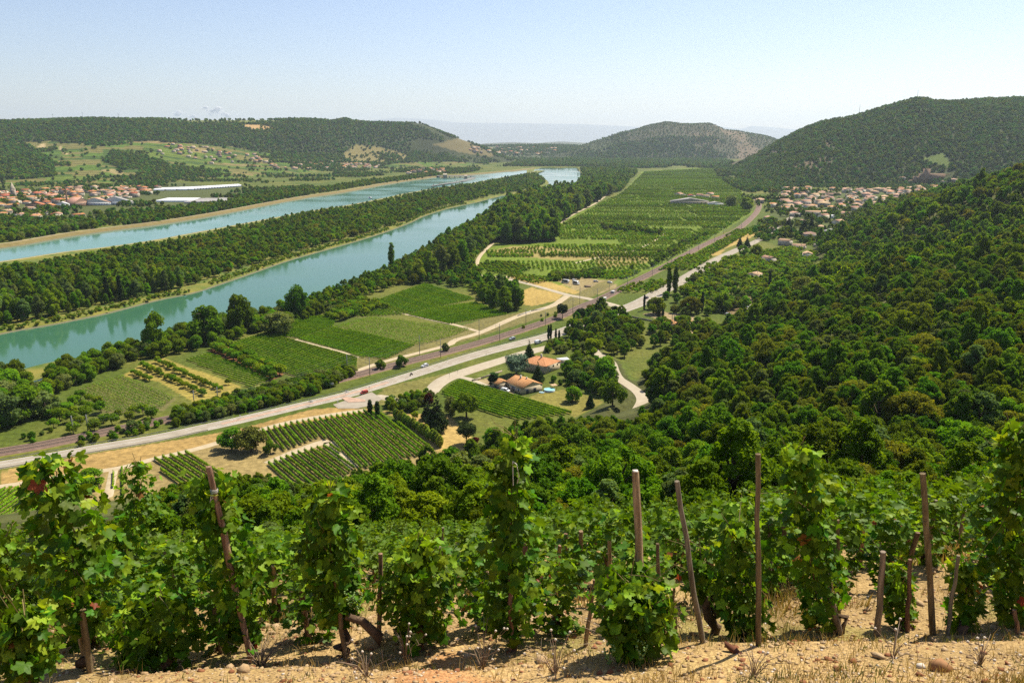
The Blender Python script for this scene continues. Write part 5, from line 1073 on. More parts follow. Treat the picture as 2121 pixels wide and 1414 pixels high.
singles = [  # u, v of the foot, height px, width px, kind, name, label
 (767, 858, 32, 13, 'cypress', 'cypress', 'left of the two dark bushy cypresses by the junction'), (782, 863, 34, 13, 'cypress', 'cypress', 'right of the two dark bushy cypresses by the junction'),
 (905, 893, 80, 56, 'spruce', 'cedar_tree', 'large dark layered conifer in the dry garden above the bamboo'), (966, 866, 58, 60, 'oak', 'garden_tree', 'round dark tree beside the lush vine rows'), (935, 858, 42, 34, 'bank', 'garden_tree', 'pale leafy tree between conifer and vine rows'),
 (966, 920, 44, 52, 'pine', 'umbrella_pine', 'broad dark pine at the lower edge of the dry garden'), (860, 868, 18, 18, 'fruit', 'fruit_tree', 'small lone fruit tree on the dry garden grass'), (888, 838, 26, 22, 'plum', 'plum_tree', 'copper leaved shrub at the end of the garden hedge'), (985, 918, 14, 18, 'plum', 'plum_tree', 'rust coloured bush beside the umbrella pine'),
 (885, 868, 40, 30, 'spruce', 'garden_tree', 'feathery pale conifer behind the large dark conifer'),
 (1096, 747, 44, 26, 'spruce', 'spruce_tree', 'dark spruce rising beside the chimney of the upper house'), (1069, 776, 42, 66, 'cedar', 'cedar_tree', 'blue green cedar between the two houses'), (1023, 799, 29, 26, 'cypress', 'thuja', 'dark clipped thuja left of the lower house'), (1114, 793, 46, 28, 'spruce', 'spruce_tree', 'dark pointed conifer behind the lower house'),
 (1229, 745, 46, 48, 'oak', 'garden_tree', 'round tree at the lane bend behind the garden'), (1186, 832, 34, 44, 'bank', 'garden_tree', 'small spreading tree on the lawn casting a shadow'), (1222, 845, 40, 20, 'spruce', 'spruce_tree', 'small dark spruce at the lower edge of the lawn'), (1268, 862, 60, 56, 'bank', 'garden_tree', 'large light leaved tree at the foot of the winding lane'), (1250, 800, 62, 55, 'bank', 'garden_tree', 'tall light leaved tree inside the lane bend'),
 (1136, 704, 32, 7, 'cypress', 'cypress', 'first slim cypress by the road, leftmost of the row'), (1141, 703, 33, 6, 'cypress', 'cypress', 'second slim cypress of the row by the road'), (1151, 707, 28, 6, 'cypress', 'cypress', 'third slim cypress of the row by the road'), (1158, 709, 26, 6, 'cypress', 'cypress', 'rightmost slim cypress of the row by the road'),
 (1385, 608, 56, 13, 'lombardy', 'lombardy_poplar', 'left of the two tall columnar poplars by the main road'), (1398, 609, 60, 15, 'lombardy', 'lombardy_poplar', 'right of the two tall columnar poplars by the main road'),
 (1334, 643, 34, 6, 'cypress', 'cypress', 'slim cypress at the bend of the road by the inn'), (1454, 647, 44, 8, 'cypress', 'cypress', 'slim pointed cypress behind the inn'), (1364, 661, 22, 9, 'cypress', 'cypress', 'left of two dark cypresses at the inn wall'), (1373, 657, 18, 7, 'cypress', 'cypress', 'right of two dark cypresses at the inn wall'),
 (1593, 602, 42, 8, 'cypress', 'cypress', 'dark slim cypress left of the pink roofed house'), (1360, 650, 36, 44, 'bank', 'garden_tree', 'large leafy tree over the inn lawn'), (1430, 650, 40, 44, 'oak', 'garden_tree', 'dark broad tree behind the inn terrace'), (1496, 645, 40, 44, 'bank', 'garden_tree', 'rounded tree between the inn and the camp ground'), (1610, 650, 50, 44, 'poplar', 'garden_tree', 'tall grey green tree right of the camp ground'), (1660, 670, 46, 60, 'golden', 'golden_tree', 'yellowish rounded tree at the wood edge under the camp ground'),
 (1310, 560, 16, 14, 'bank', 'field_tree', 'small tree by the railway fence'), (1435, 588, 22, 22, 'bank', 'garden_tree', 'bush on the right edge of the main road past the poplars'), (1235, 680, 40, 44, 'oak', 'garden_tree', 'dark tree at the road bend near the grove'),
 (1532, 512, 24, 14, 'spruce', 'spruce_tree', 'left of two dark conifers beside the far road'), (1547, 513, 26, 14, 'spruce', 'spruce_tree', 'right of two dark conifers beside the far road'), (1538, 532, 24, 26, 'oak', 'garden_tree', 'dark round tree under the two conifers'), (1566, 532, 26, 28, 'oak', 'garden_tree', 'dark round tree right of the two conifers'),
 (1633, 475, 30, 18, 'spruce', 'spruce_tree', 'broad dark conifer, leftmost of the group before the village'), (1638, 490, 22, 12, 'spruce', 'spruce_tree', 'short dark conifer in front of the broad one'), (1665, 483, 36, 18, 'spruce', 'spruce_tree', 'tallest dark conifer before the village'), (1680, 477, 32, 14, 'spruce', 'spruce_tree', 'pointed dark conifer right of the tallest one'), (1657, 489, 20, 8, 'cypress', 'cypress', 'slim dark cypress between the conifers'), (1753, 480, 24, 20, 'spruce', 'spruce_tree', 'dark conifer beside the village road'), (1833, 453, 20, 14, 'spruce', 'spruce_tree', 'dark conifer at the right edge of the village'), (1597, 462, 14, 30, 'bank', 'garden_tree', 'bush at the fork of railway and road'), (1515, 428, 26, 30, 'bank', 'field_tree', 'dark tree right of the long grey shed'), (1545, 435, 26, 34, 'bank', 'field_tree', 'light tree where the railway bends'), (1300, 470, 10, 12, 'bank', 'field_tree', 'small tree in the middle of the plain'),
 (345, 900, 0, 0, 'bank', '', ''), (275, 893, 26, 28, 'bank', 'hedge_shrub', 'dark bush by the railway at lower left'), (520, 935, 52, 70, 'golden', 'walnut_tree', 'wide olive green tree among the vine fields'), (480, 930, 48, 60, 'bank', 'walnut_tree', 'wide green tree left of the olive one among the vine fields'), (560, 940, 30, 34, 'bank', 'walnut_tree', 'small tree at the corner of the large vine field'), (190, 1010, 42, 70, 'bank', 'walnut_tree', 'dark tree below the track left of the bare strip'),
 (50, 870, 75, 90, 'bank', 'walnut_tree', 'large dark tree at the left edge by the railway'), (15, 880, 80, 90, 'bank', 'walnut_tree', 'huge dark tree cut by the left edge'), (95, 860, 55, 70, 'bank', 'walnut_tree', 'dark tree right of the huge ones at the left edge'), (130, 800, 42, 50, 'bank', 'riverside_bush', 'round green tree by the little pond'),
 (1015, 700, 0, 0, 'bank', '', ''), (788, 765, 22, 24, 'bank', 'hedge_shrub', 'bush between the pale path and the railway'), (832, 760, 26, 30, 'bank', 'hedge_shrub', 'second bush between the pale path and the railway'), (923, 728, 20, 18, 'bank', 'hedge_shrub', 'third bush between the pale path and the railway'), (1165, 660, 30, 30, 'pine', 'pine_tree', 'dark pine right beside the railway before the crossing'), (1203, 665, 26, 26, 'pine', 'pine_tree', 'second dark pine between railway and road'), (1245, 650, 30, 36, 'oak', 'garden_tree', 'dark tree group edge by the road bend'), (1275, 655, 22, 14, 'cypress', 'cypress', 'short cypress at the grove edge near the road'),
]
for (u, v, hp, wp, key, nm, lb) in singles:
    if not hp: continue
    gx, gy = G(u, v); mp = (gy*CP+CAMZ*SP)/FPX; h = hp*mp*1.02; w = wp*mp; s = w/WD[key]
    place_tree(key, int(u), gx, gy, Hs(gx, gy), s, nm, lb, None, sz=h/HT[key]/s)
# ============================================================ BUILDINGS
M['plaster'] = mat('beige_plaster', (.52, .43, .28), .9, noise=.8, col2=(.58, .48, .33))
M['plaster2'] = mat('pale_plaster', (.60, .53, .40), .9, noise=.5, col2=(.66, .58, .45), objvar=.18)
M['stonewall'] = mat('grey_stone_wall', (.34, .28, .21), .95, noise=.9, col2=(.44, .37, .28), objvar=.2)
M['brickwall'] = mat('brown_stone_wall', (.27, .17, .11), .95, noise=.9, objvar=.1)
def tile_mat(name, a, b, ov=.1):
    m = mat(name, a, .9, .1, noise=1.3, col2=b, objvar=ov); nt = m.node_tree; N, L = nt.nodes, nt.links
    w = N.new('ShaderNodeTexWave'); w.inputs['Scale'].default_value = 2.2; w.inputs['Distortion'].default_value = .3; bp = N.new('ShaderNodeBump'); bp.inputs['Strength'].default_value = .5; bp.inputs['Distance'].default_value = .06
    L.new(N['Texture Coordinate'].outputs['Object'], w.inputs['Vector']); L.new(w.outputs['Fac'], bp.inputs['Height']); L.new(bp.outputs[0], N['Principled BSDF'].inputs['Normal']); return m
M['tile'] = tile_mat('orange_roof_tiles', (.46, .20, .08), (.58, .30, .14), .12)
M['tile2'] = tile_mat('pale_pink_roof_tiles', (.44, .25, .15), (.58, .38, .25), .2)
M['tile3'] = tile_mat('brown_roof_tiles', (.24, .15, .10), (.38, .26, .18), .25)
M['tilered'] = tile_mat('red_roof_tiles', (.44, .15, .06), (.54, .24, .11), .2)
M['glassd'] = mat('dark_window_glass', (.03, .035, .04), .1, .6)
M['white'] = mat('white_paint', (.78, .77, .74), .6); M['greyroof'] = mat('grey_fibre_roof', (.30, .28, .26), .9, noise=.3, objvar=.1)
M['shutter'] = mat('brown_shutter', (.16, .09, .05), .8)
def roof_mb(W, L_, hw, pitch, kind, ov=.45, th=.16):
    """roof over a W (x) by L (y) plan, ridge along y"""
    mb = MB(); a, b = W/2+ov, L_/2+ov; rh = a*pitch; z0 = hw-ov*pitch*.0
    if kind == 'gable':
        V = [(-a, -b, z0), (0, -b, z0+rh), (a, -b, z0), (-a, b, z0), (0, b, z0+rh), (a, b, z0)]
        V += [(x, y, z+th) for x, y, z in V]
        mb.add(V, [(6, 7, 10, 9), (7, 8, 11, 10), (0, 3, 4, 1), (1, 4, 5, 2), (0, 1, 7, 6), (1, 2, 8, 7), (3, 9, 10, 4), (4, 10, 11, 5), (0, 6, 9, 3), (2, 5, 11, 8)])
        mb.tube([(0, -b, z0+rh+th), (0, b, z0+rh+th)], .09, 5)
    elif kind == 'hip':
        r = max(b-a, .01); V = [(-a, -b, z0+th), (a, -b, z0+th), (a, b, z0+th), (-a, b, z0+th), (0, -r, z0+rh+th), (0, r, z0+rh+th)]
        mb.add(V, [(0, 1, 4), (2, 3, 5)]); mb.add(V, [(1, 2, 5, 4), (3, 0, 4, 5)])
        mb.box(-a, a, -b, b, z0, z0+th)
        for s in (1, -1):
            mb.tube([(0, s*r, z0+rh+th), (a, s*b, z0+th)], .09, 4); mb.tube([(0, s*r, z0+rh+th), (-a, s*b, z0+th)], .09, 4)
    elif kind == 'shed':
        V = [(-a, -b, z0), (a, -b, z0+rh*.8), (a, b, z0+rh*.8), (-a, b, z0)]; V += [(x, y, z+th) for x, y, z in V]
        mb.add(V, [(4, 5, 6, 7), (0, 3, 2, 1), (0, 1, 5, 4), (1, 2, 6, 5), (2, 3, 7, 6), (3, 0, 4, 7)])
    else: mb.box(-a, a, -b, b, z0, z0+.3)
    return mb, rh
def wall_mb(W, L_, h, pitch, kind, base=-1.2):
    mb = MB(); a, b = W/2, L_/2
    mb.box(-a, a, -b, b, base, h+.02)
    if kind == 'gable':
        rh = a*pitch
        for s in (-1, 1): mb.add([(-a, s*(b-.002), h), (a, s*(b-.002), h), (0, s*(b-.002), h+rh+.35*pitch), (-a, s*(b-.25), h), (a, s*(b-.25), h), (0, s*(b-.25), h+rh+.35*pitch)], [(0, 1, 2), (3, 5, 4)])
    elif kind == 'shed': mb.add([(a, -b, h), (a, b, h), (a, b, h+a*2*pitch*.8), (a, -b, h+a*2*pitch*.8)], [(0, 1, 2, 3)]); mb.add([(-a, -b, h), (a, -b, h), (a, -b, h+a*2*pitch*.8), (-a, b, h), (a, b, h), (a, b, h+a*2*pitch*.8)], [(0, 1, 2), (3, 5, 4)])
    return mb
_wcache = {}
def window_parts(e, side, t, z, w, h, W, L_, door=False, shutters=False):
    """one opening as parts of its own, set proud of the wall. side: 0 -y, 1 +x, 2 +y, 3 -x"""
    key = (round(w, 2), round(h, 2), door, shutters)
    if key not in _wcache:
        f = MB(); f.box(-w/2-.08, w/2+.08, -.07, .02, -h/2-.08, h/2+.08); g = MB()
        g.box(-w/2, w/2, -.085, -.071, -h/2, h/2); s = MB()
        if shutters:
            for k in (-1, 1): s.box(k*(w/2+.09)-(w/2 if k < 0 else 0), k*(w/2+.09)+(w/2 if k > 0 else 0), -.11, -.072, -h/2, h/2)
        _wcache[key] = (f.mesh('window_frame', [M['white'] if not door else M['shutter']]), g.mesh('pane', [M['glassd'] if not door else M['shutter']]), s.mesh('shutters', [M['white']]) if shutters else None)
    fm, gm_, sm = _wcache[key]; a, b = W/2, L_/2
    loc = {0: (t, -b, z), 1: (a, t, z), 2: (t, b, z), 3: (-a, t, z)}[side]; rz = {0: 0, 1: math.pi/2, 2: math.pi, 3: -math.pi/2}[side]
    o = link('door' if door else 'window', fm, e, loc); o.rotation_euler = (0, 0, rz); link('panel' if door else 'pane', gm_, o)
    if sm: link('shutters', sm, o)
    return o
def house(name, W, L_, h, kind, pitch, wm, rm, wins=(), chim=(), label=None, cat='house', group=None, loc=(0, 0, 0), rz=0):
    e = empty(name, loc, rz, label, cat, group)
    wall_mb(W, L_, h, pitch, kind).build('wall', [M[wm]], e); r, rh = roof_mb(W, L_, h, pitch, kind); ro = r.build('roof', [M[rm]], e)
    for (cx, cy_, ch, cw) in chim:
        c = MB(); c.box(-cw/2, cw/2, -cw/2, cw/2, -1.2, ch); c.box(-cw/2-.08, cw/2+.08, -cw/2-.08, cw/2+.08, ch, ch+.12); zz = h+rh*(1-abs(cx)/(W/2+.45)) if kind != 'flat' else h
        c.build('chimney', [M['plaster2']], ro, loc=(cx, cy_, zz))
    for wd in wins: window_parts(e, *wd[:5], W, L_, *wd[5:])
    return e
# ---- the lower of the two near houses (corners read off the photograph)
A, B, C_ = [np.array(G(*p)) for p in ((1082, 817), (1123, 808), (1053, 803))]
dx = (B-A)/np.linalg.norm(B-A); W1 = np.linalg.norm(B-A); L1 = np.linalg.norm(C_-A)+1; ang = math.atan2(dx[1], dx[0]); dyv = np.array([-dx[1], dx[0]])
cen = A+dx*W1/2+dyv*L1/2
h1 = house('house', W1, L1, 3.3, 'gable', .36, 'plaster', 'tile', wins=[(3, -L1*.27, 1.5, 1.1, 1.3, False, True), (3, L1*.0, 1.2, 1.1, 2.1, False, True), (3, L1*.12, 1.2, 1.1, 2.1, False, True), (3, L1*.36, 1.5, .9, 1.1), (0, -W1*.25, 1.05, 1.6, 2.1), (0, W1*.12, 1.05, 1.8, 2.1)], chim=[(-.8, 2.0, 1.5, .8), (.6, -1.5, 1.1, .6)], label='beige house with orange tiled gable roof and two chimneys beside the round pool', loc=(cen[0], cen[1], .1), rz=ang)
gc = A+dyv*(L1+3.2)-dx*2.2
e = house('garage', 7.5, 7.0, 2.7, 'gable', .34, 'plaster', 'tile', wins=[(3, -1.2, 1.1, 2.6, 2.1, True)], label='low orange roofed garage attached to the left end of the beige house', cat='garage', loc=(gc[0], gc[1], .1), rz=ang)
# ---- the upper house with a hipped roof
A, B = [np.array(G(*p)) for p in ((1130, 775), (1160, 763))]
dx = (B-A)/np.linalg.norm(B-A); W2 = np.linalg.norm(B-A); dyv = np.array([-dx[1], dx[0]]); cen = A+dx*W2/2+dyv*8.5
house('house', W2, 17, 4.6, 'hip', .36, 'plaster', 'tile', wins=[(0, -W2*.28, 3.2, 1.2, 1.1), (0, W2*.02, 3.2, 1.4, 1.1), (0, W2*.3, 3.2, 1.1, 1.1), (0, -W2*.2, .9, 1.6, 1.0), (3, -3, 3.2, 1.2, 1.1), (3, 3, 3.2, 1.2, 1.1)], chim=[(-1.0, -1.0, 2.2, .8)], label='beige two storey house with hipped brown roof and tall white chimney under the trees', loc=(cen[0], cen[1], 0), rz=math.atan2(dx[1], dx[0]))
gx, gy = G(1166, 752); house('shed', 6, 4, 2.5, 'flat', .3, 'plaster2', 'white', label='small white flat roofed shed behind the upper house', cat='shed', loc=(gx, gy, 0), rz=.3)
# pools, garden things
def disc(name, u, v, r, h, m1, m2, lb, cat):
    gx, gy = G(u, v); e = empty(name, (gx, gy, 0), 0, lb, cat); a = np.linspace(0, 2*math.pi, 25)[:-1]; mb = MB()
    Vo = np.concatenate([np.c_[np.cos(a)*q, np.sin(a)*q, 0*a+z] for q, z in ((r, 0), (r, h), (r-.12, h), (r-.12, h-.25))]); i = np.arange(24); j = (i+1) % 24
    mb.add(Vo, np.concatenate([np.stack([k*24+i, k*24+j, (k+1)*24+j, (k+1)*24+i], 1) for k in range(3)])); mb.build('pool_wall', [m1], e)
    mb = MB(); mb.add(np.r_[[(0, 0, h-.2)], np.c_[np.cos(a)*(r-.12), np.sin(a)*(r-.12), 0*a+h-.2]], np.stack([0*i, 1+i, 1+j], 1)); mb.build('pool_water', [m2], e); return e
M['poolw'] = mat('pool_water', (.30, .68, .62), .08, .5); M['poolwall'] = mat('pool_liner', (.50, .60, .62), .6)
disc('swimming_pool', 1138, 809.5, 3.0, 1.1, M['poolwall'], M['poolw'], 'round turquoise above ground pool right of the beige house', 'pool')
disc('paddling_pool', 1122, 813, 1.4, .4, M['poolwall'], mat('pool_blue', (.35, .58, .66), .3), 'small blue paddling pool between the house and the round pool', 'pool')
def slab(name, px, z0, z1, m, lb=None, cat=None, kind=None, parent=None):
    P = GP(px); c = P.mean(0); P = P-c; n = len(P); mb = MB(); V = np.concatenate([np.c_[P, np.full(n, z0)], np.c_[P, np.full(n, z1)]])
    mb.add(V, [(a, (a+1) % n, n+(a+1) % n, n+a) for a in range(n)])
    mb.add(np.r_[V[n:], [[0, 0, z1]]], [(a, (a+1) % n, n) for a in range(n)]); o = mb.build(name, [m], parent, loc=(c[0], c[1], 0)); tag(o, lb, cat, None, kind); return o
for u, v, s in ((1147, 805, 1.0),):
    gx, gy = G(u, v); e = empty('garden_gazebo', (gx, gy, 0), .4, 'small brown garden shelter beside the round pool', 'shelter'); mb = MB()
    for a in (-1, 1):
        for b in (-1, 1): mb.box(a*1.2-.08, a*1.2+.08, b*1.2-.08, b*1.2+.08, 0, 2.1)
    mb.build('posts', [M['shutter']], e)['kind'] = 'stuff'; r, _ = roof_mb(2.4, 2.4, 2.1, .3, 'hip'); r.build('roof', [M['tile2']], e)
def fence_line(px, h, lb, m, post=2.5, solid=True, world=None):
    P = GP(px) if world is None else world; e = empty('fence' if not solid else 'garden_wall', (P[0][0], P[0][1], 0), 0, lb, 'fence' if not solid else 'wall'); o = P[0]
    for a, b in zip(P[:-1], P[1:]):
        L_ = np.linalg.norm(b-a); an = math.atan2(*(b-a)[::-1]); Mx = Matrix.Translation((a[0]-o[0], a[1]-o[1], 0))@Matrix.Rotation(an, 4, 'Z')
        mb = MB(); mb.box(0, L_, -.08, .08, -.2, h, Mx) if solid else mb.box(0, L_, -.02, .02, h-.12, h, Mx); mb.build('wall_panel' if solid else 'rail', [m], e)
        if not solid:
            pm = MB().box(-.05, .05, -.05, .05, -.1, h).mesh('post', [m])
            for q in np.arange(0, L_, post): link('post', pm, e, tuple(np.array(Mx)[:3, :3]@np.array((q, 0, 0))+np.array(Mx)[:3, 3]))
fence_line([(1060, 823), (1090, 822), (1125, 813), (1150, 809)], .7, 'low wooden fence along the lawn below the house and pools', M['stonewall'], solid=False)
fence_line([(977, 790), (996, 785), (1040, 770)], 1.1, 'low grey garden wall left of the clipped thuja', M['stonewall'])
fence_line([(1298, 655), (1330, 662), (1362, 668)], 1.2, 'long stone wall along the inn yard by the road', M['stonewall'])
fence_line([(1072, 655), (1100, 645), (1130, 639)], .9, 'grey parapet along the pale path', M['concrete'])
# ---- inn with orange roofs, awning, parasols
gx, gy = G(1388, 676); house('inn', 9, 11, 3.2, 'hip', .34, 'plaster', 'tile', wins=[(0, -2, 1.6, 1.2, 1.2), (0, 2, 1.6, 1.2, 1.2)], label='left orange tiled roof of the inn beside the steel poles', cat='inn', loc=(gx, gy, 0), rz=-.5)
gx, gy = G(1412, 674); house('inn', 8, 13, 3.2, 'hip', .34, 'plaster', 'tile', wins=[(0, -2, 1.6, 1.2, 1.2), (0, 2, 1.6, 1.2, 1.2), (1, 0, 1.6, 1.4, 1.5)], label='right orange tiled roof of the inn behind the cream awning', cat='inn', loc=(gx, gy, 0), rz=-1.0)
M['cream'] = mat('cream_canvas', (.74, .60, .36), .8)
for i_, (u, v, r) in enumerate(((1420, 684, 3.2), (1426, 690, 2.8), (1416, 694, 2.4), (1423, 699, 2.2))):
    gx, gy = G(u, v); z = Hs(gx, gy); e = empty('parasol', (gx, gy, z), i_, ('largest', 'second', 'third', 'lowest')[i_]+' cream parasol on the inn terrace', 'parasol', 'cream parasols on the inn terrace')
    a = np.linspace(0, 6.283, 9)[:-1]; i = np.arange(8); MB().add(np.r_[[(0, 0, 3.3)], np.c_[np.cos(a)*r, np.sin(a)*r, 0*a+2.6]], np.stack([0*i, 1+i, 1+(i+1) % 8], 1)).build('canopy', [M['cream']], e); MB().tube([(0, 0, 0), (0, 0, 3.2)], .05, 5).build('pole', [M['white']], e)
for k, (u, v) in enumerate(((1391, 690), (1395, 690))):
    gx, gy = G(u, v+2); z = Hs(gx, gy); e = empty('power_pole', (gx, gy, z), 0, ('left', 'right')[k]+' of the two tall dark lattice poles in front of the inn', 'pole', 'pair of lattice poles'); mb = MB()
    for a in (-1, 1):
        for b in (-1, 1): mb.tube([(a*.45, b*.45, 0), (a*.2, b*.2, 15)], .06, 4)
    mb.build('frame', [M['steel']], e)['kind'] = 'stuff'; mb = MB()
    for q in range(12): mb.tube([((-1)**q*.4, -.4, q*1.2), ((-1)**(q+1)*.38, .38, q*1.2+1.2)], .04, 3)
    mb.build('bracing', [M['steel']], e)['kind'] = 'stuff'; MB().box(-1.2, 1.2, -.08, .08, 14, 14.2).build('crossarm', [M['steel']], e)
# camp ground: tents, green roofed cabins
M['greenroof'] = mat('pale_green_roof', (.42, .55, .36), .8)
for k, (u, v, w) in enumerate(((1551, 668, 9), (1543, 675, 5))):
    gx, gy = G(u, v-4); house('cabin', w, 5, 2.4, 'flat', .2, 'plaster2', 'greenroof', wins=[(0, -1, 1.3, 1, 1)], label=('long pale green roofed cabin at the camp ground', 'small pale green roofed cabin below the long one')[k], cat='cabin', loc=(gx, gy, Hs(gx, gy)+1.2), rz=-.05)
gx, gy = G(1557, 640); e = empty('tent', (gx, gy, 0), .2, 'white peaked marquee at the camp ground', 'tent'); MB().add([(-4, -2.5, 2.1), (4, -2.5, 2.1), (4, 2.5, 2.1), (-4, 2.5, 2.1), (-2, 0, 3.4), (2, 0, 3.4)], [(0, 1, 5, 4), (2, 3, 4, 5)]).add([(-4, -2.5, 2.1), (4, -2.5, 2.1), (4, 2.5, 2.1), (-4, 2.5, 2.1), (-2, 0, 3.4), (2, 0, 3.4)], [(1, 2, 5), (3, 0, 4)]).build('canvas', [M['white']], e)
p_ = MB(); [p_.box(a*3.9-.05, a*3.9+.05, b*2.4-.05, b*2.4+.05, 0, 2.1) for a in (-1, 1) for b in (-1, 1)]; p_.build('poles', [M['steel']], e)['kind'] = 'stuff'
# houses right of the road
gx, gy = G(1643, 602); house('house', 10, 12, 4.6, 'gable', .36, 'brickwall', 'tile2', wins=[(0, -1.5, 3.2, .9, 1)], label='brown gabled house with pink roof at the foot of the wood', loc=(gx, gy, 0), rz=-.35)
gx, gy = G(1636, 608); house('house', 7, 6, 2.6, 'gable', .36, 'brickwall', 'tile2', label='low annex with pink roof in front of the brown gabled house', loc=(gx, gy, 0), rz=-.35)
gx, gy = G(1672, 535); house('house', 10, 13, 5.5, 'gable', .36, 'plaster2', 'tile2', wins=[(0, 0, 3.2, 1, 1.2)], label='pale gabled house standing alone in the gardens at the wood edge', loc=(gx, gy, 0), rz=-.25)
gx, gy = G(1678, 492); house('house', 18, 14, 5.5, 'hip', .3, 'plaster2', 'tile3', wins=[(0, -5, 3.2, 1, 1.2), (0, 0, 3.2, 1, 1.2), (0, 5, 3.2, 1, 1.2)], label='large pale grey hipped house before the village', loc=(gx, gy, 0), rz=.1)
gx, gy = G(1722, 484); house('hall', 26, 9, 3.4, 'gable', .25, 'plaster2', 'greyroof', label='long low grey roofed hall behind the hipped house', cat='hall', loc=(gx, gy, 0), rz=.1)
gx, gy = G(1812, 469); house('hall', 34, 16, 3.4, 'hip', .22, 'white', 'tile2', wins=[(0, -10, 1.8, 1.5, 1.5), (0, 0, 1.8, 1.5, 1.5), (0, 10, 1.8, 1.5, 1.5)], label='wide low white hall with pale roof at the right edge of the gardens', cat='hall', loc=(gx, gy, 0), rz=0)
gx, gy = G(1480, 552); house('hut', 4.5, 3.5, 2.2, 'gable', .36, 'stonewall', 'tile2', label='tiny stone hut between railway and road', cat='hut', loc=(gx-40, gy, 0), rz=0)
for k, (u, v, w) in enumerate(((1725, 452, 16), (1752, 453, 11), (1420, 404, 0))):
    if w: gx, gy = G(u, v); house('greenhouse', w, 8, 3, 'gable', .3, 'white', 'white', label=('larger', 'smaller')[k]+' white roofed shed in the lower village', cat='shed', loc=(gx, gy, 0), rz=.1)
# industrial shed in the plain
gx, gy = G(1428, 422); house('hall', 78, 26, 5.5, 'gable', .16, 'stonewall', 'greyroof', wins=[(0, t, 3.2, 2.5, 1.6) for t in range(-34, 36, 8)], label='long grey industrial shed in the middle of the plain', cat='hall', loc=(gx, gy, 0), rz=-.02)
gx, gy = G(1482, 425); house('hall', 30, 18, 4, 'gable', .2, 'white', 'greyroof', label='shorter pale shed right of the long grey one', cat='hall', loc=(gx, gy, 0), rz=-.02)
for k, (u, v) in enumerate(((1415, 406), (1432, 408), (1450, 407), (1462, 409), (1481, 411), (1470, 404), (1405, 404))):
    gx, gy = G(u, v); house('house', 12, 16, 4, 'gable', .34, 'plaster2', ('tile2', 'tilered', 'tile2')[k % 3], label='small tiled house in the hamlet behind the long grey shed', group='houses behind the grey shed', loc=(gx, gy, 0), rz=.4*k)
# ---------------- the villages: a few kinds, each house a copy of its own
KINDS = []
rr = random.Random(5)
for k in range(12):
    rm = ('tile2', 'tilered', 'tile', 'tile3', 'tile2', 'tile2')[k % 6]; kd = ('gable', 'gable', 'hip')[k % 3]
    W, L_, h = rr.uniform(8.5, 13), rr.uniform(11, 19), rr.uniform(4.5, 8.5)
    wins = [(s, t*W*.28 if s in (0, 2) else t*L_*.28, z, 1.1, 1.5) for s in (0, 1, 3) for t in (-1, 1) for z in ((1.8, 4.4) if h > 5.6 else (2.0,))]
    e = house('village_house', W, L_, h, kd, .36, ('plaster2', 'stonewall')[k % 2], rm, wins=wins, chim=[(W*.2, L_*.2, 1.2, .8)]); KINDS.append((e, {'tile2': 'pink', 'tilered': 'red', 'tile': 'orange', 'tile3': 'brown'}[rm], ('plastered', 'stone')[k % 2]))
used = set()
def put_house(x, y, z, rz, where, group, kinds, s=1.0, big=1, nm='village_house'):
    k = kinds[int(RNG.integers(0, len(kinds)))]; e0, colr, wl = KINDS[k]
    e = copy_tree(e0); used.add(k)
    e.name = 'town_house' if 'town' in group else ('hamlet_house' if 'village' not in group else 'village_house')
    e.location = (x, y, z); e.rotation_euler = (0, 0, rz); e.scale = (s*RNG.uniform(.85, 1.2), s*RNG.uniform(.85, 1.2)*big, s*RNG.uniform(.75, 1.1))
    tag(e, '%s roofed %s house %s' % (colr, wl, where), 'house', group)
def village(poly, sp, ang0, kinds, where, group, keep=1.0, s=1.0, j=.3, zf=False, nz=None):
    W = GP(poly) if not zf else None
    if zf:      # on a slope: walk the pixels down to the ground
        pts = []
        for (u, v) in poly: hx = hit(u, v); pts.append(hx)
        X, Y, Z = np.array(pts).T
    else:
        X, Y = jgrid(W[:, 0].min(), W[:, 0].max(), W[:, 1].min(), W[:, 1].max(), sp, j); m = inpoly(W, X, Y) & (RNG.random(len(X)) < keep)
        if nz: m &= fbm(X, Y, 120, 2) > nz
        X, Y = X[m], Y[m]; Z = H(X, Y)
    for x, y, z in zip(X, Y, Z):
        u, v = project(x, y, z)
        if -30 < u < 2150: put_house(x, y, z, ang0+RNG.normal()*.25+(math.pi/2)*int(RNG.integers(0, 2)), where(u, v), group, kinds, s)
    return X, Y, Z
PK = [0, 4, 5, 6, 10, 11, 3, 9, 2]; RK = [1, 7, 2, 8, 0, 4, 10]
VMK = [(1590, 'by the railway bend'), (1640, 'left of the white sheds'), (1700, 'above the white sheds'), (1760, 'behind the dark conifers'), (1820, 'in the right half'), (1880, 'below the castle road'), (1940, 'below the castle'), (2000, 'by the wood edge')]
TMK = [(0, 'at the left edge'), (30, 'beside the church tower'), (75, 'right of the church'), (110, 'left of the factory chimney'), (150, 'behind the factory hall'), (200, 'above the long workshop'), (250, 'right of the factory'), (310, 'near the greenhouses')]
def wr(u, v): return nearest(u, VMK)+(', upper row of the right village' if v < 408 else ', middle of the right village' if v < 432 else ', near edge of the right village')
VX, VY, VZ = village([(1592, 398), (1640, 393), (1720, 395), (1850, 393), (1960, 388), (1995, 392), (1960, 410), (1900, 428), (1850, 448), (1780, 440), (1700, 428), (1640, 430), (1610, 418)], 40, .3, PK, wr, 'houses of the right hand village', .9, 1.1, nz=-.42)
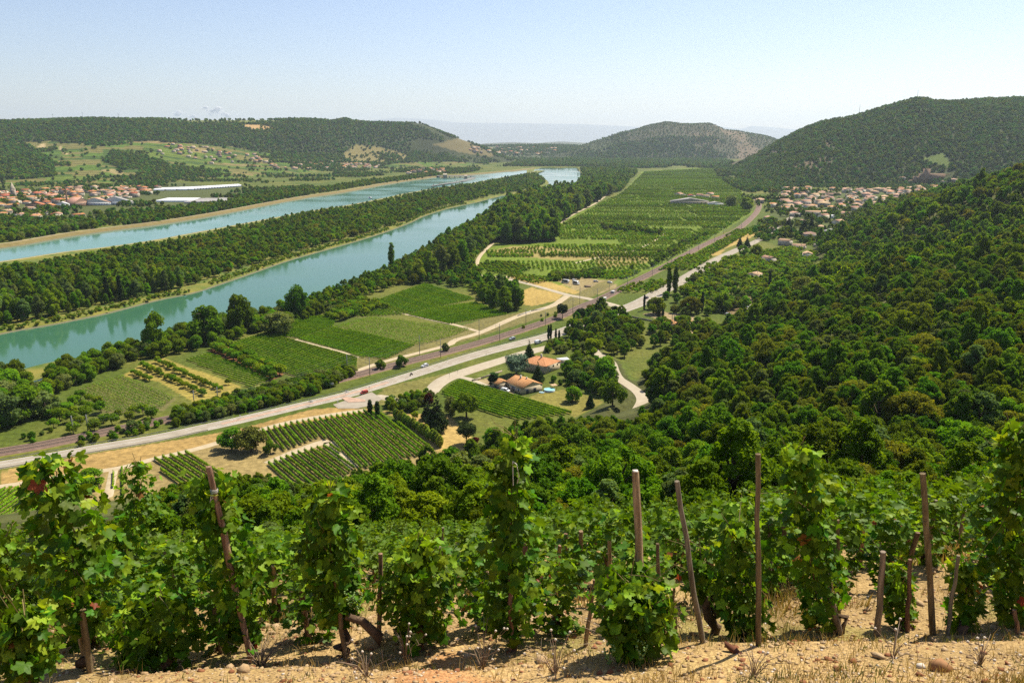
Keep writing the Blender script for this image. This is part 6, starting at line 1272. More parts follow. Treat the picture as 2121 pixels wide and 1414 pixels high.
VX2, VY2, VZ2 = village([(1570, 420), (1640, 432), (1700, 430), (1780, 442), (1850, 450), (1850, 462), (1770, 450), (1700, 452), (1640, 452), (1610, 438)], 38, .3, PK, wr, 'houses of the right hand village', .6, 1.1)
def wl_(u, v): return nearest(u, TMK)+(', upper part of the left town' if v < 400 else ', middle of the left town' if v < 425 else ', near edge of the left town')
LX, LY, LZ_ = village([(-60, 418), (-60, 402), (60, 400), (150, 392), (260, 387), (330, 392), (330, 408), (240, 413), (150, 424), (60, 430), (-40, 440)], 33, -.3, RK, wl_, 'houses of the left bank town', .85, 1.05, nz=-.4)
village([(-60, 470), (-60, 445), (60, 436), (150, 440), (172, 454), (60, 458), (0, 465)], 32, -.3, RK, wl_, 'houses of the left bank town', .55, 1.0)
pts = []
for k in range(48):
    t = RNG.random(); u = 350+190*t+RNG.normal()*14; pts.append((u, 314+18*t+RNG.normal()*8))
village(pts, 0, .2, RK, lambda u, v: 'in the hillside hamlet above the left plain', 'houses of the hillside hamlet', zf=True)
village([(560+RNG.random()*130, 336+RNG.random()*16) for k in range(26)], 0, .2, RK, lambda u, v: 'along the foot of the left hills', 'houses at the foot of the left hills', zf=True)
village([(705+RNG.random()*80, 341+RNG.random()*8) for k in range(34)], 0, .2, RK, lambda u, v: 'in the small red roofed village below the bare slope', 'houses of the small far village', zf=True)
village([(840+RNG.random()*120, 351+RNG.random()*10) for k in range(16)], 0, .2, RK, lambda u, v: 'beside the far end of the canal', 'houses by the canal end', zf=True, s=1.3)
village([(960+RNG.random()*190, 306+RNG.random()*16) for k in range(44)], 0, .2, RK, lambda u, v: 'in the hamlet on the rise closing the valley', 'houses at the valley end', zf=True, s=1.5)
for k, (u, v) in enumerate(((1600, 480), (1626, 508), (1700, 474), (1735, 468), (1762, 500), (1592, 545), (1655, 515), (1700, 512), (1562, 578), (1725, 540), (1590, 455), (1780, 462), (1705, 455), (1660, 462))):
    gx, gy = G(u, v); put_house(gx, gy, 0, k*.7, 'among the gardens before the village, %s on the list from far left' % ordinal(k) if 0 else 'among the gardens, '+nearest(u, [(1560, 'right of the poplars'), (1600, 'beside the far road'), (1630, 'by the pair of conifers'), (1660, 'by the tallest conifer'), (1700, 'right of the tall conifers'), (1735, 'above the grey hipped house'), (1765, 'by the village road')]), 'garden houses before the village', PK, .95)
# trees between the village houses
def village_trees(X, Y, Z, n, key, name, lb, grp, d=20, smin=.7, smax=1.5):
    i = RNG.integers(0, len(X), n); x = X[i]+RNG.normal(size=n)*d; y = Y[i]+RNG.normal(size=n)*d; z = H(x, y)
    for k in range(n): uu, vv = project(x[k], y[k], z[k]); place_tree(key, k, x[k], y[k], z[k], RNG.uniform(smin, smax), name, lb(uu, vv) if callable(lb) else lb+', '+nearest(uu, VMK), grp, parts=False)
village_trees(VX, VY, VZ, 290, 'oak_mid', 'village_tree', lambda u, v: 'dark tree between the roofs, right village, '+nearest(u, VMK)+', '+('upper' if v < 408 else 'lower')+' row', 'trees of the right hand village', 17, .6, 1.3)
village_trees(VX2, VY2, VZ2, 90, 'oak_mid', 'village_tree', 'garden tree at the near edge of the right village', 'garden trees of the right hand village', 24, .8, 1.5)
village_trees(LX, LY, LZ_, 130, 'oak_mid', 'town_tree', lambda u, v: 'green tree between the roofs, left town, '+nearest(u, TMK)+', '+('upper' if v < 408 else 'lower')+' part', 'trees of the left bank town', 26, .7, 1.5)
loose([(1560, 475), (1585, 440), (1600, 420), (1700, 440), (1850, 460), (1850, 480), (1760, 478), (1740, 505), (1690, 510), (1600, 500), (1570, 500)], 12, -.12, ['far'], .7, 1.3, 'garden_trees', 60)
for k in range(26):   # rows of plane trees
    u, v = ((1585+k*9.0, 398-k*.1) if k < 13 else (1540+(k-13)*8.3, 412+(k-13)*.2)); gx, gy = G(u, v+4); place_tree('oak_mid', k, gx, gy, Hs(gx, gy), 1.75, 'plane_tree', ('round plane tree in the row above the right village' if k < 13 else 'round plane tree beside the railway bend')+', %s from left' % ordinal(k % 13), 'rows of plane trees at the right hand village', parts=False)
for k in range(22):
    gx, gy = G(1482+k*3.6, 357+k*.95); place_tree('oak_mid', k, gx, gy, 0, 2.2, 'plane_tree', 'plane tree of the long avenue left of the village, %s from left' % ordinal(k), 'avenue of plane trees left of the village', parts=False)
# ---------------- church, factory, castle, greenhouses
gx, gy = G(29, 411); mp = (gy*CP+CAMZ*SP)/FPX; e = empty('church', (gx, gy, 0), .3, 'grey stone church tower with pointed spire in the left bank town', 'church'); MB().box(-4.5, 4.5, -4.5, 4.5, -1, 21).build('tower', [M['stonewall']], e); MB().box(-5, 5, -5, 5, 21, 22).build('cornice', [M['stonewall']], e)
sp_ = MB(); sp_.add([(-4, -4, 22), (4, -4, 22), (4, 4, 22), (-4, 4, 22), (0, 0, 37)], [(0, 1, 4), (1, 2, 4), (2, 3, 4), (3, 0, 4)]); sp_.build('spire', [M['stonewall']], e)
for s in (-1, 1): MB().box(s*1.6-.8, s*1.6+.8, -4.56, -4.51, 14, 18.5).build('belfry_opening', [M['glassd']], e)
wall_mb(14, 30, 9, .4, 'gable').build('nave_wall', [M['stonewall']], e, loc=(-12, 6, 0)).rotation_euler = (0, 0, 1.3); r, _ = roof_mb(14, 30, 9, .4, 'gable'); o = r.build('nave_roof', [M['tilered']], e, loc=(-12, 6, 0)); o.rotation_euler = (0, 0, 1.3)
gx, gy = G(160, 427); e = house('factory', 40, 22, 9, 'gable', .4, 'brickwall', 'tile2', wins=[(0, t, 5, 1.8, 2.2) for t in range(-16, 18, 4)], label='large pink roofed factory hall with a tall dark brick chimney in the left bank town', cat='factory', loc=(gx, gy, 0), rz=-.25); e.rotation_euler = (0, 0, math.pi/2-.15)
gx, gy = G(140, 426); tag(MB().tube([(0, 0, -1), (0, 0, 38)], [2.0, 1.1], 10).build('factory_chimney', [M['brickwall']], loc=(gx, gy, 0), smooth=True), 'tall dark brick factory chimney rising over the left bank town', 'chimney')
for k, (u, v, w, l, c, t) in enumerate(((200, 425, 60, 16, 'tile2', 'white'), (75, 430, 34, 14, 'tilered', 'brickwall'), (102, 432, 26, 12, 'tilered', 'brickwall'), (240, 424, 70, 14, 'greyroof', 'white'), (130, 429, 28, 8, 'white', 'white'))):
    gx, gy = G(u, v); house('workshop', w, l, 6, 'gable', .3, t, c, wins=[(0, q, 3.4, 1.6, 1.4) for q in np.arange(-w/2+4, w/2-3, 5)], label=('long pale roofed workshop right of the factory hall', 'red roofed workshop left of the factory chimney', 'second red roofed workshop beside the chimney', 'long grey roofed shed at the right end of the factory', 'white roofed shed beside the factory chimney')[k], cat='workshop', loc=(gx, gy, 0), rz=.1)
M['foil'] = mat('white_greenhouse_foil', (.80, .80, .78), .5, .5)
for k, (px, lb) in enumerate((([(318, 395.5), (400, 394), (502, 386.8), (495, 383.8), (400, 389.5), (325, 392)], 'long bright white greenhouse roofs behind the left plain'), ([(322, 419), (400, 419), (418, 413), (350, 413)], 'white greenhouse roofs near the canal belt'), ([(380, 422), (470, 419), (480, 413), (420, 414)], 'pale glass greenhouse roofs near the canal belt'))):
    P = GP(px); c = P.mean(0); e = empty('greenhouse', (c[0], c[1], 0), 0, lb, 'greenhouse'); x0, x1 = P[:, 0].min(), P[:, 0].max(); y0, y1 = P[:, 1].min(), P[:, 1].max(); stp = 9 if k == 0 else 8
    for yy in np.arange(y0, y1, stp):      # every span of the roof is a tunnel of its own
        tt = []
        for i in range(len(P)):
            p, q = P[i], P[(i+1) % len(P)]
            if (p[1]-yy)*(q[1]-yy) < 0: tt.append(p[0]+(q[0]-p[0])*(yy-p[1])/(q[1]-p[1]))
        if len(tt) < 2: continue
        xa, xb = min(tt)-c[0], max(tt)-c[0]; yq = yy-c[1]; a = np.linspace(0, math.pi, 7); prof = [(yq-np.cos(t)*stp*.48, 2.4+np.sin(t)*1.8) for t in a]; prof = [(yq-stp*.48, 0)]+prof+[(yq+stp*.48, 0)]
        n = len(prof); V = [(xa, p[0], p[1]) for p in prof]+[(xb, p[0], p[1]) for p in prof]; mb = MB(); mb.add(V, [(i, i+1, n+i+1, n+i) for i in range(n-1)]); mb.build('tunnel', [M['foil'] if k < 2 else M['greyroof']], e)
gx, gy, gz = hit(1932, 372); e = empty('castle', (gx, gy, gz), 0, 'dark stone castle with square tower on the slope above the right hand village', 'castle')
mb = MB(); mb.box(-38, 30, -10, 10, -8, 17); mb.build('main_block', [M['brickwall']], e); MB().box(-32, -17, -14, -2, -10, 31).build('tower', [M['brickwall']], e)
for t in (-30.5, -25, -19.5): MB().box(t-1.2, t+1.2, -14, -12.5, 31, 33).build('merlon', [M['brickwall']], e)
for t in range(-10, 30, 8): MB().box(t-.9, t+.9, -10.15, -10.02, 8, 11).build('window', [M['glassd']], e)
MB().box(30, 62, -4, 10, -8, 12).build('side_wing', [M['stonewall']], e); r, _ = roof_mb(34, 16, 12, .2, 'gable'); r.build('wing_roof', [M['tile2']], e, loc=(46, 3, 0)); MB().box(-55, -38, -4, 8, -8, 9).build('side_wing', [M['brickwall']], e)
village([(1870+q*18, 372+(q % 3)*6) for q in range(2)]+[(1985, 384), (2000, 388), (1975, 376), (1955, 380), (2010, 392)], 0, .1, PK, lambda u, v: 'beside the dark castle above the right hand village', 'houses beside the castle', zf=True)
for e0, _, _ in KINDS:      # the patterns themselves are not left lying about
    for c in KIDS.pop(e0.name):
        for g in KIDS.pop(c.name, ()): bpy.data.objects.remove(g)
        bpy.data.objects.remove(c)
    bpy.data.objects.remove(e0)
# plateau masts
for (u, h, lb) in ((110, 34, 'thin lattice mast on the left plateau, leftmost'), (172, 38, 'thin lattice mast on the left plateau, middle'), (246, 34, 'thin lattice mast on the left plateau, rightmost')):
    D = float(DDr(np.array([u]), 3)[0])-10; xx = (u-1060.5)/FPX*(D*CP-100*SP); mb = MB(); mb.tube([(0, 0, -2), (0, 0, h)], [.9, .3], 4); mb.box(-4, 4, -.3, .3, h*.8, h*.83); tag(mb.build('radio_mast', [M['steel']], loc=(xx, D, Hs(xx, D))), lb, 'mast')
for (u, v, h, lb) in ((1898, 207, 34, 'thin mast on the summit of the right hill'), (1781, 238, 42, 'thin mast on the left shoulder of the right hill')):
    D = 3095; xx = (u-1060.5)/FPX*(D*CP-120*SP); mb = MB(); mb.tube([(0, 0, -2), (0, 0, h)], [.9, .3], 4); tag(mb.build('radio_mast', [M['steel']], loc=(xx, D, Hs(xx, D))), lb, 'mast')
# ---------------- lock and pier at the end of the canal
def prism(px, z0, z1, name, m, parent, o):
    P = GP(px)-np.array(o); n = len(P); V = np.concatenate([np.c_[P, np.full(n, z0)], np.c_[P, np.full(n, z1)]]); mb = MB(); mb.add(V, [(a, (a+1) % n, n+(a+1) % n, n+a) for a in range(n)]); mb.add(V, [(n, n+1, n+2, n+3)]); return mb.build(name, [m], parent)
o_ = G(930, 370); M['conc3'] = mat('grey_concrete', (.24, .23, .21), .9); e = empty('canal_lock', (o_[0], o_[1], 0), 0, 'concrete lock and bridge across the far end of the canal', 'lock'); M['conc2'] = mat('pale_concrete', (.50, .47, .42), .9)
prism([(905, 367.2), (985, 367.0), (985, 366.2), (905, 366.4)], 3, 4.6, 'bridge_deck', M['conc3'], e, o_); prism([(950, 378), (962, 376), (985, 369), (975, 369.5)], -3, 2.5, 'lock_wall', M['conc3'], e, o_); prism([(918, 368.6), (926, 368.6), (926, 366), (918, 366)], -3, 11, 'gate_tower', M['stonewall'], e, o_); prism([(962, 370), (968, 370), (968, 367.6), (962, 367.6)], -3, 9, 'gate_tower', M['stonewall'], e, o_)
for q in range(7): prism([(908+q*11, 367.4), (910+q*11, 367.4), (910+q*11, 366.3), (908+q*11, 366.3)], -3, 3, 'bridge_pier', M['conc3'], e, o_)
o_ = G(930, 380); e = empty('pier', (o_[0], o_[1], 0), 0, 'long thin concrete pier reaching down the canal from the lock', 'pier'); prism([(893, 386.5), (955, 377.5), (958, 375.5), (896, 384.9)], -3, 1.6, 'pier_wall', M['conc3'], e, o_)
for t in range(5):
    P = np.array(G(898+t*12, 385-t*1.8))-np.array(o_); MB().box(P[0]-1, P[0]+1, P[1]-1, P[1]+1, 2.2, 5.5).build('bollard', [M['stonewall']], e)
# white motor boat on the canal
gx, gy = G(766, 411, CANZ); e = empty('motor_boat', (gx, gy, CANZ), 2.2, 'white motor boat travelling on the canal', 'boat'); s = np.linspace(-1, 1, 9); hw_ = 2.3*(1-np.clip(s, 0, 1)**2.5)
V = np.concatenate([np.c_[s*8, hw_*.8, 0*s-.4], np.c_[s*8.3, hw_, 0*s+1.5+.5*np.clip(s, 0, 1)], np.c_[s*8.3, -hw_, 0*s+1.5+.5*np.clip(s, 0, 1)], np.c_[s*8, -hw_*.8, 0*s-.4]]); i = np.arange(8)
MB().add(V, np.concatenate([np.stack([k*9+i, k*9+i+1, (k+1)*9+i+1, (k+1)*9+i], 1) for k in range(3)])).build('hull', [M['white']], e); MB().box(-5, 2, -1.6, 1.6, 1.5, 3.4).build('cabin', [M['white']], e); MB().box(-4.8, 1.8, -1.65, 1.65, 2.3, 3.0).build('windows', [M['glassd']], e); MB().box(-4.4, .8, -1.7, 1.7, 3.4, 3.6).build('cabin_roof', [M['white']], e)
MB().box(1.9, 2.05, -1.3, 1.3, 3.4, 4.2).build('windscreen', [M['glassd']], e)
# ============================================================ VEHICLES
def paint(name, c): return mat(name, c, .3, .5)
PAINT = {'white': paint('white_car_paint', (.78, .78, .77)), 'red': paint('red_car_paint', (.50, .05, .02)), 'dark': paint('dark_car_paint', (.03, .035, .05)), 'silver': paint('silver_car_paint', (.48, .50, .52))}
M['tyre'] = mat('tyre', (.02, .02, .02), .9); M['rim'] = mat('wheel_rim', (.45, .45, .45), .4, metal=.6); M['lamp'] = mat('headlight', (.8, .8, .75), .15, .6); M['tail'] = mat('tail_light', (.45, .02, .01), .3)
PROF = {'car': ([(-2.1, .35), (-2.15, .75), (-1.95, 1.0), (-1.75, 1.38), (-.9, 1.48), (.25, 1.44), (.95, 1.0), (1.85, .85), (2.1, .6), (2.08, .35)], 1.72),
        'van': ([(-2.2, .4), (-2.25, 1.0), (-2.2, 1.75), (-2.0, 1.86), (.3, 1.86), (.75, 1.75), (1.35, 1.15), (2.05, 1.0), (2.2, .75), (2.18, .4)], 1.8),
        'camper': ([(-3.2, .5), (-3.25, 1.6), (-3.2, 2.8), (-3.0, 2.9), (2.0, 2.9), (2.5, 2.5), (2.6, 1.7), (3.1, 1.3), (3.3, .9), (3.25, .5)], 2.2)}
_veh = {}
def vehicle(kind, colr, u, v, ang, label, zg=.1, cat=None, pxy=None, scale=1.15):
    key = (kind, colr); pr, W = PROF[kind]; pr = np.array(pr); n = len(pr); top = pr[:, 1].max()
    if key not in _veh:
        def yw(z): return W/2*(1-.16*np.clip((z-.95)/(top-.95), 0, 1))
        V = np.concatenate([np.c_[pr[:, 0], -yw(pr[:, 1]), pr[:, 1]], np.c_[pr[:, 0], yw(pr[:, 1]), pr[:, 1]]]); b = MB(); i = np.arange(n); j = (i+1) % n
        b.add(V, np.stack([i, n+i, n+j, j], 1)); c = np.array([[0, -W/2, .8], [0, W/2, .8]]); b.add(np.r_[V, c], np.stack([i, j, 0*i+2*n], 1)); b.add(np.r_[V, c], np.stack([n+j, n+i, 0*i+2*n+1], 1))
        g = MB(); zt = top-.12; zb = .98
        xs = (-1.55, .35) if kind == 'car' else ((-.3, .85) if kind == 'van' else (-2.4, 2.2))
        for s in (-1, 1):
            yb, yt = s*(W/2+.012), s*(yw(zt)+.02); g.add([(xs[0]-.1, yb, zb+.05), (xs[1]+.45, yb, zb+.05), (xs[1], yt, zt), (xs[0]+.1, yt, zt)], [(0, 1, 2, 3)])
        fw = {'car': ((.98, 1.02), (.3, 1.45)), 'van': ((1.38, 1.18), (.8, 1.76)), 'camper': ((2.66, 1.75), (2.56, 2.45))}[kind]
        ws = MB(); ws.add([(fw[0][0], -W*.42, fw[0][1]), (fw[0][0], W*.42, fw[0][1]), (fw[1][0]+.03, W*.36, fw[1][1]), (fw[1][0]+.03, -W*.36, fw[1][1])], [(0, 1, 2, 3)])
        x0 = pr[1, 0]-.02; rw = MB(); rw.add([(pr[2, 0]-.03, -W*.38, 1.05), (pr[2, 0]-.03, W*.38, 1.05), (pr[3, 0]-.03, W*.34, zt), (pr[3, 0]-.03, -W*.34, zt)], [(0, 3, 2, 1)])
        wh = MB().tube([(0, -.11, 0), (0, .11, 0)], .33, 14).mesh('wheel', [M['tyre']]); rm = MB().tube([(0, -.125, 0), (0, .125, 0)], .19, 10).mesh('rim', [M['rim']])
        _veh[key] = (b.mesh('body', [PAINT[colr]]), g.mesh('side_windows', [M['glassd']]), ws.mesh('windscreen', [M['glassd']]), rw.mesh('rear_window', [M['glassd']]), wh, rm, MB().box(-.04, .04, -.2, .2, -.09, .09).mesh('headlight', [M['lamp']]), MB().box(-.04, .04, -.15, .15, -.1, .1).mesh('tail_light', [M['tail']]))
    m = _veh[key]; gx, gy = pxy or G(u, v, zg); e = empty('motorhome' if kind == 'camper' else ('parked_van' if kind == 'van' else 'car'), (gx, gy, zg), ang, label, cat or {'car': 'car', 'van': 'van', 'camper': 'motorhome'}[kind]); e.scale = (scale,)*3
    link('body', m[0], e); link('side_windows', m[1], e); link('windscreen', m[2], e); link('rear_window', m[3], e)
    wb = pr[-1, 0]*.64
    for x in (-wb, wb):
        for y in (-1, 1): w = link('wheel', m[4], e, (x, y*(W/2-.08), .33)); link('rim', m[5], w)
    for y in (-1, 1): link('headlight', m[6], e, (pr[-2, 0]+.01, y*W*.36, .72)); link('tail_light', m[7], e, (pr[1, 0]-.0, y*W*.38, .9))
    return e
def road_ang(u, v):
    g = G(u, v); j = int(np.argmin(np.hypot(RP[:, 0]-g[0], RP[:, 1]-g[1]))); T = RP[min(j+1, len(RP)-1)]-RP[j-1]; return math.atan2(T[1], T[0])
vehicle('car', 'white', 880, 759, road_ang(880, 759)+math.pi, 'small white hatchback driving on the main road beside the guard rail', .17)
vehicle('van', 'red', 754, 815, road_ang(754, 815)+math.pi*.97, 'red van waiting at the junction by the traffic island', .17, scale=.95)
vehicle('van', 'white', 1115, 711, road_ang(1115, 711), 'white van parked at the end of the lay-by', .13, scale=1.25)
vehicle('car', 'silver', 1061, 703, road_ang(1061, 703)+math.pi, 'silver car half hidden behind the guard rail near the railway', .17)
vehicle('car', 'dark', 1025, 806, ang+math.pi*.5+.9, 'dark blue car parked left of the garage', .1, scale=1.1); vehicle('van', 'white', 1047, 811, ang-1.2, 'white van parked in front of the beige house', .1, scale=1.1)
vehicle('camper', 'white', 1171, 586, 2.6, 'white box van parked at the field edge, left one', .05); vehicle('camper', 'white', 1193, 589, -.9, 'white box van parked at the field edge, right one', .05); vehicle('car', 'white', 1190, 581, .3, 'white car between and behind the two box vans', .05)
vehicle('car', 'silver', 1234, 584, .1, 'silver car parked by the bush row, left one', .05); vehicle('car', 'white', 1263, 586, -.6, 'white car parked near the railway, right one', .05); vehicle('car', 'dark', 1340, 618, road_ang(1340, 618), 'dark car driving away past the slim cypress at the bend', .17)
vehicle('camper', 'white', 1556, 648, .2, 'white motorhome at the camp ground under the marquee', .05); vehicle('car', 'silver', 1508, 652, .3, 'silver car at the left edge of the camp ground', .05); vehicle('car', 'white', 1566, 643, .8, 'white car beside the marquee at the camp ground', .05); vehicle('car', 'dark', 1570, 657, .5, 'dark car below the motorhome at the camp ground', .05)
# motorcycle with rider
gx, gy = G(852, 778); a_ = road_ang(852, 778)+math.pi; e = empty('motorcycle', (gx, gy, .17), a_, 'dark motorcycle riding on the main road behind the red van', 'motorcycle'); e.scale = (1.3,)*3
MB().box(-.5, .55, -.12, .12, .45, .85).tube([(.5, 0, .8), (.62, 0, 1.05)], .04, 5).tube([(.6, -.3, 1.05), (.6, .3, 1.05)], .02, 4).build('frame', [M['tyre']], e); MB().box(-.45, .1, -.13, .13, .85, .92).build('seat', [M['tyre']], e)
for x in (-.65, .7): MB().tube([(x, -.06, .32), (x, .06, .32)], .32, 14).build('wheel', [M['tyre']], e)
def person(loc, rz, colr, joints, edges, radii, label, pants=None):
    me = bpy.data.meshes.new('person'); me.from_pydata([Vector(j) for j in joints], edges, []); me.update(); o = link('person', me, loc=loc); o.rotation_euler = (0, 0, rz); me.materials.append(colr)
    sk = o.modifiers.new('skin', 'SKIN'); sk.use_smooth_shade = True
    for k, r in enumerate(radii): me.skin_vertices[0].data[k].radius = (r, r)
    me.skin_vertices[0].data[0].use_root = True; ss = o.modifiers.new('sub', 'SUBSURF'); ss.levels = 1; ss.render_levels = 1; tag(o, label, 'person'); return o
rid = person((gx, gy, .17), a_, mat('black_leather', (.03, .03, .035), .6), [(-.2, 0, 1.15), (-.1, 0, 1.5), (.02, 0, 1.75), (.05, 0, 1.85), (.08, 0, 2.03), (0, .24, 1.68), (.3, .3, 1.45), (.65, .34, 1.42), (0, -.24, 1.68), (.3, -.3, 1.45), (.65, -.34, 1.42), (.25, .2, 1.05), (.05, .22, .55), (.25, -.2, 1.05), (.05, -.22, .55)], [(0, 1), (1, 2), (2, 3), (3, 4), (2, 5), (5, 6), (6, 7), (2, 8), (8, 9), (9, 10), (0, 11), (11, 12), (0, 13), (13, 14)], [.17, .17, .15, .07, .15, .08, .06, .045, .08, .06, .045, .1, .065, .1, .065], 'rider in dark leathers and helmet sitting on the motorcycle on the main road')
# road signs, posts, small things
def sign(u, v, h, kind, lb):
    gx, gy = G(u, v); e = empty('road_sign', (gx, gy, .1), 0, lb, 'road sign', 'road signs along the main road'); MB().tube([(0, 0, 0), (0, 0, h)], .05, 6).build('post', [M['guard']], e); mb = MB()
    if kind == 'arrow':
        for k, s in enumerate((1, -1, 1)): mb.box(-.9*(s < 0), .9+.9*(s > 0)-.0, -.09, -.05, h-.35-k*.42, h-.02-k*.42)
        mb.build('direction_boards', [M['white']], e)
    else: mb.tube([(0, -.09, h), (0, -.05, h)], .36, 12 if kind == 'round' else 3); mb.build('plate', [M['white'] if kind != 'dark' else M['steel']], e)
for d in ((716, 820, 3.0, 'arrow', 'white direction boards on the traffic island'), (642, 841, 3.0, 'arrow', 'direction boards at the junction near the dry verge'), (678, 803, 2.8, 'arrow', 'left white board of the pair behind the guard rail'), (685, 803, 2.8, 'arrow', 'right white board of the pair behind the guard rail'), (765, 810, 2.4, 'dark', 'round dark sign seen from behind near the red van'), (700, 838, 1.6, 'round', 'low marker post at the junction mouth'), (928, 749, 2.2, 'round', 'small sign between the lanes below the railway'), (931, 783, 2.4, 'dark', 'sign on the side road bend, lower one'), (948, 776, 2.4, 'dark', 'sign on the side road bend, upper one'), (1007, 742, 2.6, 'dark', 'sign on the strip between road and lay-by'), (1273, 648, 4.0, 'arrow', 'tall white board at the crossing road mouth'), (498, 868, 1.8, 'round', 'small white marker beside the road markings at left'), (946, 704, 2.2, 'dark', 'sign where the pale path forks')):
    sign(*d)
for k, (u, v) in enumerate(((1269, 608), (1252, 622))):
    gx, gy = G(u, v); house('relay_box', 2.6, 1.8, 2.2, 'flat', .2, 'concrete', 'white', label=('white roofed cabin beside the level crossing, far side', 'small grey cabinet beside the level crossing')[k], cat='cabin', loc=(gx, gy, 0), rz=.5)
for k, (u, v, h, lb) in enumerate(((1500, 560, 7, 'wooden pole in the meadow right of the poplars'), (1563, 505, 9, 'dark lamp pole by the far road, near one'), (1594, 492, 9, 'dark lamp pole by the far road, far one'), (1490, 605, 7, 'wooden pole in the bright meadow'))):
    gx, gy = G(u, v); mb = MB(); mb.tube([(0, 0, 0), (0, 0, h)], [.12, .08], 6); mb.tube([(0, 0, h), (1.0, 0, h+.1)], .05, 4); tag(mb.build('lamp_pole', [M['steel']], loc=(gx, gy, 0)), lb, 'pole')
gx, gy = G(1218, 594); V, F = ICO; tag(MB().add(V*np.array((3.5, 3, 1.3))*(1+.2*np.random.default_rng(4).normal(size=(12, 1))), F).build('rubble_heap', [mat('rubble', (.16, .11, .07), .95, noise=1)], loc=(gx, gy, .4)), 'dark heap of rubble on the dry yard near the railway', 'heap')
# faint fair weather clouds far away over the plateau
cm = bpy.data.materials.new('cloud'); cm.use_nodes = True; cn = cm.node_tree; cn.nodes.clear(); co = cn.nodes.new('ShaderNodeOutputMaterial'); ct = cn.nodes.new('ShaderNodeBsdfTransparent'); cd = cn.nodes.new('ShaderNodeBsdfTranslucent'); ce = cn.nodes.new('ShaderNodeBsdfDiffuse'); c1 = cn.nodes.new('ShaderNodeMixShader'); c2 = cn.nodes.new('ShaderNodeMixShader')
cd.inputs[0].default_value = (1, .96, .93, 1); ce.inputs[0].default_value = (1, .96, .93, 1); c1.inputs[0].default_value = .5; c2.inputs[0].default_value = .22; cn.links.new(ce.outputs[0], c1.inputs[1]); cn.links.new(cd.outputs[0], c1.inputs[2]); cn.links.new(ct.outputs[0], c2.inputs[1]); cn.links.new(c1.outputs[0], c2.inputs[2]); cn.links.new(c2.outputs[0], co.inputs['Surface'])
for k, (u, v, s) in enumerate(((368, 236, 330), (400, 241, 230), (441, 229, 420), (465, 238, 300), (425, 224, 170), (238, 244, 180))):
    d = ray(u, v); t = 45000/d[1]; mb = MB(); rg = np.random.default_rng(k)
    for q in range(16): V, F = ICO; mb.add(V*s*rg.uniform(.22, .5)*np.array((1.3, 1, .7))+rg.normal(size=3)*s*np.array((.6, .4, .22)), F)
    o = mb.build('cloud', [cm], smooth=True, loc=(d[0]*t, 45000, CAMZ+d[2]*t)); o['kind'] = 'structure'
# ============================================================ THE VINES RIGHT BELOW THE CAMERA
def vine_leaf_mat(name, c1, c2, objvar, scale):
    m = foliage(name, c1, c2, trans=.42, scale=scale, objvar=objvar, rough=.5, spec=.15); return m
M['vleaf'] = vine_leaf_mat('vine_leaf', (.052, .122, .004), (.115, .21, .010), .35, 9)
M['vleafy'] = vine_leaf_mat('young_vine_leaf', (.17, .28, .010), (.28, .42, .025), .25, 9)
M['vleafb'] = vine_leaf_mat('vine_foliage', (.035, .09, .003), (.14, .24, .010), .12, 2.6)
M['vred'] = vine_leaf_mat('dry_vine_leaf', (.20, .05, .015), (.30, .12, .04), .3, 9)
M['wood'] = mat('stake_wood', (.15, .088, .045), .85, .15, noise=3.5, col2=(.42, .285, .165), bump=(25, .8, .015), objvar=.3)
M['woodgrey'] = mat('weathered_stake_wood', (.15, .115, .08), .9, .15, noise=3.6, col2=(.38, .30, .21), bump=(25, .6, .01), objvar=.2)
for _k in ('wood', 'woodgrey'):      # long grain and drying cracks
    _n = M[_k].node_tree; _mp = _n.nodes.new('ShaderNodeMapping'); _mp.inputs['Scale'].default_value = (9, 9, .7); _n.links.new(_n.nodes['Texture Coordinate'].outputs['Object'], _mp.inputs['Vector'])
    for _t in [t for t in _n.nodes if t.type == 'TEX_NOISE']: _n.links.new(_mp.outputs[0], _t.inputs['Vector'])
M['vinebark'] = mat('vine_bark', (.10, .062, .035), .95, noise=9, col2=(.20, .13, .08), bump=(30, .9, .015))
M['cane'] = mat('green_cane', (.17, .16, .05), .7, noise=6, col2=(.26, .17, .07))
M['grape'] = mat('unripe_grape', (.16, .26, .05), .35, .5, objvar=.1)
M['twine'] = mat('twine', (.62, .58, .48), .8)
def leaf_mesh(seed, name, m, segs=26):
    rg = np.random.default_rng(seed)
    key = np.array([(0, 1.0), (14, .80), (27, .60), (40, .74), (54, .88), (68, .70), (82, .52), (97, .58), (112, .66), (130, .52), (150, .44), (168, .30), (180, .07)])
    ang = np.r_[key[:, 0], 360-key[::-1, 0][1:-1]]; r = np.r_[key[:, 1], key[::-1, 1][1:-1]]
    a = np.radians(ang); ph = rg.uniform(0, 6, 4)
    r = r*(1+.09*np.sin(a*3+ph[0])+.05*rg.normal(size=len(r)))
    cup, fold = rg.uniform(-.28, .35), rg.uniform(.1, .35)
    def zf(x, y):
        rr = np.hypot(x, y); return cup*rr*rr+fold*np.abs(x)*.6+.10*np.sin(x*6+ph[1])*rr+.08*np.sin(y*7+ph[2])*rr
    X = np.r_[0, r*.5*np.sin(a), r*np.sin(a)]; Y = np.r_[0, r*.5*np.cos(a), r*np.cos(a)]
    n = len(a); V = np.c_[X, Y, zf(X, Y)]; j = np.arange(n); j2 = (j+1) % n
    T = np.stack([0*j, 1+j, 1+j2], 1); Q = np.stack([1+j, 1+n+j, 1+n+j2, 1+j2], 1)
    return V, [T, Q], mesh_np(name, V, [T, Q], [m], smooth=True)
LEAFV = []; LEAFM = {'vleaf': [], 'vleafy': [], 'vred': []}
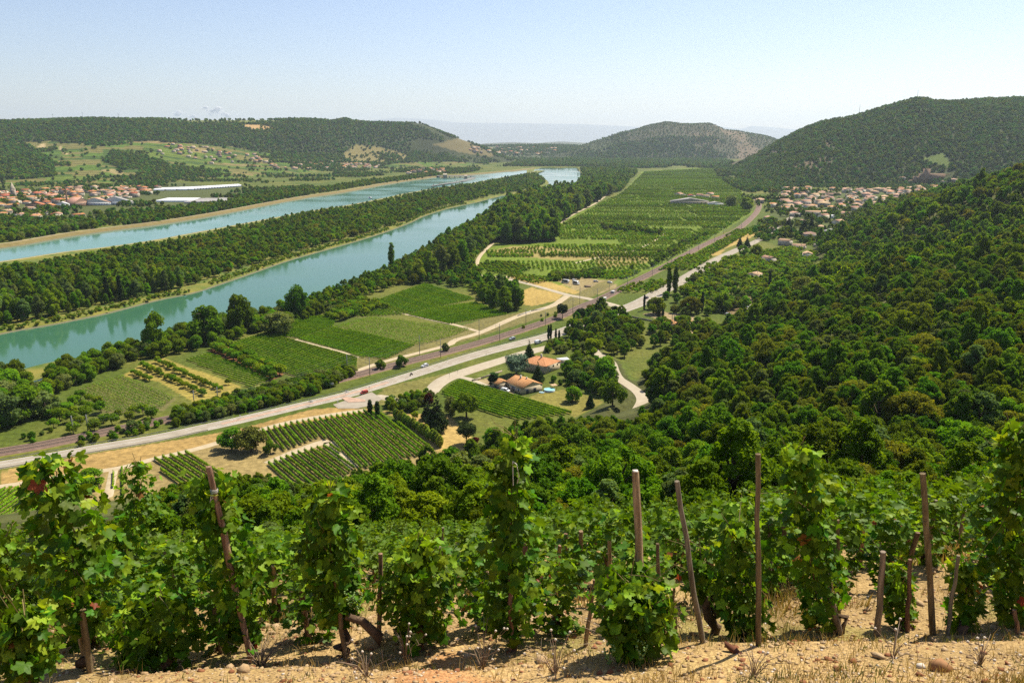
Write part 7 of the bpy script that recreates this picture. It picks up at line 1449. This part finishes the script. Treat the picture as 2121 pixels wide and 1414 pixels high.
for s in range(6):
    for k in LEAFM:
        V, F, me = leaf_mesh(s+5, 'leaf', M[k]); LEAFM[k].append(me)
    LEAFV.append((V, F))
# a cheap five-lobed leaf for the joined foliage
def cheap_leaf(seed):
    rg = np.random.default_rng(seed); ang = np.radians([0, 30, 55, 85, 112, 150, 180, 210, 248, 275, 305, 330]); r = np.array([1, .62, .88, .55, .66, .42, .08, .42, .66, .55, .88, .62])
    X = np.r_[0, r*np.sin(ang)]; Y = np.r_[0, r*np.cos(ang)]; Z = rg.uniform(-.3, .35)*np.hypot(X, Y)**2+.25*np.abs(X)
    j = np.arange(12); return np.c_[X, Y, Z], np.stack([0*j, 1+j, 1+(j+1) % 12], 1)
CHEAP = [cheap_leaf(k) for k in range(4)]
def frames(rg, n, O, hang=.5):
    """rotation matrices of leaves facing out/up along O with hanging tips"""
    nz = O*.75+np.array((0, 0, .55))+.55*rg.normal(size=(n, 3)); nz /= np.linalg.norm(nz, axis=1)[:, None]
    ty = O*.6+np.array((0, 0, -hang))+.6*rg.normal(size=(n, 3)); ty -= nz*np.sum(ty*nz, 1)[:, None]; ty /= np.linalg.norm(ty, axis=1)[:, None]
    tx = np.cross(ty, nz); return np.stack([tx, ty, nz], 2)
def shell(rg, n, axis, hw, inner=0.0):
    """points in the sleeve of leaves round a bent axis; hw list of (t, radius)"""
    t = rg.uniform(0, 1, n); hw = np.array(hw); R = np.interp(t, hw[:, 0], hw[:, 1])
    ax = np.stack([np.interp(t, np.linspace(0, 1, len(axis)), axis[:, k]) for k in range(3)], 1)
    a = rg.uniform(0, 2*math.pi, n); q = rg.uniform(inner, 1, n)**.6*rg.choice([1, 1, 1, 1.28], n)
    lump = .72+.5*vnoise(t*6.3+axis[0, 0]*7, a*1.1+3.3)
    O = np.stack([np.cos(a), np.sin(a), 0*a], 1); P = ax+O*(R*q*lump)[:, None]+rg.normal(size=(n, 3))*.015
    return P, O, t
def joined_leaves(name, rg, n, axis, hw, size, parent, matl, inner=0.0):
    P, O, t = shell(rg, n, axis, hw, inner); Fm = frames(rg, n, O); mb = MB()
    ki = rg.integers(0, 4, n); sz = size*rg.uniform(.55, 1.2, n)
    for k in range(4):
        s = ki == k; V, F = CHEAP[k]
        W = np.einsum('nij,vj->nvi', Fm[s], V)*sz[s, None, None]+P[s][:, None]
        nn = s.sum(); mb.add(W.reshape(-1, 3), (F[None]+np.arange(nn)[:, None, None]*len(V)).reshape(-1, 3))
    if parent == 'mesh': return mb.mesh(name, [matl])
    o = mb.build(name, [matl], parent); o['kind'] = 'stuff'; return o
def leaf_parts(rg, n, axis, hw, size, parent, yt=.2, red=.012, inner=.55):
    P, O, t = shell(rg, n, axis, hw, inner); Fm = frames(rg, n, O, .7); sz = size*rg.uniform(.6, 1.25, n)
    for k in range(n):
        c = 'vred' if rg.random() < red else ('vleafy' if rg.random() < (yt+.45*(t[k] > .86)) else 'vleaf')
        o = bpy.data.objects.new('leaf', LEAFM[c][int(rg.integers(0, 6))]); COL.objects.link(o); o.parent = parent
        M4 = Matrix(Fm[k].tolist()).to_4x4(); M4 = Matrix.Translation(P[k])@M4@Matrix.Scale(sz[k], 4); o.matrix_local = M4
def at_y(u, v, y):
    d = ray(u, v); t = y/d[1]; return np.array([d[0]*t, y, CAMZ+d[2]*t])
def bent(P, n=9):
    return smooth_line(np.array(P), n=n)
def trunk_of(rg, base, top, r, mb=None, wig=.05, n=7):
    t = np.linspace(0, 1, n)[:, None]; P = base+(top-base)*t+rg.normal(size=(n, 3))*wig*np.sin(t*math.pi)
    P[0] = base-(0, 0, .08); R = np.linspace(r, r*.5, n)*(1+.15*rg.normal(size=n)); return P, np.abs(R)
def grape_cluster(rg, P, parent, n=38):
    mb = MB(); V, F = ICO
    for k in range(n):
        t = rg.random(); a = rg.uniform(0, 6.28); r = .035*(1-t)**.7+.006; c = np.array((r*math.cos(a), r*math.sin(a), -t*.13)); mb.add(V*.0085+c, F)
    return mb.build('grape_bunch', [M['grape']], parent, smooth=True, loc=P)
front = [  # label, base px, axis px (bottom to top), half widths px (t, px), leaves, leaf size m
 ('leaning vine at the far left whose leafy crown hangs left over the road below', (183, 1388), [(176, 1300), (160, 1180), (128, 1060), (95, 950)], [(0, 40), (.2, 95), (.5, 105), (.75, 80), (.9, 62), (1, 42)], 290, .085),
 ('dark leafy vine cut by the left edge of the picture, top part', (40, 1360), [(40, 1300), (25, 1200), (12, 1110)], [(0, 40), (.4, 80), (.8, 80), (1, 45)], 200, .08),
 ('low sunlit vine in the bottom left corner', (60, 1440), [(60, 1400), (50, 1310), (42, 1265)], [(0, 50), (.5, 75), (1, 40)], 170, .08),
 ('sprawling low vine with a gnarled lying trunk and green grapes', (290, 1392), [(300, 1375), (330, 1300), (330, 1235)], [(0, 70), (.5, 125), (1, 80)], 290, .075),
 ('vine with a forked leafy top between the leaning left vine and the stake with twine', (262, 1290), [(262, 1240), (262, 1130), (285, 1030), (282, 962)], [(0, 60), (.3, 62), (.6, 62), (.85, 44), (1, 25)], 230, .075),
 ('vine leaning left along the stake that is tied with white twine', (520, 1372), [(505, 1330), (485, 1200), (455, 1080), (430, 985)], [(0, 40), (.3, 62), (.6, 66), (.85, 50), (1, 50)], 280, .08),
 ('dark vine with large pale top leaves and a trunk bent to the right', (716, 1360), [(705, 1280), (688, 1190), (676, 1090), (690, 1010)], [(0, 45), (.3, 68), (.6, 78), (.85, 62), (1, 36)], 290, .085),
 ('broad bushy vine right of the short brown stake, topping out below the wood', (872, 1345), [(872, 1310), (868, 1220), (870, 1130)], [(0, 60), (.4, 105), (.8, 85), (1, 50)], 280, .08),
 ('tallest vine in the centre, a dark leafy column reaching over the wood', (1060, 1347), [(1060, 1310), (1058, 1180), (1055, 1040), (1066, 905)], [(0, 45), (.2, 75), (.45, 72), (.7, 52), (.85, 46), (1, 24)], 300, .085),
 ('low vine sprawling round the foot of the square white topped stake', (1325, 1352), [(1322, 1335), (1312, 1270), (1302, 1190)], [(0, 70), (.4, 95), (.8, 88), (1, 60)], 280, .08),
 ('small vine with a crooked bare trunk behind the grey leaning stake', (1478, 1312), [(1470, 1240), (1458, 1190), (1448, 1145)], [(0, 30), (.4, 55), (1, 40)], 120, .07),
 ('vine left of the tall straight thin stake', (1545, 1330), [(1540, 1310), (1528, 1200), (1530, 1085)], [(0, 45), (.4, 72), (.8, 62), (1, 34)], 240, .075),
 ('tall vine with a feathery top right of the tall straight stake', (1735, 1312), [(1700, 1290), (1690, 1180), (1675, 1060), (1652, 930)], [(0, 45), (.3, 66), (.6, 62), (.85, 45), (1, 34)], 290, .082),
 ('small trailing vine between the two short stakes on the right', (1868, 1305), [(1868, 1295), (1862, 1235), (1860, 1180)], [(0, 28), (.5, 38), (1, 26)], 100, .07),
 ('small leafy vine on the thin stake right of the tallest right hand stake', (1990, 1312), [(1992, 1300), (2000, 1235), (1990, 1165)], [(0, 40), (.5, 45), (1, 26)], 120, .07),
 ('tall dark vine cut by the right edge of the picture', (2108, 1300), [(2100, 1290), (2095, 1180), (2098, 1040), (2112, 885)], [(0, 45), (.3, 62), (.6, 64), (.85, 50), (1, 26)], 290, .085),
]
for fi, (lb, bpx, apx, hw, nl, ls) in enumerate(front):
    rg = np.random.default_rng(200+fi)
    bx, by, bz = hit(*bpx) if bpx[1] < 1420 else (at_y(bpx[0], bpx[1], 4.5)[0], 4.5, Hs(at_y(bpx[0], bpx[1], 4.5)[0], 4.5))
    base = np.array((bx, by, bz)); yy = by+(.12 if fi not in (4, 9) else (.7 if fi == 4 else -.12))
    if fi == 4: base = np.array(hit(262, 1262)); yy = base[1]
    pxm = by/CP/FPX*1.08      # metres per photo pixel there
    ax = bent([at_y(u, v, yy)-base for u, v in apx])
    e = empty('grapevine', base, 0, lb, 'grapevine', 'vines of the front row')
    hwm = [(t, w*pxm*.80) for t, w in hw]; ls *= .84; nl = min(300, int(nl*1.05))
    P, R = trunk_of(rg, np.zeros(3), ax[0]+(0, 0, .12), .038, n=8)
    mb = MB(); mb.tube(P, R*1.1, 7); mb.build('trunk', [M['vinebark']], e, smooth=True)
    for k in range(3):
        mc = MB(); off = rg.normal(size=(len(ax), 3))*.05*np.linspace(.2, 1, len(ax))[:, None]; C_ = ax+off; C_[-1] += (rg.normal()*.03, 0, .05); mc.tube(C_, np.linspace(.008, .003, len(ax)), 5); mc.build('cane', [M['cane']], e)
    mc = MB()
    for k in range(5):     # long thin shoots and tendrils
        t0 = ax[int(rg.integers(3, len(ax)))]; d = rg.normal(size=3)*.09+(0, 0, .1); mc.tube([t0, t0+d, t0+d*1.7+(0, 0, -.03), t0+d*2.1], [.004, .003, .002, .001], 4)
    mc.build('shoots', [M['cane']], e)['kind'] = 'stuff'
    joined_leaves('inner_leaves', rg, int(nl*1.15), ax, [(t, w*.86) for t, w in hwm], ls*.95, e, M['vleafb'])
    leaf_parts(rg, nl, ax, hwm, ls, e)
    if fi in (3, 6, 9):
        for k in range(5 if fi == 3 else 2):
            q = ax[2]+(rg.uniform(-.25, .3), -.28, rg.uniform(-.05, .15)); grape_cluster(rg, q, e)
    if fi == 3:
        mt = MB(); mt.tube([(-.28, -.12, .0), (-.12, -.15, .06), (.1, -.13, .10), (.25, -.05, .12), (.32, 0, .2)], [.05, .055, .05, .04, .03], 8); mt.build('lying_trunk', [M['vinebark']], e, smooth=True)
    if fi == 6:
        mt = MB(); a = at_y(716, 1275, by)-base; b_ = at_y(785, 1318, by)-base; mt.tube([b_+(0, 0, -.1), b_, (a+b_)/2+(0, 0, .05), a], [.045, .045, .035, .03], 8); mt.build('bent_trunk', [M['vinebark']], e, smooth=True)
    if fi == 10:
        mt = MB(); q = [at_y(*p, by)-base for p in ((1478, 1322), (1483, 1300), (1468, 1278), (1462, 1255), (1470, 1238))]; mt.tube(q, [.05, .04, .045, .035, .03], 8); mt.build('bent_trunk', [M['vinebark']], e, smooth=True)
    if fi == 8:
        mt = MB(); a = at_y(1062, 955, yy-.14)-base; mt.tube([a, a+(.03, -.01, -.02), a+(.05, -.01, -.12), a+(.03, 0, -.2)], .004, 5); mt.tube([a, a+(.005, -.01, -.2)], .004, 5); mt.build('tie', [M['twine']], e)
# ---------------- stakes
stakes = [  # foot px, head px, width px, square, material, label
 ((522, 1372), (432, 966), 15, 0, 'wood', 'round wooden stake leaning left with white twine knotted below its top'),
 ((186, 1392), (172, 1262), 15, 0, 'wood', 'thick stake at the foot of the leaning left vine, right one of the pair'),
 ((170, 1388), (167, 1266), 9, 0, 'wood', 'thin stake at the foot of the leaning left vine, left one of the pair'),
 ((124, 1332), (110, 1232), 9, 0, 'wood', 'short stake left of the pair under the leaning left vine'),
 ((98, 1315), (92, 1276), 9, 0, 'woodgrey', 'shortest grey stake stub near the bottom left corner'),
 ((352, 1262), (343, 1120), 11, 0, 'wood', 'lone upright stake between the forked vine and the twine tied stake'),
 ((716, 1362), (695, 1200), 11, 0, 'wood', 'stake at the foot of the dark vine with pale top leaves'),
 ((784, 1330), (788, 1146), 11, 0, 'wood', 'straight short brown stake standing bare left of the bushy vine'),
 ((1058, 1347), (1058, 1200), 11, 0, 'wood', 'stake inside the tallest centre vine, bare at its foot'),
 ((1335, 1348), (1316, 976), 18, 1, 'wood', 'thick square stake with a pale cut top'),
 ((1456, 1330), (1402, 996), 12, 0, 'woodgrey', 'weathered grey stake leaning left'),
 ((1571, 1336), (1570, 940), 12, 0, 'wood', 'tall straight round stake standing clear of the vines'),
 ((1366, 1330), (1362, 1125), 9, 0, 'wood', 'thin stake right behind the square stake'),
 ((1213, 1338), (1232, 1200), 9, 0, 'wood', 'thin stake leaning right, left of the square stake'),
 ((1399, 1335), (1397, 1202), 7, 0, 'wood', 'thinnest short stake between the square and the grey stake'),
 ((1262, 1238), (1262, 1118), 9, 0, 'wood', 'reddish stake among leaves in the second row left of the square stake'),
 ((1740, 1313), (1716, 1218), 14, 0, 'woodgrey', 'leaning stake foot at the base of the feathery topped vine'),
 ((1738, 1290), (1735, 1076), 9, 0, 'wood', 'thin upright stake just right of the feathery topped vine'),
 ((1816, 1316), (1829, 1142), 14, 0, 'woodgrey', 'thick short stake, leftmost of the four bare stakes on the right'),
 ((1880, 1308), (1885, 1158), 10, 0, 'wood', 'short stake, second of the four bare stakes on the right'),
 ((1932, 1314), (1911, 980), 14, 0, 'wood', 'tallest reddish stake on the right, standing clear above the rows'),
 ((1962, 1314), (1985, 1150), 8, 0, 'woodgrey', 'thin stake leaning right, rightmost of the four bare stakes'),
 ((2106, 1312), (2101, 1262), 10, 0, 'wood', 'stake foot under the dark vine at the right edge'),
]
def stake(foot, head, w, square, mk, lb, grp='stakes of the front row'):
    f = np.array(hit(*foot)); h = at_y(head[0], head[1], f[1]+.02); r = w*.5*f[1]/CP/FPX*.98
    rg = np.random.default_rng(int(foot[0])); n = 7; t = np.linspace(0, 1, n)[:, None]
    P = (h-f)*t+rg.normal(size=(n, 3))*.006*np.sin(t*math.pi); P[0] = (h-f)*-.06
    mb = MB(); R = np.linspace(1.1, .92, n)*r*(1+.05*rg.normal(size=n))
    mb.tube(P, R*(1.02 if square else 1), 4 if square else 8)
    o = mb.build('wooden_stake', [M[mk]], smooth=False, loc=f); tag(o, lb, 'stake', grp); return o, f, h
for sdef in stakes:
    o, f, h = stake(*sdef)
    if 'twine' in sdef[5]:
        a = f+(h-f)*.88-f; mb = MB()
        for k in range(3): mb.tube([a+(.03*math.cos(q), .03*math.sin(q), .01*k+.004*math.sin(2*q)) for q in np.linspace(0, 6.28, 9)], .0035, 4)
        mb.tube([a+(-.01, -.03, 0), a+(-.02, -.035, -.05), a+(-.03, -.03, -.09)], .004, 4); mb.tube([a+(.0, -.03, 0), a+(-.0, -.035, -.04), a+(-.02, -.03, -.06)], .004, 4)
        mb.build('twine', [M['twine']], o)
    if sdef[3]:
        a = h-f; mb = MB(); r = sdef[2]*.5*f[1]/CP/FPX*.62; mb.box(-r, r, -r, r, .0, .006); mb.build('cut_top', [mat('cut_wood', (.62, .52, .42), .9, noise=20)], o, loc=a+(0, 0, .001))
# ---------------- rows further down the slope
LIM2 = np.array([(-400, 1100), (0, 1075), (120, 1090), (300, 1125), (350, 1098), (420, 1120), (560, 1100), (640, 1085), (800, 1075), (880, 1088), (1000, 1095), (1110, 1075), (1200, 1035), (1400, 1040), (1500, 1030), (1620, 1000), (1700, 992), (2121, 985), (2600, 985)], float)
MIDF = []
for s in range(9):
    rg = np.random.default_rng(400+s); ax = bent([(0, 0, .08), (rg.normal()*.05, rg.normal()*.05, .8), (rg.normal()*.09, rg.normal()*.09, 1.45)])
    hw = [(0, .13), (.25, .25), (.6, .23), (.85, .18), (1, .11)]
    me = joined_leaves('foliage', rg, 190, ax, hw, .074, 'mesh', M['vleafb']); P, R = trunk_of(rg, np.zeros(3), np.array((0, 0, .6)), .035)
    mb = MB(); mb.tube(P, R, 6); MIDF.append((me, mb.mesh('trunk', [M['vinebark']], True), ax, hw))
STK = []
for s in range(4):
    rg = np.random.default_rng(s+70); mb = MB(); t = np.linspace(0, 1, 5)[:, None]; mb.tube(np.array((rg.normal()*.06, rg.normal()*.05, 1.5))*t+(0, 0, -.1), .026, 7); STK.append(mb.mesh('wooden_stake', [M['wood' if s % 2 else 'woodgrey']]))
rows = [6.35, 7.5, 8.6, 9.6, 10.3, 11.7, 13.1, 14.5, 15.9, 17.3, 18.8, 20.4, 22.2, 24.2]
VMK_ = [(-50, 'left edge vine'), (100, 'leaning left vine'), (190, 'pair of left stakes'), (262, 'forked vine'), (345, 'lone upright stake'), (470, 'twine tied stake'), (590, 'gap beside the twine tied stake'), (690, 'pale topped vine'), (786, 'short brown stake'), (870, 'broad bushy vine'), (970, 'gap left of the centre vine'), (1060, 'tallest centre vine'), (1150, 'gap right of the centre vine'), (1230, 'thin right leaning stake'), (1318, 'square stake'), (1410, 'grey leaning stake'), (1490, 'small crooked vine'), (1570, 'tall straight stake'), (1690, 'feathery topped vine'), (1760, 'thin upright stake'), (1830, 'thick short stake'), (1882, 'second bare stake'), (1922, 'tallest right stake'), (1985, 'thin right stake'), (2100, 'right edge vine')]
words_row = ['nearest',  'second', 'third', 'fourth', 'fifth', 'sixth', 'seventh', 'eighth', 'ninth', 'tenth', 'eleventh', 'twelfth', 'thirteenth', 'fourteenth', 'last']
LOW = []
for ri, ry in enumerate(rows):
    xs = np.arange(-.78*ry-1.2, .78*ry+1.2, .76)+RNG.uniform(-.2, .2)
    for xi, xx in enumerate(xs):
        yv = ry+RNG.normal()*.16; xv = xx+RNG.normal()*.12; zv = Hs(xv, yv); hgt = RNG.uniform(.88, 1.22)
        uu, _ = project(xv, yv, zv)
        if RNG.random() < .05 or (ri == 0 and (uu > 1400 or uu < 100 or 740 < uu < 830)): continue
        if ri == 0: hgt *= RNG.uniform(.55, .8)
        lim = np.interp(uu, LIM2[:, 0], LIM2[:, 1])+RNG.uniform(-25, 45)+(14 if uu < 1100 else 0)
        for k in range(8):
            if project(xv, yv, zv+1.55*hgt)[1] < lim: hgt *= .93
        if hgt < .4: continue
        fk = int(RNG.integers(0, 9)); f, tm, ax, hw = MIDF[fk]
        if ri >= 9: LOW.append((xv, yv, zv, hgt)); continue
        place = nearest(uu, VMK_)
        e = empty('grapevine', (xv, yv, zv), RNG.uniform(0, 6.28), 'leafy vine, %s row down, behind the %s' % (words_row[ri], place), 'grapevine', 'vines of the %s row down' % words_row[ri]); e.scale = (1.0+RNG.uniform(-.1, .2), 1.05, hgt)
        link('trunk', tm, e)
        if ri <= 2:
            ff = link('inner_foliage', f, e); ff['kind'] = 'stuff'
            leaf_parts(np.random.default_rng(int(xi*31+ri)), 80 if ri <= 1 else 50, ax, hw, .074, e, yt=.24)
        else: ff = link('foliage', f, e); ff['kind'] = 'stuff'
        if RNG.random() < (.8 if ri < 5 else .4):
            so = link('wooden_stake', STK[int(RNG.integers(0, 4))], loc=(xv+RNG.normal()*.06, yv-.08, zv)); so.rotation_euler = (RNG.normal()*.05, RNG.normal()*.06, RNG.uniform(0, 6)); so.scale = (1, 1, RNG.uniform(.6, 1.05)*max(hgt, .6)*.95)
            tag(so, 'wooden stake, %s row down, behind the %s' % (words_row[ri], place), 'stake', 'stakes of the %s row down the slope' % words_row[ri])
PROTO['low_vine'] = [(None, None, q[0]) for q in MIDF]; LW = np.array(LOW); scatter('lower_vine_rows', LW[:, :3], ['low_vine'], 1.05, LW[:, 3])
# ---------------- soil: clods, gravel, grass, dead stems
M['clod'] = mat('clod', (.36, .225, .105), .95, noise=6, col2=(.50, .36, .20), objvar=.0, bump=(40, .7, .01))
M['drygrass'] = mat('dry_grass', (.30, .20, .07), .9, noise=2, col2=(.44, .33, .13), trans=.15)
M['greengrass'] = mat('green_grass', (.10, .13, .03), .9, noise=2, col2=(.20, .20, .05), trans=.2)
M['deadstem'] = mat('dead_stem', (.22, .13, .08), .9, noise=5, col2=(.42, .33, .22))
def clods(name, n, smin, smax, fpos, m):
    V0, F0 = ICO; Vs, Fs = [], []; rg = np.random.default_rng(n)
    x, y = fpos(rg, n); z = H(x, y); s = smin+(smax-smin)*rg.random(n)**3
    D = V0[None]*(1+.28*rg.normal(size=(n, 12, 1)))*s[:, None, None]*np.stack([rg.uniform(.7, 1.3, n), rg.uniform(.7, 1.3, n), rg.uniform(.45, .8, n)], 1)[:, None]
    a = rg.uniform(0, 6.28, n); ca_, sa_ = np.cos(a)[:, None], np.sin(a)[:, None]
    W = np.stack([D[..., 0]*ca_-D[..., 1]*sa_, D[..., 0]*sa_+D[..., 1]*ca_, D[..., 2]], 2)+np.stack([x, y, z+s*.15], 1)[:, None]
    o = link(name, mesh_np(name, W.reshape(-1, 3), (F0[None]+12*np.arange(n)[:, None, None]).reshape(-1, 3), [m])); o['kind'] = 'stuff'
def nearpos(rg, n):
    y = 3.9+3.2*rg.random(n)**1.2; return rg.uniform(-.78, .78, n)*(y+1), y
def midpos(rg, n):
    y = 6.5+10*rg.random(n); return rg.uniform(-.78, .78, n)*(y+1), y
M['palestone'] = mat('pale_gravel', (.50, .42, .32), .9, noise=9, col2=(.68, .60, .50)); M['redclod'] = mat('red_clod', (.20, .075, .03), .95, noise=9, col2=(.34, .15, .07))
clods('gravel', 15000, .003, .020, nearpos, M['clod']); clods('pale_gravel', 2600, .002, .011, nearpos, M['palestone']); clods('red_gravel', 1500, .005, .03, nearpos, M['redclod']); clods('clods', 160, .02, .06, nearpos, M['clod']); clods('gravel_between_rows', 4500, .008, .06, midpos, M['clod'])
def blades(name, n, fpos, hmin, hmax, wd, m, thr=None, sc=.7):
    rg = np.random.default_rng(n+5); x, y = fpos(rg, n)
    if thr is not None: k = fbm(x+20, y+11, sc, 3) > thr; x, y = x[k], y[k]; n = len(x)
    z = H(x, y); h = rg.uniform(hmin, hmax, n); a = rg.uniform(0, 6.28, n); w = wd*rg.uniform(.6, 1.3, n)
    l = h*rg.uniform(.1, .8, n); la = rg.uniform(0, 6.28, n)
    b = np.stack([x, y, z-.005], 1); s = np.stack([np.cos(a)*w, np.sin(a)*w, 0*a], 1); t = np.stack([np.cos(la)*l, np.sin(la)*l, h], 1)
    V = np.stack([b-s, b+s, b+s*.7+t*.55*np.array((.7, .7, 1.1)), b-s*.7+t*.55*np.array((.7, .7, 1.1)), b+t], 1).reshape(-1, 3)
    i = np.arange(n)*5; o = link(name, mesh_np(name, V, [np.stack([i+3, i+2, i+4], 1), np.stack([i, i+1, i+2, i+3], 1)], [m])); o['kind'] = 'stuff'
blades('dry_grass', 26000, nearpos, .015, .10, .0022, M['drygrass'], .14, .5)
blades('dry_grass', 16000, nearpos, .03, .15, .0022, M['drygrass'], .24, .35)
blades('green_grass', 24000, nearpos, .015, .09, .0028, M['greengrass'], .2, .45)
blades('grass_between_rows', 44000, midpos, .04, .22, .006, M['drygrass'], .03, 1.2)
blades('green_grass_between_rows', 14000, midpos, .03, .16, .006, M['greengrass'], .08, 1.5)
def weed(px, h, n, lb, mt='deadstem', heads=True, spread=.25):
    f = np.array(hit(*px)); rg = np.random.default_rng(int(px[0]*3)); e = empty('dead_weed', f, 0, lb, 'weed', 'dead weeds on the bank')
    st = MB(); hd = MB()
    for k in range(n):
        a = rg.uniform(0, 6.28); r = rg.uniform(.1, 1)*spread; hh = h*rg.uniform(.4, 1); tip = np.array((math.cos(a)*r, math.sin(a)*r, hh)); st.tube([(0, 0, -.02), tip*(.35, .35, .6), tip], [.004, .003, .0015], 4, False)
        q = tip*rg.uniform(.5, .8); st.tube([q, q+rg.normal(size=3)*.05+(0, 0, .03)], [.002, .001], 3, False)
        if heads and rg.random() < .6: hd.add(ICO[0]*.011+tip, ICO[1])
    st.build('stems', [M[mt]], e)['kind'] = 'stuff'
    if hd.n: hd.build('seed_heads', [mat('seed_head', (.62, .52, .40), .9)], e)['kind'] = 'stuff'
weed((1290, 1345), .30, 42, 'tangled heap of dry twigs at the foot of the square stake', spread=.5, heads=False)
weed((540, 1378), .22, 34, 'dry brown twigs round the foot of the twine tied stake', heads=False, spread=.35)
for px, h, n, lb in (((840, 1372), .42, 14, 'dead weed with pale seed heads in front of the bushy vine'), ((1000, 1385), .34, 14, 'dead weed with pale seed heads left of the centre vine foot'), ((1150, 1395), .32, 12, 'upright dead weed right of the centre vine foot'), ((1560, 1398), .2, 12, 'low brown weed on the bank below the tall straight stake'), ((1850, 1360), .2, 10, 'low weed on the bank below the second short stake'), ((2030, 1375), .22, 12, 'low weed on the bank near the right edge'), ((760, 1400), .2, 12, 'low dry weed on the bank below the short brown stake')):
    weed(px, h, n, lb)
def rock(px, s, lb, m, sq=(1, 1, .7)):
    f = hit(*px); rg = np.random.default_rng(int(px[0])); V, F = ICO; me = bpy.data.meshes.new('stone'); mb = MB(); mb.add(V*(1+.15*rg.normal(size=(12, 1)))*s*np.array(sq), F)
    o = mb.build('stone', [m], loc=(f[0], f[1], f[2]+s*.25)); o.rotation_euler = (0, 0, rg.uniform(0, 6)); tag(o, lb, 'stone')
rock((775, 1338), .10, 'big ochre clod beside the foot of the short brown stake', M['clod'], (1.3, 1, .7)); rock((850, 1340), .09, 'ochre clod in front of the bushy vine', M['clod'], (1.4, 1, .6))
rock((1945, 1388), .07, 'flat brown stone near the bottom right below the tallest right stake', mat('brown_stone', (.34, .17, .07), .8), (1.2, .6, .9)); rock((1908, 1382), .035, 'pale little stone left of the flat brown stone', mat('pale_stone', (.6, .52, .42), .8)); rock((1520, 1350), .05, 'dark red elongated stone on the bank left of the tall straight stake', mat('red_stone', (.16, .06, .03), .9), (2.2, .6, .6))
rock((505, 1330+60), .06, 'ochre clod under the twine tied stake', M['clod'])
